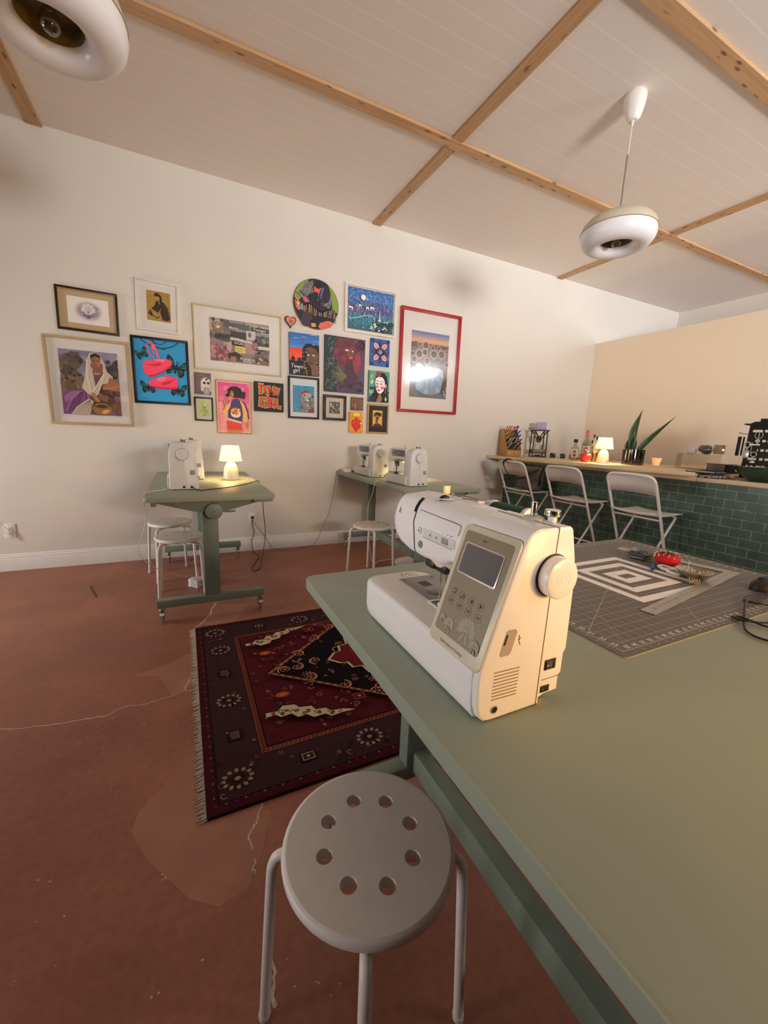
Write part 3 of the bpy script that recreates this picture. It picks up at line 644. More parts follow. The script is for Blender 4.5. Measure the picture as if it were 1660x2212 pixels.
def a_town(a):
    a.grad(0, .6, 1, 1, ['#6f95c9', '#3f78c0', '#3a70b8', '#2f66ae']); a.rect(0, 0, 1, .64, '#e2472c'); a.grad(0, .42, 1, .64, ['#e8623a', '#de3a26'])
    for k in range(9): u, v = random.uniform(0, .8), random.uniform(.68, .98); a.line([(u, v), (u+.1, v+.012), (u+.22, v)], .016, random.choice(['#8fb0d8', '#a9c2e0', '#2d5fa4']), 4)
    N_ = '#131a2c'
    a.poly([(0, 0), (0, .34), (.06, .34), (.06, .40), (.10, .44), (.115, .50), (.13, .44), (.18, .40), (.18, .32), (.27, .34), (.28, .42), (.38, .42), (.40, .33), (.5, .33), (.7, .3), (1, .2), (1, 0)], N_)
    a.poly([(.42, .50), (.44, .66), (.54, .76), (.70, .78), (.80, .74), (.90, .76), (1, .74), (1, 0), (.88, .0), (.60, .04), (.46, .16), (.40, .34)], '#161215')
    a.poly([(.58, .54), (.62, .68), (.74, .70), (.90, .64), (.98, .52), (.96, .34), (.86, .20), (.70, .20), (.60, .30), (.56, .42)], '#6b4a3c'); a.poly([(.72, .24), (.90, .28), (.98, .12), (.96, .0), (.74, .02)], '#7a5344')
    a.ell(.64, .50, .045, .018, '#e9e1d0'); a.ell(.81, .50, .05, .02, '#e9e1d0'); a.circ(.65, .50, .018, '#3a4a2a'); a.circ(.82, .50, .02, '#3a4a2a'); a.line([(.58, .555), (.65, .56), (.69, .545)], .012, '#1b1212'); a.line([(.76, .55), (.82, .575), (.89, .56)], .012, '#1b1212')
    a.line([(.71, .50), (.69, .40), (.73, .385)], .01, '#3f2a22'); a.ell(.70, .315, .07, .022, '#4a2826'); a.ell(.62, .40, .03, .03, '#7d5848')
    a.scat(24, .44, .05, .62, .7, .008, .018, ['#e8dcc0', '#d6c49e', '#b08b55']); a.scat(8, .9, .05, 1, .4, .008, .018, ['#c9a56a', '#e8dcc0'])
    a.line([(.42, .22), (.52, .16), (.58, .02)], .02, '#c9923f', 4)
    a.text('Town', .235, .205, .125, '#f1ece2', -4); a.text('girl', .22, .10, .135, '#f1ece2', 2)
canvas('canvas of a dark-haired woman against a red and blue skyline, lettered Town girl', .952, 1.248, 1.746, 2.134, a_town, '#243a66', tilt=-.8)

def a_blue(a):
    a.rect(0, 0, 1, 1, '#3f8fbf')
    for _ in range(70): u, v = random.uniform(-.05, 1), random.uniform(0, 1); a.ell(min(.95, max(.05, u)), min(.95, max(.05, v)), .05, .012, random.choice(['#5aa6d0', '#2f7fb2', '#7cbbdc', '#3a88ba']), random.uniform(0, 40), n=8)
    a.rect(0, .9, 1, 1, '#bfe2ee')  # pale top strip is the reflection in the glass, painted in
    a.poly([(.36, .0), (.34, .30), (.36, .50), (.40, .62), (.56, .72), (.76, .68), (.92, .58), (1, .40), (1, 0)], '#8d8a8b'); a.ell(.62, .60, .24, .12, '#b7b2b0')
    a.poly([(.36, .60), (.42, .70), (.58, .755), (.74, .72), (.84, .66), (.70, .68), (.54, .665), (.42, .60)], '#9c3b34'); a.poly([(.34, .58), (.40, .68), (.48, .64), (.42, .58)], '#b04a40')
    a.scat(40, .40, .05, .95, .6, .02, .06, ['#a39e9c', '#76706f', '#c9c4bf', '#5c5656']); a.ell(.54, .58, .045, .03, '#1f1a1c'); a.circ(.55, .585, .014, '#e9e4de'); a.ell(.9, .56, .04, .03, '#1f1a1c')
    for k in range(10): a.line([(.42+.05*k, .50), (.40+.055*k, .25), (.44+.05*k, .05)], .008, random.choice(['#5a5455', '#cfcac6', '#6f696a']), 4)
    a.poly([(.70, .0), (.76, .12), (.98, .22), (1, 0)], '#8a4a40'); a.ell(.68, .42, .06, .035, '#efe9e2'); a.line([(.6, .36), (.78, .40)], .012, '#3a2c2c')
framed('black frame with white mat and a grey bearded creature in a red cap on blue', .940, 1.254, 1.329, 1.732, .019, '#16131a', (.15, .15, .84, .86), a_blue, '#fdfcfb', tilt=-.3)

def a_starry(a):
    a.grad(0, 0, 1, 1, ['#3a5f6e', '#41798c', '#4a7f9d', '#5b6a98', '#3f6fae', '#2f62a4'])
    a.poly([(0, .52), (.12, .60), (.24, .62), (.36, .58), (.48, .66), (.58, .74), (.68, .64), (.84, .60), (1, .58), (1, .42), (0, .40)], '#565a8a'); a.poly([(0, .48), (.2, .55), (.34, .52), (.4, .42), (.0, .4)], '#7b5f8a')
    a.scat(170, .02, .72, .98, .98, .003, .007, ['#dfe8f2', '#a9c4e4', '#ffffff']); a.scat(110, .02, .05, .98, .6, .006, .016, ['#7fb1b8', '#5f97a8', '#9cc4c6', '#345d70', '#2f5566']); a.scat(60, .02, .3, .98, .72, .01, .025, ['#6a75a0', '#5a8aa8', '#7b86ad', '#4f7f9c'])
    a.circ(.31, .78, .052, '#f2d9c4'); a.circ(.31, .78, .040, '#f9e9d8')
    W_ = '#f1ead9'
    for u, v, s in ((.03, .48, .10), (.24, .56, .05), (.40, .53, .06), (.50, .55, .075)):
        a.poly([(u-s*.5, v), (u-s*.5, v+.03), (u+s*.1, v+.045), (u+s*.6, v+.025), (u+s*.55, v-.04), (u+s*.42, v-.05), (u+s*.36, v), (u-.2*s, v+.005), (u-s*.3, v-.05), (u-.42*s, v-.05)], W_)
    a.poly([(.63, .28), (.67, .32), (.66, .44), (.69, .46), (.68, .40), (.70, .28), (.66, .22)], '#d7c4d6'); a.poly([(.46, .04), (.47, .12), (.50, .14), (.54, .10), (.53, .03)], '#8fb6b8')
    a.scat(40, .55, .03, .98, .3, .005, .012, ['#f4f2ea', '#ffffff'], 2.2); a.scat(26, .6, .02, .98, .25, .02, .04, ['#2b4a4a', '#30565a', '#234044'])
    a.line([(0, .22), (.2, .28), (.36, .35), (.5, .36)], .02, '#86b2bc', 4)
framed('white frame with blue night scene of a full moon over pale horses and flowers', 1.509, 2.085, 2.218, 2.678, .022, '#efe9df', (.06, .075, .95, .93), a_starry, '#e9e2d6', glass=False, depth=.03, tilt=-.3)

def a_red(a):
    a.grad(0, .82, 1, 1, ['#c98f62', '#d9a070', '#8f86a8', '#5d6690']); a.rect(0, 0, 1, .83, '#6b5a57'); a.grad(0, 0, 1, .62, ['#6f6a70', '#756c70', '#6a5d5c'])
    a.poly([(0, .82), (.1, .84), (.25, .83), (.4, .845), (.55, .82), (.75, .83), (1, .81), (1, .76), (0, .76)], '#4a4140')
    for u, v, r in ((.38, .80, .085), (.22, .66, .10), (.36, .695, .075), (.60, .68, .095), (.81, .69, .095), (.56, .775, .055), (.72, .78, .05), (.08, .575, .07), (.42, .565, .08), (.95, .54, .06), (.04, .66, .05), (.94, .74, .045), (.2, .80, .05)):
        for k in range(14):
            an = 2*pi*k/14; a.ell(u+r*cos(an), v+r*sin(an)/a.A, r*.3, r*.14/a.A, '#c9a283', degrees_(an), n=8)
        a.circ(u, v, r*.86, '#4b4043'); a.ring(u, v, r*.9, r*.12, '#b8937a')
    a.poly([(.60, .52), (.74, .55), (.82, .64), (.84, .56), (.76, .48), (.66, .47)], '#5a4a4a'); a.line([(.60, .52), (.74, .55), (.82, .64), (.80, .52), (.62, .50)], .012, '#b8937a')
    a.poly([(.10, .46), (.14, .52), (.24, .53), (.34, .48), (.28, .44), (.22, .36)], '#c8a29a'); a.poly([(.60, .46), (.74, .48), (.84, .44), (.88, .36), (.86, .28), (.78, .38)], '#cdaaa4'); a.ell(.48, .45, .09, .035, '#b9a9ad'); a.ell(.48, .45, .065, .022, '#7c6f75')
    a.poly([(.22, .40), (.5, .47), (.74, .42), (.86, .30), (.82, .10), (.6, .05), (.36, .05), (.14, .12), (.12, .28)], '#7f97ad'); a.scat(30, .2, .1, .8, .4, .03, .07, ['#8aa6bd', '#7591ab', '#93b2c6'])  # bluish patch is the window's reflection in the glass, painted in
    a.poly([(.88, .26), (.98, .34), (.98, .20), (.90, .12), (.84, .16)], '#53332a'); a.scat(12, .82, .04, .98, .14, .01, .03, ['#c9c2bd', '#3c3536'])
framed('large red frame with wide white mat and a sunflower field under a sunset', 2.147, 2.931, 1.469, 2.562, .030, '#b3232c', (.19, .155, .82, .80), a_red, '#faf4f0', depth=.04, tilt=-.4, fr=.35)

def a_maroon(a):
    a.rect(0, 0, 1, 1, '#4a3a48'); a.grad(0, 0, .3, 1, ['#2d3234', '#2a3436', '#233a3c', '#1f3a3a']); a.grad(.3, 0, 1, 1, ['#4c3f58', '#5a4a60', '#5c4257', '#563446'])
    a.poly([(.22, .86), (.40, .97), (.62, .98), (.78, .88), (.86, .68), (.88, .50), (.80, .38), (.70, .34), (.66, .52), (.56, .42), (.42, .48), (.28, .60), (.18, .74)], '#6b3440'); a.scat(24, .2, .5, .86, .95, .03, .07, ['#7a3d48', '#5f2e3b', '#853f4c'])
    a.poly([(.74, .40), (.82, .38), (.90, .56), (.86, .74), (.76, .72), (.70, .56)], '#8f3f4e'); a.poly([(.56, .78), (.62, .84), (.70, .82), (.72, .72), (.68, .62), (.60, .62), (.54, .70)], '#7b4a44')
    a.poly([(.50, .46), (.56, .62), (.66, .62), (.74, .40), (.84, .30), (.82, .18), (.66, .10), (.44, .10), (.34, .16), (.46, .30)], '#4e3340'); a.line([(.50, .48), (.62, .44), (.68, .46)], .02, '#33222c')
    a.ell(.535, .775, .045, .014, '#e8dcd6'); a.ell(.68, .765, .02, .014, '#e8dcd6'); a.ell(.635, .645, .045, .022, '#e0475a'); a.line([(.63, .75), (.65, .70), (.62, .69)], .012, '#55302e')
    for _ in range(30):
        u, v = random.uniform(.02, .26), random.uniform(.05, .95); a.line([(u, v), (u+random.uniform(-.04, .14), v+random.uniform(-.1, .12)), (u+random.uniform(0, .18), v+random.uniform(-.1, .1))], .008, random.choice(['#6f8a86', '#4d6a66', '#86a098', '#35504e']), 4)
    for k in range(14): an = radians(120+k*11); a.line([(.46, .32), (.46+.30*cos(an), .32+.20*sin(an))], .01, random.choice(['#8f8a5a', '#a59f68', '#6f6d4a']))
    a.ell(.44, .30, .10, .06, '#6f6a48')
    for k in range(3): a.ring(.86+.03*k, .88+.02*(k % 2), .10-.02*k, .012, '#1c1720')
    for _ in range(14): u, v = random.uniform(.2, .95), random.uniform(.03, .15); a.line([(u, v), (u+.02, v+.05)], .012, random.choice(['#6a5a78', '#33283c']))
    a.text('SW', .87, .065, .085, '#191420'); a.line([(.84, .19), (.92, .22), (.90, .14)], .015, '#2a2230', 3)
canvas('dark canvas of a woman with maroon hair, hanging beside the blue eye canvas', 1.304, 1.742, 1.614, 2.157, a_maroon, '#2c262c')

def a_eye(a):
    a.rect(0, 0, 1, 1, '#2f5fae'); a.scat(40, 0, 0, 1, 1, .04, .1, ['#3a6cba', '#2b58a4', '#4476c2'])
    for u in (.1, .9):
        for v in (.07, .93): a.circ(u, v, .085, '#1c2440'); a.ring(u, v, .05, .012, '#3d5c92')
    for dx, dy in ((-1, 1), (1, 1), (-1, -1), (1, -1)):
        c = (.5+dx*.21, .52+dy*.21); r = 45*dx*dy
        a.ell(*c, .20, .13, '#1b1a30', r); a.ell(*c, .165, .10, '#d9a7a0', r)
        for k in range(3): a.line([(c[0]+dx*(-.09+.07*k)-.03, c[1]+dy*(-.07+.05*k)+.03*dx*dy), (c[0]+dx*(-.09+.07*k)+.03, c[1]+dy*(-.07+.05*k)-.03*dx*dy)], .03, ['#c8404a', '#3c4f8f', '#c8404a'][k])
    for p in ((.5, .84), (.5, .2)): a.ell(*p, .06, .10, '#1b1a30'); a.ell(*p, .035, .06, '#5a3f7a')
    for p in ((.16, .52), (.84, .50)): a.circ(*p, .085, '#1b1a30'); a.circ(*p, .055, '#8f3340')
    a.ell(.5, .52, .24, .15, '#1b1a30'); a.circ(.5, .52, .155, '#5e4a86'); a.circ(.5, .52, .11, '#221f3c'); a.circ(.5, .52, .075, '#cfd3e6'); a.circ(.5, .53, .04, '#20304f')
canvas('small blue canvas with a red-and-pink eye emblem of four petals', 1.803, 2.027, 1.920, 2.191, a_eye, '#26488a')

def a_chola(a):
    a.rect(0, 0, 1, 1, '#4f9a84'); a.scat(24, 0, .3, .6, 1, .05, .1, ['#5aa48e', '#468f7a'])
    a.poly([(.06, .80), (.16, .92), (.20, .82), (.12, .74)], '#b9a77c'); a.poly([(.06, .62), (.18, .74), (.22, .62), (.12, .56)], '#d8c9b0'); a.rect(.04, .40, .26, .48, '#3b2f48'); a.circ(.12, .32, .06, '#e9e2d2'); a.circ(.12, .32, .03, '#3b2f3a')
    H = '#1f1826'
    a.poly([(.30, .66), (.34, .86), (.52, .96), (.76, .94), (.88, .82), (.92, .62), (.92, .36), (.98, .12), (.98, 0), (.02, 0), (.10, .18), (.26, .32)], H); a.scat(16, .05, .02, .3, .22, .03, .06, ['#2d2338', '#3c2f4e']); a.scat(12, .8, .1, .97, .4, .02, .05, ['#2d2338', '#4a3b60'])
    a.poly([(.30, .62), (.34, .76), (.46, .82), (.66, .80), (.76, .70), (.78, .54), (.72, .38), (.58, .27), (.44, .30), (.34, .44)], '#f0e8ea')
    a.poly([(.36, .0), (.50, .26), (.60, .24), (.66, .12), (.60, 0)], '#94703c'); a.ell(.82, .53, .05, .07, '#c99a86')
    a.ell(.46, .90, .13, .10, '#7a3d33'); a.ring(.46, .90, .10, .03, '#a85a48'); a.ring(.45, .91, .05, .02, '#5a2a24')
    a.ell(.40, .49, .07, .05, '#ea6f9a'); a.ell(.66, .47, .09, .055, '#ea5f90')
    for u in (.40, .60): a.ell(u, .585, .07, .028, '#5b86a8'); a.ell(u, .58, .05, .018, '#f4f2f0'); a.circ(u+.005, .58, .022, '#1c1a22'); a.line([(u-.06, .575), (u, .605), (u+.07, .58)], .014, '#16131a', 3)
    a.line([(.33, .66), (.40, .70), (.47, .655)], .018, '#16131a', 3); a.line([(.54, .66), (.62, .69), (.71, .63)], .018, '#16131a', 3); a.line([(.50, .58), (.47, .47), (.51, .455)], .012, '#c9b4b8'); a.ell(.49, .385, .06, .026, '#8f2433')
    a.poly([(.82, .20), (.88, .10), (.84, .02), (.78, .10)], '#c6d75a'); a.line([(.82, .44), (.80, .30)], .012, '#d9d3c4')
canvas('canvas portrait of a woman with a white painted face and pink cheeks', 1.794, 2.040, 1.547, 1.870, a_chola, '#27423c', tilt=-.4)

def a_bw(a):
    a.rect(0, 0, 1, 1, '#5f5a58')
    for _ in range(60): u, v = random.random(), random.random(); a.line([(u, v), (min(1, max(0, u+random.gauss(0, .2))), min(1, max(0, v+random.gauss(0, .2))))], random.uniform(.01, .05), random.choice(['#d9d3cb', '#2c2828', '#8c8581', '#f0eae2', '#3d3838']))
framed('dark brown square frame with cream mat and a small grey woodland print', 1.297, 1.545, 1.329, 1.583, .026, '#2e1d18', (.27, .27, .74, .74), a_bw, '#efe3cf', depth=.03)

def a_brown(a):
    a.grad(0, 0, 1, 1, ['#5a4034', '#6f4a3a', '#7a4f3e', '#6b5a4a']); a.rect(.6, 0, 1, 1, '#6a5a48'); a.scat(24, 0, 0, 1, 1, .04, .1, ['#7d5a48', '#5a3d30', '#8a6a52'])
    a.ell(.34, .74, .10, .10, '#8a4a36'); a.poly([(.24, .1), (.28, .62), (.40, .62), (.46, .1)], '#9a5a44'); a.line([(.33, .6), (.34, .1)], .03, '#c9a088'); a.line([(.2, .56), (.46, .62)], .03, '#5a2c22')
canvas('tiny brown canvas with a faint standing figure, directly above the sacred heart', 1.601, 1.739, 1.446, 1.580, a_brown, '#4a352a', tilt=.5)

def a_sacred(a):
    a.rect(0, 0, 1, 1, '#dd9a2e'); a.scat(30, 0, 0, 1, 1, .05, .1, ['#e3a63c', '#d38f24', '#e8b050'])
    for k in range(12): an = 2*pi*k/12; a.line([(.5, .42), (.5+.47*cos(an), .42+.44*sin(an))], .018, '#c27d1c')
    H = [(.5, .05), (.28, .22), (.16, .42), (.18, .56), (.30, .63), (.42, .62), (.5, .56), (.58, .62), (.70, .63), (.82, .56), (.84, .42), (.72, .22)]
    a.poly([(.5+(u-.5)*1.06, .38+(v-.38)*1.06) for u, v in H], '#7d1a16'); a.poly(H, '#d62b28'); a.poly([(.30, .55), (.38, .58), (.36, .46), (.26, .42)], '#ee5a4c')
    a.poly([(.40, .62), (.36, .74), (.42, .70), (.46, .80), (.50, .72), (.56, .80), (.58, .70), (.64, .74), (.60, .62)], '#c2301f'); a.poly([(.26, .84), (.34, .95), (.46, .97), (.54, .95), (.66, .97), (.78, .86), (.66, .80), (.5, .84), (.38, .80)], '#f0cf62'); a.ell(.82, .46, .05, .05, '#f2e3d8')
canvas('small orange canvas of a red heart with a crown of flames', 1.585, 1.742, 1.211, 1.427, a_sacred, '#b57720', tilt=-.5)

def a_blk(a):
    a.rect(0, 0, 1, 1, '#e2b440'); a.rect(0, 0, 1, .02, '#ccaaaa'); a.poly([(0, 0), (.1, .16), (.36, .26), (.66, .24), (.94, .14), (1, 0)], '#3a2226'); a.poly([(.34, .22), (.30, .42), (.34, .58), (.52, .64), (.68, .58), (.70, .40), (.62, .24), (.50, .14)], '#6a4130')
    a.poly([(.46, .24), (.52, .42), (.66, .58), (.70, .40), (.62, .24)], '#c9935a'); a.ell(.5, .74, .32, .17, '#1d161a'); a.ell(.26, .72, .15, .12, '#1d161a'); a.ell(.76, .76, .16, .12, '#1d161a'); a.poly([(.26, .60), (.34, .62), (.52, .66), (.72, .58), (.74, .64), (.5, .72), (.24, .68)], '#c29a34')
    a.line([(.36, .47), (.46, .48)], .025, '#1d1214'); a.line([(.54, .48), (.66, .47)], .025, '#1d1214'); a.ell(.5, .30, .08, .025, '#8a2f2c'); a.line([(.5, .46), (.47, .37), (.53, .36)], .016, '#43261c')
framed('small gold frame with black mat and a woman with piled-up hair on yellow', 1.792, 2.048, 1.213, 1.526, .011, '#b98f5a', (.26, .21, .71, .79), a_blk, '#1f1915', tilt=-.2, lip='#d9b77e')

# round painting and the little heart
o = (1.216, YW, 2.416); A = Art(.992, 1.441, 2.187, 2.645, YW-.0233, o)
A.b.lathe([(0, 0), (.2245, 0), (.2255, -.002), (.2255, -.021), (.2235, -.023), (0, -.023)], (o[0], YW, o[2]), n=56, col='#7c5a40', ax='y')
def a_round(a):
    a.ell(.5, .5, .497, .497/a.A, '#2f2833', n=56)
    a.poly([(.5+.49*cos(radians(t)), .5+.49*sin(radians(t))) for t in range(-12, 62, 6)]+[(.80, .80), (.86, .5), (.8, .36)], '#7f9a3c'); a.poly([(.5+.49*cos(radians(t)), .5+.49*sin(radians(t))) for t in range(112, 178, 6)]+[(.1, .52), (.2, .6), (.28, .8)], '#7f9a3c')
    a.poly([(.16, .66), (.22, .86), (.42, .95), (.44, .70), (.34, .60)], '#6f6a72'); a.poly([(.60, .50), (.72, .84), (.84, .66), (.80, .46)], '#6f6a72')
    for _ in range(46): u, v = random.choice(((random.uniform(.17, .42), random.uniform(.62, .9)), (random.uniform(.62, .82), random.uniform(.46, .7)))); a.line([(u, v), (u+random.gauss(0, .03), v+random.gauss(0, .04))], .008, random.choice(['#a9a4ac', '#3c3640', '#8a858c']))
    a.ell(.60, .80, .19, .17, '#221d2b'); a.ell(.68, .72, .12, .18, '#2b2740'); a.poly([(.44, .74), (.44, .85), (.52, .80), (.58, .82), (.56, .72)], '#e5563c'); a.line([(.46, .86), (.52, .90), (.58, .84)], .02, '#14121c', 3)
    for k in range(5): a.line([(.60+.015*k, .84), (.54+.02*k, .70), (.52+.03*k, .60)], .014, random.choice(['#7a6a5c', '#4c5a88', '#1a1622', '#8a7a88']), 4)
    a.poly([(.28, .60), (.40, .72), (.62, .60), (.66, .46), (.44, .42), (.32, .50)], '#2a2230'); a.scat(24, .3, .44, .66, .68, .015, .04, ['#352c3c', '#1d1822', '#463a50'])
    a.poly([(.06, .66), (.16, .72), (.34, .56), (.30, .50)], '#55505e'); a.line([(.06, .70), (.22, .58), (.34, .52)], .02, '#a8a4ac'); a.poly([(.20, .54), (.24, .62), (.32, .54), (.26, .49)], '#d4607e')
    a.ell(.09, .44, .055, .12, '#c9705a', 15); a.scat(14, .05, .36, .13, .54, .008, .016, ['#f2c9b0', '#7a2f2a']); a.ell(.18, .40, .025, .07, '#69b0b4')
    P = ['#d9a9a0', '#e58a62', '#3a3140', '#c9c0b4', '#d8b04a', '#74606e', '#e07a5c', '#8fb0b4', '#5c4a58']
    for k in range(20):
        u = .22+.037*k; v = .36+.05*sin(k*.5)-.004*k; c = P[k % 9]; a.line([(u, v-.10), (u+.012, v+.08)], .024, '#17131c'); a.line([(u, v-.09), (u+.011, v+.07)], .015, c); a.circ(u+.015, v+.10, .016, '#1d1824', 8)
    a.ell(.28, .18, .13, .15, '#3c3744'); a.poly([(.34, .14), (.5, .28), (.9, .26), (.86, .14), (.70, .06), (.46, .03)], '#1d1a28'); a.ell(.70, .11, .17, .075, '#d76a5c', 22); a.scat(30, .56, .05, .84, .18, .006, .012, ['#f0a08c', '#a83f38'])
    a.rect(.38, .04, .48, .11, '#e0b040'); a.text('TG', .43, .075, .05, '#5a3a18')
a_round(A)
tag(A.b.build('round_picture', PAINT, None, loc=o, recalc=False, smooth=0, attr=True), 'round canvas crowded with a dark figure and brushes on a green ground', 'painting')
o = (.969, YW, 2.221); b = MB(o)
def heartpts(s, n=40): return [(s*16*sin(t)**3/16, s*(13*cos(t)-5*cos(2*t)-2*cos(3*t)-cos(4*t))/15) for t in (2*pi*i/n for i in range(n))]
hp = [(o[0]+x*1.-.004, o[2]+y+.006) for x, y in heartpts(.055)]
b.prism(hp, 'y', YW-.022, YW-.001, r=.004, col='#1c1416')
for s, d, c in ((.046, .0226, '#d9704f'), (.031, .0229, '#d98a72')): b.flat([(o[0]+x-.004, YW-d, o[2]+y+.006) for x, y in heartpts(s)], 0, c)
for sg in (-1, 1): b.flat([(o[0]-.003+sg*x*.001, YW-.0232, o[2]+.004+z*.001) for x, z in ((1, 2), (14, 20), (20, 10), (12, -2), (15, -14), (5, -18))], 0, '#56606a')
tag(b.build('heart_ornament', PAINT, None, loc=o, recalc=False, smooth=0, attr=True), 'little black-edged heart ornament with a grey butterfly', 'ornament')
# ---------------------------------------------------------------- tilting tables on wheels
def t_table(label, x0, y0, W, Lg, zt, us, ends=(.10, 1.36), group=None):
    t = thing('craft_table', label, 'table', (x0, y0, 0), 0, group)
    def rr(x0, x1, y0, y1, r, n=5):
        out = []
        for cx, cy, a in ((x1-r, y1-r, 0), (x0+r, y1-r, 90), (x0+r, y0+r, 180), (x1-r, y0+r, 270)):
            for i in range(n+1): q = radians(a+90*i/n); out.append((cx+r*cos(q), cy+r*sin(q)))
        return out
    MB().prism(rr(0, W, 0, Lg, .022), 'z', zt-.030, zt, r=.003).build('tabletop', SAGE, t)
    for u in us:
        for k, v in enumerate(ends):
            MB().box(u-.047, u+.047, v-.026, v+.026, .145, zt-.075, r=.004).build('post', SAGEM, t)
            MB().box(u-.320, u+.320, v-.027, v+.027, .098, .148, r=.006).build('foot', SAGEM, t)
            MB().prism([(u-.30, zt-.031), (u+.31, zt-.031), (u+.31, zt-.046), (u+.09, zt-.105), (u-.07, zt-.105), (u-.29, zt-.043)], 'y', v-.05, v-.028, r=.002).build('tilt_bracket', SAGEM, t)
            for sx in (-.292, .292):
                c = MB().cyl((u+sx, v, .098), (u+sx, v, .082), .018, n=14).box(u+sx-.014, u+sx-.008, v-.03, v+.02, .035, .086).box(u+sx+.008, u+sx+.014, v-.03, v+.02, .035, .086).build('caster', STEEL, t)
                MB().lathe([(0, -.0075), (.030, -.0075), (.038, -.005), (.040, 0), (.038, .005), (.030, .0075), (0, .0075)], (u+sx, v-.012, .0405), n=24, ax='x').build('wheel', RUBBER, c)
                MB().box(u+sx-.013, u+sx+.013, v-.062, v-.026, .062, .070, r=.003).build('brake_lever', PLW2, c)
        v = ends[0]
        k = MB().lathe([(0, -.085), (.044, -.085), (.049, -.082), (.050, -.055), (.048, -.05), (0, -.05)], (u+.022, v, zt-.098), n=32, ax='y').build('tilt_knob', SAGEM, t)
        MB().lathe([(0, -.0868), (.004, -.0868), (.004, -.0845), (0, -.0845)], (u+.022, v, zt-.098), n=12, ax='y').build('screw', DKG, k)
        MB().tube(smoothpts([(u+.06, v-.06, zt-.10), (u+.11, v-.07, zt-.103), (u+.145, v-.07, zt-.100)]), .006, 8).build('lock_handle', SAGEM, t)
        MB().box(u-.024, u+.024, ends[0]+.026, ends[1]-.026, .125, .200, r=.004).build('stretcher', SAGEM, t)
        MB().box(u-.036, u+.036, ends[0]-.028, ends[1]+.03, zt-.075, zt-.031, r=.003).build('top_rail', SAGEM, t)
    for u, w in ((.045, .014), (.165, .018)):
        MB().box(u-w, u+w, .045, .075, zt-.062, zt-.030, r=.003).build('edge_clip', SAGEM, t)
    MB().box(W-.135, W-.012, .012, .052, zt-.047, zt-.030, r=.008).build('pencil_ledge', SAGEM, t)
    return t
ta = t_table('sage green table on wheels at the back wall, holding the lit lamp left of center', -.221, 2.590, .73, 1.50, .80, (.345,), group='green craft tables against the back wall')
dup(ta, (1.465, 2.605, 0), 0, 'sage green wheeled table at the back wall behind the large sewing machine')
t_table('big sage green table in the right foreground under the large sewing machine', .288, -1.045, 1.41, 2.11, .80, (.355, 1.05), ends=(.12, 2.03))  # unseen near end lengthened so the tabletop shades the stool
ZT = .80

# ---------------------------------------------------------------- stools
def make_stool(label, loc, rot):
    t = thing('stool', label, 'stool', loc, rot, 'white round stools with holes in the seat')
    n = 56; R_ = lambda r: [(r*cos(2*pi*i/n), r*sin(2*pi*i/n)) for i in range(n)]
    hl = [[(.0865*cos(radians(22.5+45*k))+.0150*cos(2*pi*j/18), .0865*sin(radians(22.5+45*k))+.0150*sin(2*pi*j/18)) for j in range(18)] for k in range(8)]
    s = MB().holes(R_(.153), hl, .426, .450)
    s.loft([[(x, y, z) for x, y in R_(r)] for r, z in ((.153, .45), (.158, .4485), (.1605, .4455), (.1615, .440), (.1605, .432), (.157, .427), (.153, .426))], cap=False)
    s.build('seat', WHM, t, smooth=50)
    for a in (45, 135, 225, 315):
        d = Vector((cos(radians(a)), sin(radians(a)), 0)); Z = Vector((0, 0, 1))
        L_ = MB().tube(smoothpts([d*.07+Z*.4155, d*.12+Z*.4155, d*.152+Z*.4150, d*.171+Z*.408, d*.180+Z*.390, d*.184+Z*.36, d*.194+Z*.18, d*.203+Z*.0]), .0105, 10).build('leg', WHM, t)
        MB().cyl(tuple(d*.2025+Z*.012), tuple(d*.2032+Z*.0), .0122, .0118, 12).build('foot_cap', PLW2, L_)
    return t
st = make_stool('large white round stool in the foreground beside the big green table', (.279, .567, 0), radians(20))
dup(st, (-.055, 3.095, 0), radians(0), 'white stool at the left table, the nearer of the two there')
dup(st, (-.128, 3.60, 0), radians(15), 'white stool at the left table, the farther one close to the wall')
dup(st, (1.405, 3.04, 0), radians(28), 'white stool standing alone, left of the big sewing machine head')

# ---------------------------------------------------------------- the big sewing machine in the foreground
mo = (.435, .388, ZT)
sm = thing('sewing_machine', 'large white embroidery sewing machine with a screen, on the foreground table', 'sewing machine', mo)
prof = [(.378, .8015), (.366, .803), (.357, .811), (.352, .828), (.350, .862), (.352, .882), (.357, .899), (.378, .965), (.398, 1.026), (.409, 1.057), (.415, 1.068), (.423, 1.076), (.436, 1.081), (.498, 1.081), (.503, 1.077), (.507, 1.062), (.515, 1.030), (.520, .985), (.521, .885), (.5165, .878), (.516, .846), (.511, .840), (.511, .8165), (.472, .8155), (.472, .8015)]
def inset(d): return [(x-(x-.44)*d/.08, z-(z-.93)*d/.13) for x, z in prof]
b = MB(mo); b.loft([[(x, y, z) for x, z in inset(d)] for y, d in ((.388, .0035), (.3888, .0015), (.3905, 0), (.470, 0), (.5165, 0), (.5195, .002))])
b.build('tower_housing', PLW, sm, smooth=28)
def rrect(xa, xb, za, zb, rf, rb, n=5):
    # profile in x, z; rf = radii of the upper corners, rb = of the lower ones
    out = []
    for cx, cz, a, r in ((xb-rf, zb-rf, 0, rf), (xa+rf, zb-rf, 90, rf), (xa+rb, za+rb, 180, rb), (xb-rb, za+rb, 270, rb)):
        for i in range(n+1): q = radians(a+90*i/n); out.append((cx+r*cos(q), cz+r*sin(q)))
    return out
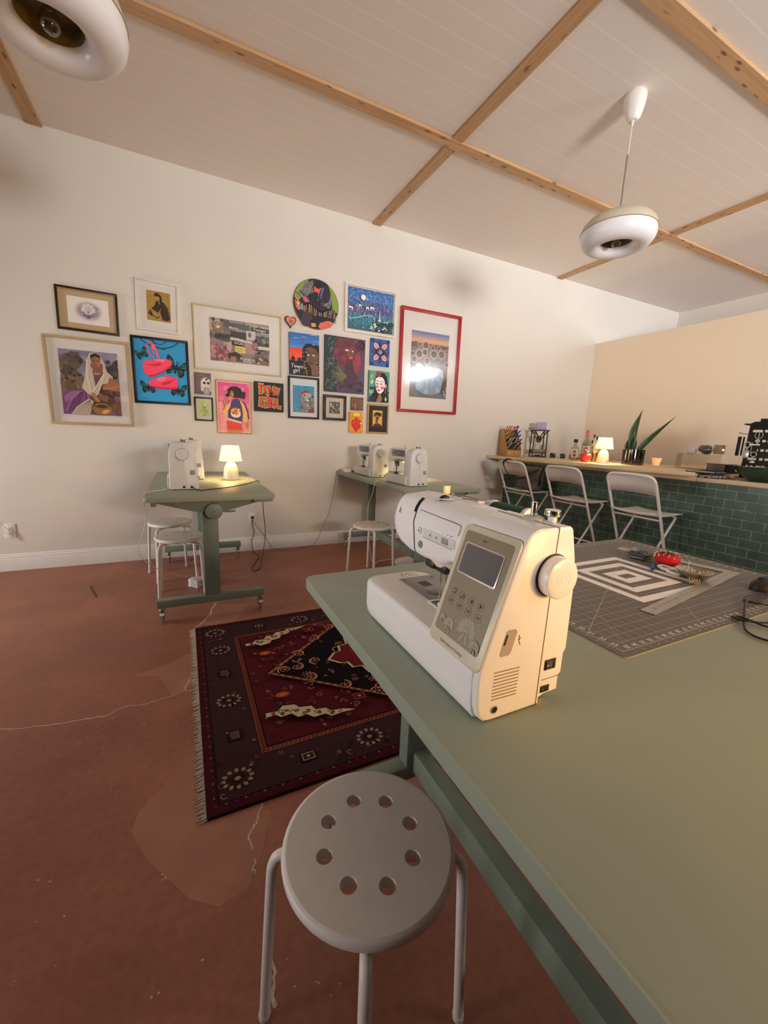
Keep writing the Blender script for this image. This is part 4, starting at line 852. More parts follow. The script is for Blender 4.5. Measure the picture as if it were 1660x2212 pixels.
def armring(y, xa, xb, za, zb, rf, rb):
    lo = [q for q in rrect(xa-.0015, xb, za, zb, rf, rb)]
    n = len(lo)//4
    s_ = zb-1.081
    upper = [(xa-.0015, 1.030+s_), (xa+.001, 1.040+s_), (xa+.0035, 1.049+s_), (xa+.0065, 1.058+s_), (xa+.0125, 1.068+s_), (xa+.021, 1.076+s_)]
    return [(x, y, z) for x, z in lo[:n]+upper[::-1]+lo[2*n:]]
rings = []
for y, xa, xb, za, zb, rf, rb in ((.505, .403, .513, .990, 1.081, .026, .008), (.548, .403, .513, .988, 1.082, .026, .010), (.562, .403, .513, .978, 1.082, .026, .016), (.580, .403, .513, .971, 1.083, .026, .016), (.64, .403, .513, .9695, 1.084, .026, .014), (.69, .403, .512, .970, 1.085, .026, .014), (.725, .403, .510, .977, 1.085, .028, .014), (.745, .404, .507, .988, 1.084, .030, .014), (.760, .407, .503, 1.002, 1.080, .030, .014), (.770, .412, .497, 1.018, 1.073, .026, .012), (.776, .420, .489, 1.032, 1.064, .015, .010)):
    rings.append(armring(y, xa, xb, za, zb, rf, rb))
b = MB(mo); b.loft(rings); b.build('arm', PLW, sm, smooth=40)
def rr2(x0, x1, y0, y1, rs, n=6):
    out = []
    for cx, cy, a, r in ((x1-rs[0], y1-rs[0], 0, rs[0]), (x0+rs[1], y1-rs[1], 90, rs[1]), (x0+rs[2], y0+rs[2], 180, rs[2]), (x1-rs[2], y0+rs[2], 270, rs[2])):
        for i in range(n+1): q = radians(a+90*i/n); out.append((cx+r*cos(q), cy+r*sin(q)))
    return out
b = MB(mo)
b.loft([[(x, y, z) for x, y in rr2(.349+d, .506-d, .40, .793-d, (.045, .03, .003))] for d, z in ((.016, .8025), (.007, .806), (.002, .816), (0, .83), (0, .876), (.0015, .882), (.006, .886))])
b.build('free_arm_bed', PLW, sm, smooth=40)
for x, y in ((.37, .42), (.37, .74), (.49, .42), (.48, .75)): MB(mo).cyl((x, y, .8), (x, y, .806), .009, .011, 14).build('rubber_foot', RUBBER, sm)
GRM = mat('needle_plate_grey', '#8f8b88', .35, .5, var=.05)
p = MB(mo).box(.417, .5035, .590, .748, .8852, .8866, r=.0006).build('needle_plate', GRM, sm)
b = MB(mo)
for k in range(6): b.box(.446+.004*k, .4475+.004*k, .688, .716, .8866, .8872)
for x, y in ((.424, .735), (.424, .60), (.495, .735), (.495, .60), (.47, .65)): b.cyl((x, y, .8866), (x, y, .8871), .0025, n=10)
b.build('feed_slot', BLK, p)
MB(mo).lathe([(0, .0008), (.018, .0007), (.020, 0)], (.452, .655, .8866), n=30).build('bobbin_cover', mat('smoky_bobbin_cover', '#5d5b5d', .25, var=.05), p)
MB(mo).flat([(.421, .60, .8868), (.441, .60, .8868), (.441, .685, .8868), (.430, .72, .8868), (.421, .73, .8868)]).build('cover_window', mat('grey_plate_window', '#777371', .3, var=.06), p)
b = MB(mo)
for _ in range(26): x, y = random.uniform(.430, .468), random.uniform(.756, .782); b.cyl((x, y, .886), (x, y, .8863), random.uniform(.0008, .0024), n=7)
b.build('printed_motif', mat('grey_print', '#9a938e', .5), sm)
# seams and slots
LINE = mat('seam_shadow_line', '#6f665c', .7, var=.05); DARK = mat('dark_slot', '#2a2523', .6, var=.05)
b = MB(mo); b.tube([(.4725, .3879, 1.0805), (.471, .3879, 1.05), (.4665, .3879, .803)], .0007, 6); b.tube([(.473, .3879, .842), (.515, .3879, .8425)], .0006, 6)
b.tube([(.4725, .388, 1.0812), (.4725, .44, 1.0814), (.476, .52, 1.0815)], .0006, 6); b.build('housing_seam', LINE, sm)
arcp = [(x, z) for x, y_, z in armring(.672, .403, .512, .970, 1.0848, .026, .014)]
front = [q for q in arcp if q[0] < .47]
b = MB(mo); b.tube([(x-.0003, .672-.012*max(0, (1.03-z)/.06)+.0, z+.0003) for x, z in front], .0011, 6)
b.tube([(x-.0004, .677, z+.0004) for x, z in front if z > 1.045], .0022, 6); b.build('thread_channel', DARK, sm)
b = MB(mo); b.tube(smoothpts([(.4082, .66, 1.0605), (.4075, .60, 1.0590), (.4070, .535, 1.0575), (.4055, .527, 1.053), (.4020, .528, 1.04)]), .0005, 5); b.tube([(.4014, .635, 1.0125), (.4014, .54, 1.0125)], .0005, 5); b.build('panel_line', LINE, sm)
pn = MB(mo).box(.4002, .4018, .533, .634, 1.0145, 1.0305, r=.0006).build('button_strip', mat('button_strip_plastic', '#e2dbd3', .4, var=.02), sm)
for y, z, r, m in ((.642, .996, .0078, mat('start_button_green', '#8b9a8a', .35, var=.05)), (.647, 1.0225, .0075, PLW2), (.607, 1.0225, .0055, PLW2), (.588, 1.0225, .0055, PLW2)):
    MB(mo).lathe([(0, -.0018), (r*.85, -.0016), (r, 0), (r, .001), (0, .001)], (.4012, y, z), n=20, ax='x').build('round_button', m, pn)
MB(mo).box(.3990, .4015, .552, .571, 1.0165, 1.0275, r=.001).build('speed_slider', mat('slider_grey', '#a29c98', .4), pn)
b = MB(mo)
for y, w in ((.567, .0015), (.556, .003), (.545, .004)): b.flat([(.4008, y-w/2, 1.0345), (.4008, y+w/2, 1.0345), (.4008, y+w/2, 1.0355), (.4008, y-w/2, 1.0355)])
for y in (.647, .607, .588): b.tube([(.3990, y-.002, 1.0205), (.3990, y, 1.0248), (.3990, y+.002, 1.0205)], .0004, 5)
b.tube([(.3990, .642, .9925), (.3990, .642, .9995)], .0004, 5); b.build('button_symbol', DKG, sm)
MB(mo).text('brother', (.4050, .7085, 1.0465), (0, -1, 0), (.29, 0, .957), .0195).build('brand_lettering', BLK, sm, smooth=0, recalc=False)
# sloped control plate
ux, uy, nn = Vector((0, -1, 0)), Vector((.31, 0, .951)), Vector((-.951, 0, .31))
PM = Matrix((( ux.x, uy.x, nn.x, .3497), (ux.y, uy.y, nn.y, .5155), (ux.z, uy.z, nn.z, .8785), (0, 0, 0, 1)))
def pmb(): q = MB(mo); q.m = PM; return q
def rrl(x0, x1, y0, y1, r, n=5): return rr2(x0, x1, y0, y1, (r, r, r), n)
plate = pmb().prism(rrl(0, .1245, 0, .196, .010), 'z', -.004, .0022, r=.0010).build('control_panel', mat('champagne_plastic', '#d9cdb2', .4, .05, var=.03), sm)
dk = pmb().prism(rrl(.0085, .1150, .0200, .1860, .005), 'z', .0020, .0027).build('display_field', mat('bronze_display_field', '#93846c', .32, .1, var=.04, coat=.3), plate)
pmb().prism(rrl(.0165, .1050, .1175, .1685, .004), 'z', .0025, .0036, r=.0004).build('screen_frame', mat('screen_frame_silver', '#d6c9b6', .3, .2), plate)
pmb().prism(rrl(.0190, .1025, .1200, .1660, .003), 'z', .0034, .0038).build('screen', mat('lcd_screen', '#6d6a68', .10, var=.06, coat=.6), plate)
sy = mat('panel_symbol_dark', '#3d3226', .5)
b = pmb()
for k, (x, y) in enumerate(((.027, .088), (.047, .0865), (.070, .0865), (.091, .0865), (.026, .0715), (.048, .071), (.070, .071), (.093, .070))):
    n = 20
    for i in range(n):
        q0, q1 = 2*pi*i/n, 2*pi*(i+1)/n; b.flat([(x+r*cos(q), y+r*sin(q), .0029) for r, q in ((.0068, q0), (.0068, q1), (.0064, q1), (.0064, q0))])
    if k == 2: b.flat([(x-.0035, y, .003), (x+.0025, y-.004, .003), (x+.0025, y+.004, .003)])
    elif k == 3: b.flat([(x+.0035, y, .003), (x-.0025, y+.004, .003), (x-.0025, y-.004, .003)])
    elif k == 0:
        for yy in (-.0028, .0028): b.flat([(x-.003, y+yy-.0006, .003), (x+.003, y+yy-.0006, .003), (x+.003, y+yy+.0006, .003), (x-.003, y+yy+.0006, .003)])
        b.flat([(x+.0022, y-.0028, .003), (x+.0034, y-.0028, .003), (x+.0034, y+.0028, .003), (x+.0022, y+.0028, .003)])
    elif k == 1:
        b.flat([(x-.005, y-.003, .003), (x-.001, y-.003, .003), (x-.001, y-.0018, .003), (x-.005, y-.0018, .003)]); b.tube([(x+.001, y-.003, .003), (x+.001, y+.003, .003), (x+.0045, y+.003, .003), (x+.0045, y-.003, .003)], .0004, 5, closed=True)
    else:
        b.tube([(x-.002, y-.0025, .003), (x-.002, y+.0025, .003)], .0003, 5); b.tube([(x+.002, y-.0025, .003), (x+.002, y+.0025, .003)], .0003, 5); b.tube([(x-.002, y, .003), (x+.002, y, .003)], .0003, 5)
b.build('touch_key', sy, plate, recalc=False, smooth=0)
b = pmb(); FZ = [.0028]
def petal(x, y, r0, r1, a, w, n=10):
    FZ[0] += .00002; pts = []
    for i in range(n):
        t = 2*pi*i/n; px, py = r0+(r1-r0)*(.5-.5*cos(t)), w*sin(t); pts.append((x+px*cos(a)-py*sin(a), y+px*sin(a)+py*cos(a), FZ[0]))
    b.flat(pts)
for x, y, s in ((.079, .043, 1.), (.039, .036, .62), (.021, .040, .36), (.104, .030, .55)):
    for k in range(9): petal(x, y, .006*s, .0205*s, radians(-10+25*k), .0042*s)
    for k in range(5): petal(x, y-.002*s, .0, .008*s, radians(20+35*k), .0022*s)
    petal(x, y, .004*s, .021*s, radians(-65), .003*s); petal(x, y, .004*s, .021*s, radians(-115), .003*s)
b.build('floral_print', mat('pale_floral_print', '#aca186', .5, var=.1, scale=300), plate, recalc=False, smooth=0)
pmb().text('Embroidery & Sewing', (.0585, .0085, .0024), (1, 0, 0), (0, 1, 0), .0062).text('3671', (.056, .177, .0030), (1, 0, 0), (0, 1, 0), .0050).build('panel_lettering', sy, plate, recalc=False, smooth=0)
# end face fittings
YE = .3878
b = MB(mo)
b.prism([(.3955, .939), (.409, .9385), (.4125, .934), (.4035, .904), (.400, .900), (.385, .9005), (.3835, .905), (.392, .936)], 'y', YE-.0003, YE+.001); u = b.build('port_recess', mat('shaded_recess_plastic', '#a89a8c', .5, var=.05), sm)
MB(mo).prism([(.3925, .9325), (.3955, .9325), (.3915, .9175), (.3885, .9175)], 'y', YE-.0008, YE).build('usb_port', BLK, u)
b = MB(mo)
for k in range(9):
    z = .8775-.0053*k; x = .3772-.0002*k; b.tube([(x, YE, z), (x+.047, YE, z-.0015)], .00075, 6)
b.build('vent_slot', mat('vent_shadow', '#8a6d4c', .7), sm)
b = MB(mo).tube([(.4205, YE, .912), (.4165, YE, .920), (.4170, YE, .928)], .0005, 5).tube([(.4165, YE, .920), (.4205, YE, .9235)], .0005, 5); b.build('port_symbol', DKG, sm)
j = MB(mo).lathe([(.0062, .0), (.0062, -.0012), (.0045, -.0014), (.0045, 0)], (.3830, YE+.0005, .8185), n=20, ax='y', cap=False).build('foot_pedal_jack', CHROME, sm)
MB(mo).lathe([(0, -.0002), (.0046, -.0002), (.0046, .0004), (0, .0004)], (.3830, YE, .8185), n=20, ax='y').build('jack_hole', BLK, j)
w = MB(mo).box(.4760, .4995, YE-.0006, YE+.002, .8575, .8745, r=.0004).build('power_switch', BLK, sm)
MB(mo).prism([(.478, .8595), (.491, .8595), (.491, .8725), (.478, .8725)], 'y', YE-.0022, YE, r=.0005).build('rocker', DKG, w)
MB(mo).lathe([(.0016, 0), (.0016, -.0003), (.0010, -.0003), (.0010, 0)], (.4815, YE-.0023, .866), n=14, ax='y', cap=False).tube([(.4875, YE-.0024, .864), (.4875, YE-.0024, .868)], .0003, 5).build('switch_marks', PLW, w)
w = MB(mo).box(.4730, .4915, YE-.0006, YE+.002, .8205, .8315, r=.0004).build('power_inlet', BLK, sm)
MB(mo).box(.476, .4795, YE-.002, YE, .8255, .8265).build('inlet_pin', STEEL, w)
wc = (.4690, YE, 1.0112)
hw = MB(mo).lathe([(.0300, -.001), (.0305, -.004), (.0305, -.0160), (.0295, -.0182), (.0270, -.0195), (.0134, -.0195), (.0130, -.0190), (.0126, -.0195), (.0058, -.0198), (.0054, -.0193), (.0050, -.0198), (0, -.0199)], wc, n=56, ax='y').build('hand_wheel', PLW, sm, smooth=30)
MB(mo).lathe([(0, .0008), (.0322, .0008), (.0322, -.0012), (0, -.0012)], wc, n=48, ax='y').build('wheel_gap', DARK, hw)
# top fittings
b = MB(mo).lathe([(0, 0), (.016, 0), (.017, .003), (.014, .0055), (.008, .007), (0, .007)], (.482, .447, 1.0805), n=28); bw_ = b.build('bobbin_winder', mat('winder_base', '#cfc7ba', .35, .2), sm)
MB(mo).cyl((.482, .447, 1.087), (.482, .447, 1.108), .0046, n=20).build('winder_spindle', CHROME, bw_)
b = MB(mo).cyl((.497, .424, 1.0805), (.497, .424, 1.0905), .0065, n=20); k = b.build('bobbin_stopper', PLW, sm)
MB(mo).lathe([(0, 0), (.0118, 0), (.0122, .0015), (.0118, .0085), (.0108, .0095), (0, .0095)], (.497, .424, 1.0900), n=28).build('stopper_cap', CHROME, k)
MB(mo).box(.489, .503, .698, .705, 1.083, 1.100, r=.001).build('thread_clip', mat('yellowed_clear_plastic', '#e9dc9e', .3, var=.04), sm)
k = MB(mo).lathe([(0, .0016), (.016, .0012), (.020, 0)], (.449, .640, 1.0835), n=28).build('dial_recess', PLW2, sm)
MB(mo).ell((.449, .640, 1.083), (.012, .006, .008)).build('tension_dial', BLK, k)
MB(mo).tube(smoothpts([(.500, .495, 1.066), (.536, .497, 1.066), (.536, .60, 1.066), (.520, .62, 1.066)]), .003, 8).box(.505, .545, .607, .616, 1.050, 1.082, r=.002).build('spool_holder', PLW, sm)
b = MB(mo).tube(smoothpts([(.500, .60, 1.086), (.492, .63, 1.0885), (.485, .655, 1.0875), (.495, .68, 1.0875)]), .0016, 6).tube(smoothpts([(.505, .585, 1.086), (.48, .60, 1.0875), (.47, .612, 1.0875)]), .0012, 6); b.build('thread_guide', STEEL, sm)
# needle and presser foot
b = MB(mo).box(.412, .442, .570, .612, .955, .976, r=.004); b.box(.405, .425, .600, .628, .958, .972, r=.003); b.build('needle_clamp_block', mat('dark_metal', '#4a423c', .35, .7, var=.08), sm)
MB(mo).ell((.438, .597, .980), (.034, .042, .026)).build('lamp_housing', mat('lit_lamp_housing', '#f6e3c4', .35, var=.02), sm)  # cream colour carries the LED light on the head's underside
b = MB(mo).cyl((.424, .582, .905), (.424, .582, .96), .0034, n=12).cyl((.424, .600, .93), (.424, .600, .96), .003, n=12).cyl((.424, .600, .8875), (.424, .600, .932), .0008, n=8); b.build('needle_bar', STEEL, sm)
b = MB(mo).box(.4185, .430, .573, .589, .900, .911, r=.002).box(.420, .4235, .566, .575, .905, .925, r=.001); pf = b.build('presser_foot_shank', DKG, sm)
b = MB(mo).tube([(.408, .613, .8885), (.408, .575, .8885), (.411, .569, .8885), (.438, .569, .8885), (.440, .575, .8885), (.440, .606, .8885), (.437, .613, .8885), (.411, .615, .8885)], .0016, 6, closed=True).box(.415, .433, .576, .592, .887, .894, r=.001); b.build('presser_foot', PLW, pf)
MB(mo).box(.423, .4265, .557, .568, .895, .929, r=.001).build('foot_lever', mat('pale_yellow_plastic', '#efdf9b', .35), pf)
# green thread spool lying on the machine
so = (.536, .553, 1.066)
sp = thing('thread_spool', 'dark green thread spool lying on top of the large sewing machine', 'thread spool', so)
MB(so).lathe([(0, -.040), (.0170, -.040), (.0178, -.036), (.0180, .034), (.0170, .040), (0, .040)], so, n=32, ax='y').build('thread', mat('dark_green_thread', '#1d4a40', .6, var=.12, scale=400, bump=.3, bscale=900), sp)
for y in (-.049, .040): MB(so).lathe([(0, 0), (.0185, 0), (.0193, .002), (.0193, .006), (.018, .009), (0, .009)], (so[0], so[1]+y, so[2]), n=28, ax='y').build('end_cap', PLW, sp)
# ---------------------------------------------------------------- the four smaller sewing machines on the back tables
def make_machine(label, loc, rot):
    t = thing('sewing_machine', label, 'sewing machine', loc, rot, 'smaller white sewing machines on the back tables')
    P = [(-.086, .004), (-.086, .06), (-.083, .14), (-.080, .24), (-.074, .272), (-.060, .290), (-.030, .301), (.0, .305), (.030, .302), (.055, .288), (.068, .268), (.076, .20), (.083, .10), (.086, .03), (.086, .004)]
    def ins(d): return [(x-x*d/.08, z-(z-.15)*d/.15) for x, z in P]
    MB().loft([[(x, y, z) for x, z in ins(d)] for y, d in ((0, .005), (.002, .002), (.005, 0), (.105, 0), (.112, .003))]).build('tower_housing', PLW2, t, smooth=35)
    r = []
    for y, xa, xb, za, zb in ((.10, -.079, .062, .205, .300), (.22, -.079, .062, .207, .300), (.28, -.079, .061, .200, .299), (.30, -.079, .060, .182, .299), (.36, -.078, .058, .178, .296), (.385, -.075, .054, .196, .290), (.398, -.066, .046, .222, .278), (.402, -.05, .03, .24, .265)):
        r.append([(x, y, z) for x, z in rrect(xa, xb, za, zb, .028, .010)])
    MB().loft(r).build('arm', PLW2, t, smooth=40)
    MB().loft([[(x, y, z) for x, y in rr2(-.098+d, .070-d, .05, .405-d, (.03, .02, .004))] for d, z in ((.008, .004), (.001, .010), (0, .02), (0, .068), (.002, .073), (.005, .075))]).build('free_arm_bed', PLW2, t, smooth=40)
    MB().box(-.060, .035, .27, .37, .0748, .0760, r=.0005).build('needle_plate', STEEL, t)
    w = MB().lathe([(0, .002), (.036, .002), (.037, -.004), (.036, -.017), (.033, -.021), (0, -.0215)], (-.003, 0, .228), n=36, ax='y').build('hand_wheel', PLW2, t, smooth=30)
    MB().lathe([(0, .001), (.0385, .001), (.0385, -.0015), (0, -.0015)], (-.003, 0, .228), n=36, ax='y').build('wheel_gap', DKG, w)
    pn = MB().box(-.0805, -.078, .105, .325, .232, .284, r=.0008).build('display_panel', mat('slate_display_panel', '#6b6a6a', .35, var=.04, coat=.3), t)
    b = MB()
    for y, z, s in ((.30, .272, .010), (.295, .272, .008), (.30, .243, .007), (.275, .243, .006), (.215, .262, .005), (.215, .250, .005), (.14, .255, .004)):
        b.box(-.0812, -.0804, y-s, y+s, z-s*.6, z+s*.6)
    b.build('display_mark', mat('pale_display_mark', '#c9c8c8', .4, var=.04), pn)
    MB().box(.036, .066, -.0008, .001, .098, .128, r=.0003).build('rating_label', mat('grey_rating_label', '#9c9ca0', .5), t)
    s = MB().tube([(.0, -.0006, .305), (.001, -.0006, .268)], .0006, 5).tube([(.0, -.0006, .19), (.012, -.0006, .034)], .0006, 5).tube([(-.02, -.0006, .0335), (.068, -.0006, .0335), (.072, -.0006, .012)], .0006, 5)
    s.build('housing_seam', mat('machine_seam', '#a5a2a0', .6), t)
    for x in (-.001, .043): MB().box(x-.008, x+.008, -.001, .002, .013, .026, r=.0005).build('socket', BLK, t)
    b = MB().cyl((-.03, .32, .085), (-.03, .32, .18), .004, n=10).box(-.042, -.02, .30, .335, .158, .182, r=.002).cyl((-.035, .335, .10), (-.035, .335, .16), .0012, n=6); b.build('needle_bar', DKG, t)
    MB().box(-.042, -.018, .305, .345, .0765, .088, r=.002).tube([(-.03, .32, .088), (-.03, .32, .12), (-.02, .31, .13)], .002, 6).build('presser_foot', DKG, t)
    MB().box(-.052, -.012, .30, .302, .140, .178, r=.0005).build('front_shield', mat('frosted_grey_plastic', '#b5b0ab', .3, var=.03), t)
    b = MB().lathe([(0, 0), (.012, 0), (.012, .003), (.004, .005), (.004, .016), (0, .017)], (.012, .035, .302), n=16); b.box(-.006, .004, .05, .058, .302, .318, r=.001); b.build('bobbin_winder', DKG, t)
    b = MB().tube(smoothpts([(-.01, .235, .299), (-.008, .235, .314), (-.002, .235, .318), (.004, .235, .312)]), .0014, 6); b.build('thread_guide', DKG, t)
    h = MB().cyl((.052, .03, .285), (.052, .17, .297), .0032, n=8).build('spool_pin', PLW2, t)
    MB().lathe([(0, 0), (.019, 0), (.021, .003), (.019, .006), (.008, .008), (0, .008)], (.055, .022, .284), n=20, ax='y').build('spool_cap', PLW2, h)
    MB().box(.070, .088, .25, .29, .10, .135, r=.006).build('lifter_lever', PLW2, t)
    return t
m1 = make_machine('white sewing machine at the front left of the left table, hand wheel end facing us', (-.010, 2.876, ZT), radians(1))
dup(m1, (.045, 3.44, ZT), radians(-1), 'white sewing machine on the left table, half hidden behind the first one')
dup(m1, (1.692, 2.787, ZT), radians(2), 'white sewing machine on the back right table, the nearer one with the bluish white end')
m4 = dup(m1, (1.668, 3.455, ZT), radians(2), 'white sewing machine on the back right table, the farther one next to the wall')

# ---------------------------------------------------------------- glowing table lamps
def shade_mat():
    m = bpy.data.materials.new('lit_lamp_shade'); m.use_nodes = True
    nt = m.node_tree; N = nt.nodes; L = nt.links; b = N['Principled BSDF']
    b.inputs['Base Color'].default_value = (*lin('#f4e2b4'), 1); b.inputs['Roughness'].default_value = .7
    tc = N.new('ShaderNodeTexCoord'); sp = N.new('ShaderNodeSeparateXYZ'); L.new(tc.outputs['Generated'], sp.inputs['Vector'])
    cr = N.new('ShaderNodeValToRGB'); e = cr.color_ramp.elements
    e[0].position = 0.; e[0].color = (1., .72, .25, 1); e[1].position = 1.; e[1].color = (1., .78, .34, 1)
    k = e.new(.5); k.color = (1., .86, .45, 1)
    L.new(sp.outputs['Z'], cr.inputs['Fac']); L.new(cr.outputs['Color'], b.inputs['Emission Color']); b.inputs['Emission Strength'].default_value = 1.5
    return m
SHADE = shade_mat()
def make_lamp(label, loc, power=3.0):
    t = thing('table_lamp', label, 'lamp', loc, 0, 'small glowing table lamps')
    b = MB().lathe([(0, 0), (.054, 0), (.057, .004), (.058, .02), (.057, .05), (.052, .085), (.042, .115), (.028, .135), (.016, .142), (0, .142)], n=36).build('lamp_base', mat('cream_lamp_base', '#efe6d6', .4, var=.02, coat=.2), t, smooth=60)
    MB().lathe([(.0065, 0), (.006, -.003), (0, -.003)], (0, -.0575, .026), n=14, ax='y').build('touch_switch', CHROME, b)
    MB().cyl((0, 0, .140), (0, 0, .160), .012, n=18).build('neck', mat('brass_neck', '#d9a736', .35, .8, var=.05), t)
    MB().lathe([(.086, .150), (.064, .268), (.0628, .268), (.0846, .150), (.086, .150)], n=44, cap=False).build('lamp_shade', SHADE, t, smooth=60)
    return t
def lamp_light(loc, e, h=.20, r=.03, col=(1., .70, .36), name='lamp_bulb'):
    l = bpy.data.lights.new(name, 'POINT'); l.energy = e; l.color = col; l.shadow_soft_size = r
    o = bpy.data.objects.new(name, l); COL.objects.link(o); o.location = (loc[0], loc[1], loc[2]+h); return o
LAMPS = [((.328, 3.43, ZT), 'small lit table lamp with a yellow shade on the left green table', 6.0),
         ((3.985, 2.845, 1.0), 'small lit table lamp on the bar beside the red apple pot', 9.0),
         ((1.945, 3.36, ZT), 'small lit table lamp hidden behind the machines on the back right table', 6.0)]
tl = make_lamp(LAMPS[0][1], LAMPS[0][0])
for loc, lab, e in LAMPS[1:]: dup(tl, loc, 0, lab)
for k, (loc, lab, e) in enumerate(LAMPS): lamp_light(loc, e, col=(1., .70, .36))

# things lying on the back tables
ad = t = thing('power_adapter', 'white power adapter box on the back corner of the right table by the wall', 'adapter', (1.53, 3.98, ZT))
MB().box(-.05, .05, -.045, .045, 0, .038, r=.008).build('adapter_case', PLW2, t); MB().box(.030, .046, -.047, -.043, .010, .026, r=.002).build('adapter_socket', BLK, t)
t = thing('foot_pedal', 'white foot pedal lying on the right table behind the farther machine', 'foot pedal', (1.685, 4.01, ZT))
MB().prism([(-.085, 0), (.085, 0), (.085, .018), (.05, .042), (-.07, .052), (-.085, .04)], 'x', -.045, .045, r=.006).build('pedal_body', PLW2, t, rotz=1.57)
MB().box(-.086, .06, -.046, -.040, .0, .006, r=.002).build('pedal_base', DKG, t)
t = thing('foot_pedal', 'white foot pedal with a black plug on the right table, right of the machines', 'foot pedal', (2.09, 3.55, ZT))
MB().prism([(-.07, 0), (.07, 0), (.07, .012), (-.06, .034), (-.07, .03)], 'x', -.05, .05, r=.006).build('pedal_body', PLW2, t, rotz=-1.2)
MB().tube(smoothpts([(-.06, -.02, .02), (-.12, -.02, .012), (-.18, .0, .006)]), .004, 6).build('pedal_cord', BCORD, t)
def floor_pedal(label, loc, rot):
    t = thing('foot_pedal', label, 'foot pedal', loc, rot)
    MB().prism([(-.085, .004), (.085, .004), (.085, .022), (.04, .045), (-.05, .062), (-.085, .058)], 'x', -.048, .048, r=.006).build('pedal_body', PLW2, t)
    MB().box(-.050, .050, -.088, .088, 0, .006, r=.002).build('pedal_base', PLW2, t)
    return t
fp1 = floor_pedal('white foot pedal on the floor under the left table near the white stools', (.075, 3.30, 0), radians(-50))
fp2 = floor_pedal('grey-white foot pedal on the floor behind the head of the big sewing machine', (1.84, 3.22, 0), radians(70))
# cords belong to the machines and pedals they come out of
room_mb(m1).box(.565, .593, YW-.03, YW-.0095, .331, .352, r=.004).tube(smoothpts([(.579, YW-.028, .336), (.574, YW-.032, .28), (.592, YW-.03, .196), (.566, YW-.04, .1), (.572, YW-.10, .008), (.6, 3.86, .005), (.55, 3.72, .005), (.495, 3.58, .005), (.482, 3.50, .005), (.497, 3.45, .005), (.541, 3.50, .005), (.575, 3.60, .02), (.60, 3.62, .12), (.62, 3.62, .30), (.59, 3.52, .5), (.565, 3.42, .65), (.535, 3.30, .74), (.522, 3.28, .785), (.512, 3.262, .806), (.490, 3.25, .806), (.42, 3.14, .805), (.331, 3.012, .805), (.22, 2.90, .805), (.13, 2.845, .805), (.085, 2.805, .806), (.055, 2.815, .812), (.043, 2.850, .820), (.034, 2.876, .820)]), .0032, 6).build('power_cord', BCORD, m1)
room_mb(fp1).tube(smoothpts([(-.112, 2.885, .810), (-.14, 2.86, .804), (-.175, 2.84, .804), (-.205, 2.80, .804), (-.224, 2.76, .803), (-.232, 2.75, .785), (-.238, 2.84, .73), (-.238, 2.88, .62), (-.262, 2.86, .52), (-.29, 2.88, .40), (-.20, 2.92, .28), (-.06, 3.04, .17), (.0, 3.16, .12), (.02, 3.24, .075), (.045, 3.275, .050)]), .0022, 6).build('pedal_cord', WCORD, fp1)
room_mb(fp2).tube(smoothpts([(1.60, 3.45, .812), (1.57, 3.35, .803), (1.53, 3.22, .803), (1.475, 3.14, .803), (1.455, 3.12, .79), (1.446, 3.14, .70), (1.45, 3.22, .60), (1.47, 3.28, .48), (1.50, 3.32, .3), (1.53, 3.33, .12), (1.56, 3.32, .006), (1.62, 3.29, .03), (1.70, 3.26, .045), (1.79, 3.24, .05)]), .0026, 6).build('pedal_cord', WCORD, fp2)
room_mb(ad).tube(smoothpts([(.585, YW-.012, .30), (.632, YW-.01, .235), (.689, YW-.02, .153), (.76, YW-.03, .03), (.80, YW-.05, .006), (.86, 4.0, .005), (.97, 3.95, .005), (1.05, 4.02, .005), (1.16, 4.07, .006), (1.24, YW-.03, .06), (1.322, YW-.01, .234), (1.369, YW-.008, .325), (1.403, YW-.008, .44), (1.425, YW-.008, .556), (1.444, YW-.008, .659), (1.452, YW-.012, .75), (1.456, YW-.03, .806), (1.47, 4.0, .815), (1.482, 3.985, .815)]), .0026, 6).build('power_cord', GCORD, ad)
room_mb(m4).tube(smoothpts([(1.755, 3.451, .82), (1.775, 3.42, .806), (1.90, 3.52, .804), (2.1, 3.60, .804), (2.185, 3.64, .804), (2.202, 3.65, .79), (2.20, 3.66, .70), (2.10, 3.60, .45), (2.05, 3.48, .20), (2.08, 3.38, .03), (2.15, 3.34, .004), (2.25, 3.34, .004)]), .003, 6).build('power_cord', BCORD, m4)

# ---------------------------------------------------------------- cutting mat
MX0, MX1, MY0, MY1, MZ = .736, 1.684, .4205, 1.052, .8022
mt = thing('cutting_mat', 'large grey cutting mat with a white grid on the foreground table', 'cutting mat', (MX0, MY0, ZT))
MO = (MX0, MY0, ZT)
MB(MO).prism(rr2(MX0, MX1, MY0, MY1, (.010, .010, .010)), 'z', ZT, MZ).build('mat_board', mat('grey_mat_vinyl', '#655f59', .5, var=.10, scale=300, bump=.1, bscale=1200), mt)
MB(MO).prism(rr2(MX0-.0006, MX1+.0006, MY0-.0006, MY1+.0006, (.010, .010, .010)), 'z', ZT+.0002, ZT+.0014).build('mat_core', mat('pale_mat_edge', '#c9c08f', .5), mt)
GX0, GX1, GY0, GY1 = MX0+.0185, MX0+.0185+.9144, MY0+.0175, MY0+.0175+.6096-.01
IN = .0254
b = MB(MO); Z1 = MZ+.00012
def ln(x0, y0, x1, y1, w, z=Z1):
    d = Vector((x1-x0, y1-y0, 0)); n = Vector((-d.y, d.x, 0)).normalized()*w/2; p, q = Vector((x0, y0, z)), Vector((x1, y1, z)); b.flat([p+n, p-n, q-n, q+n])
for i in range(1, 36): ln(GX0+IN*i, GY0+.02*(1), GX0+IN*i, GY1, .0006)
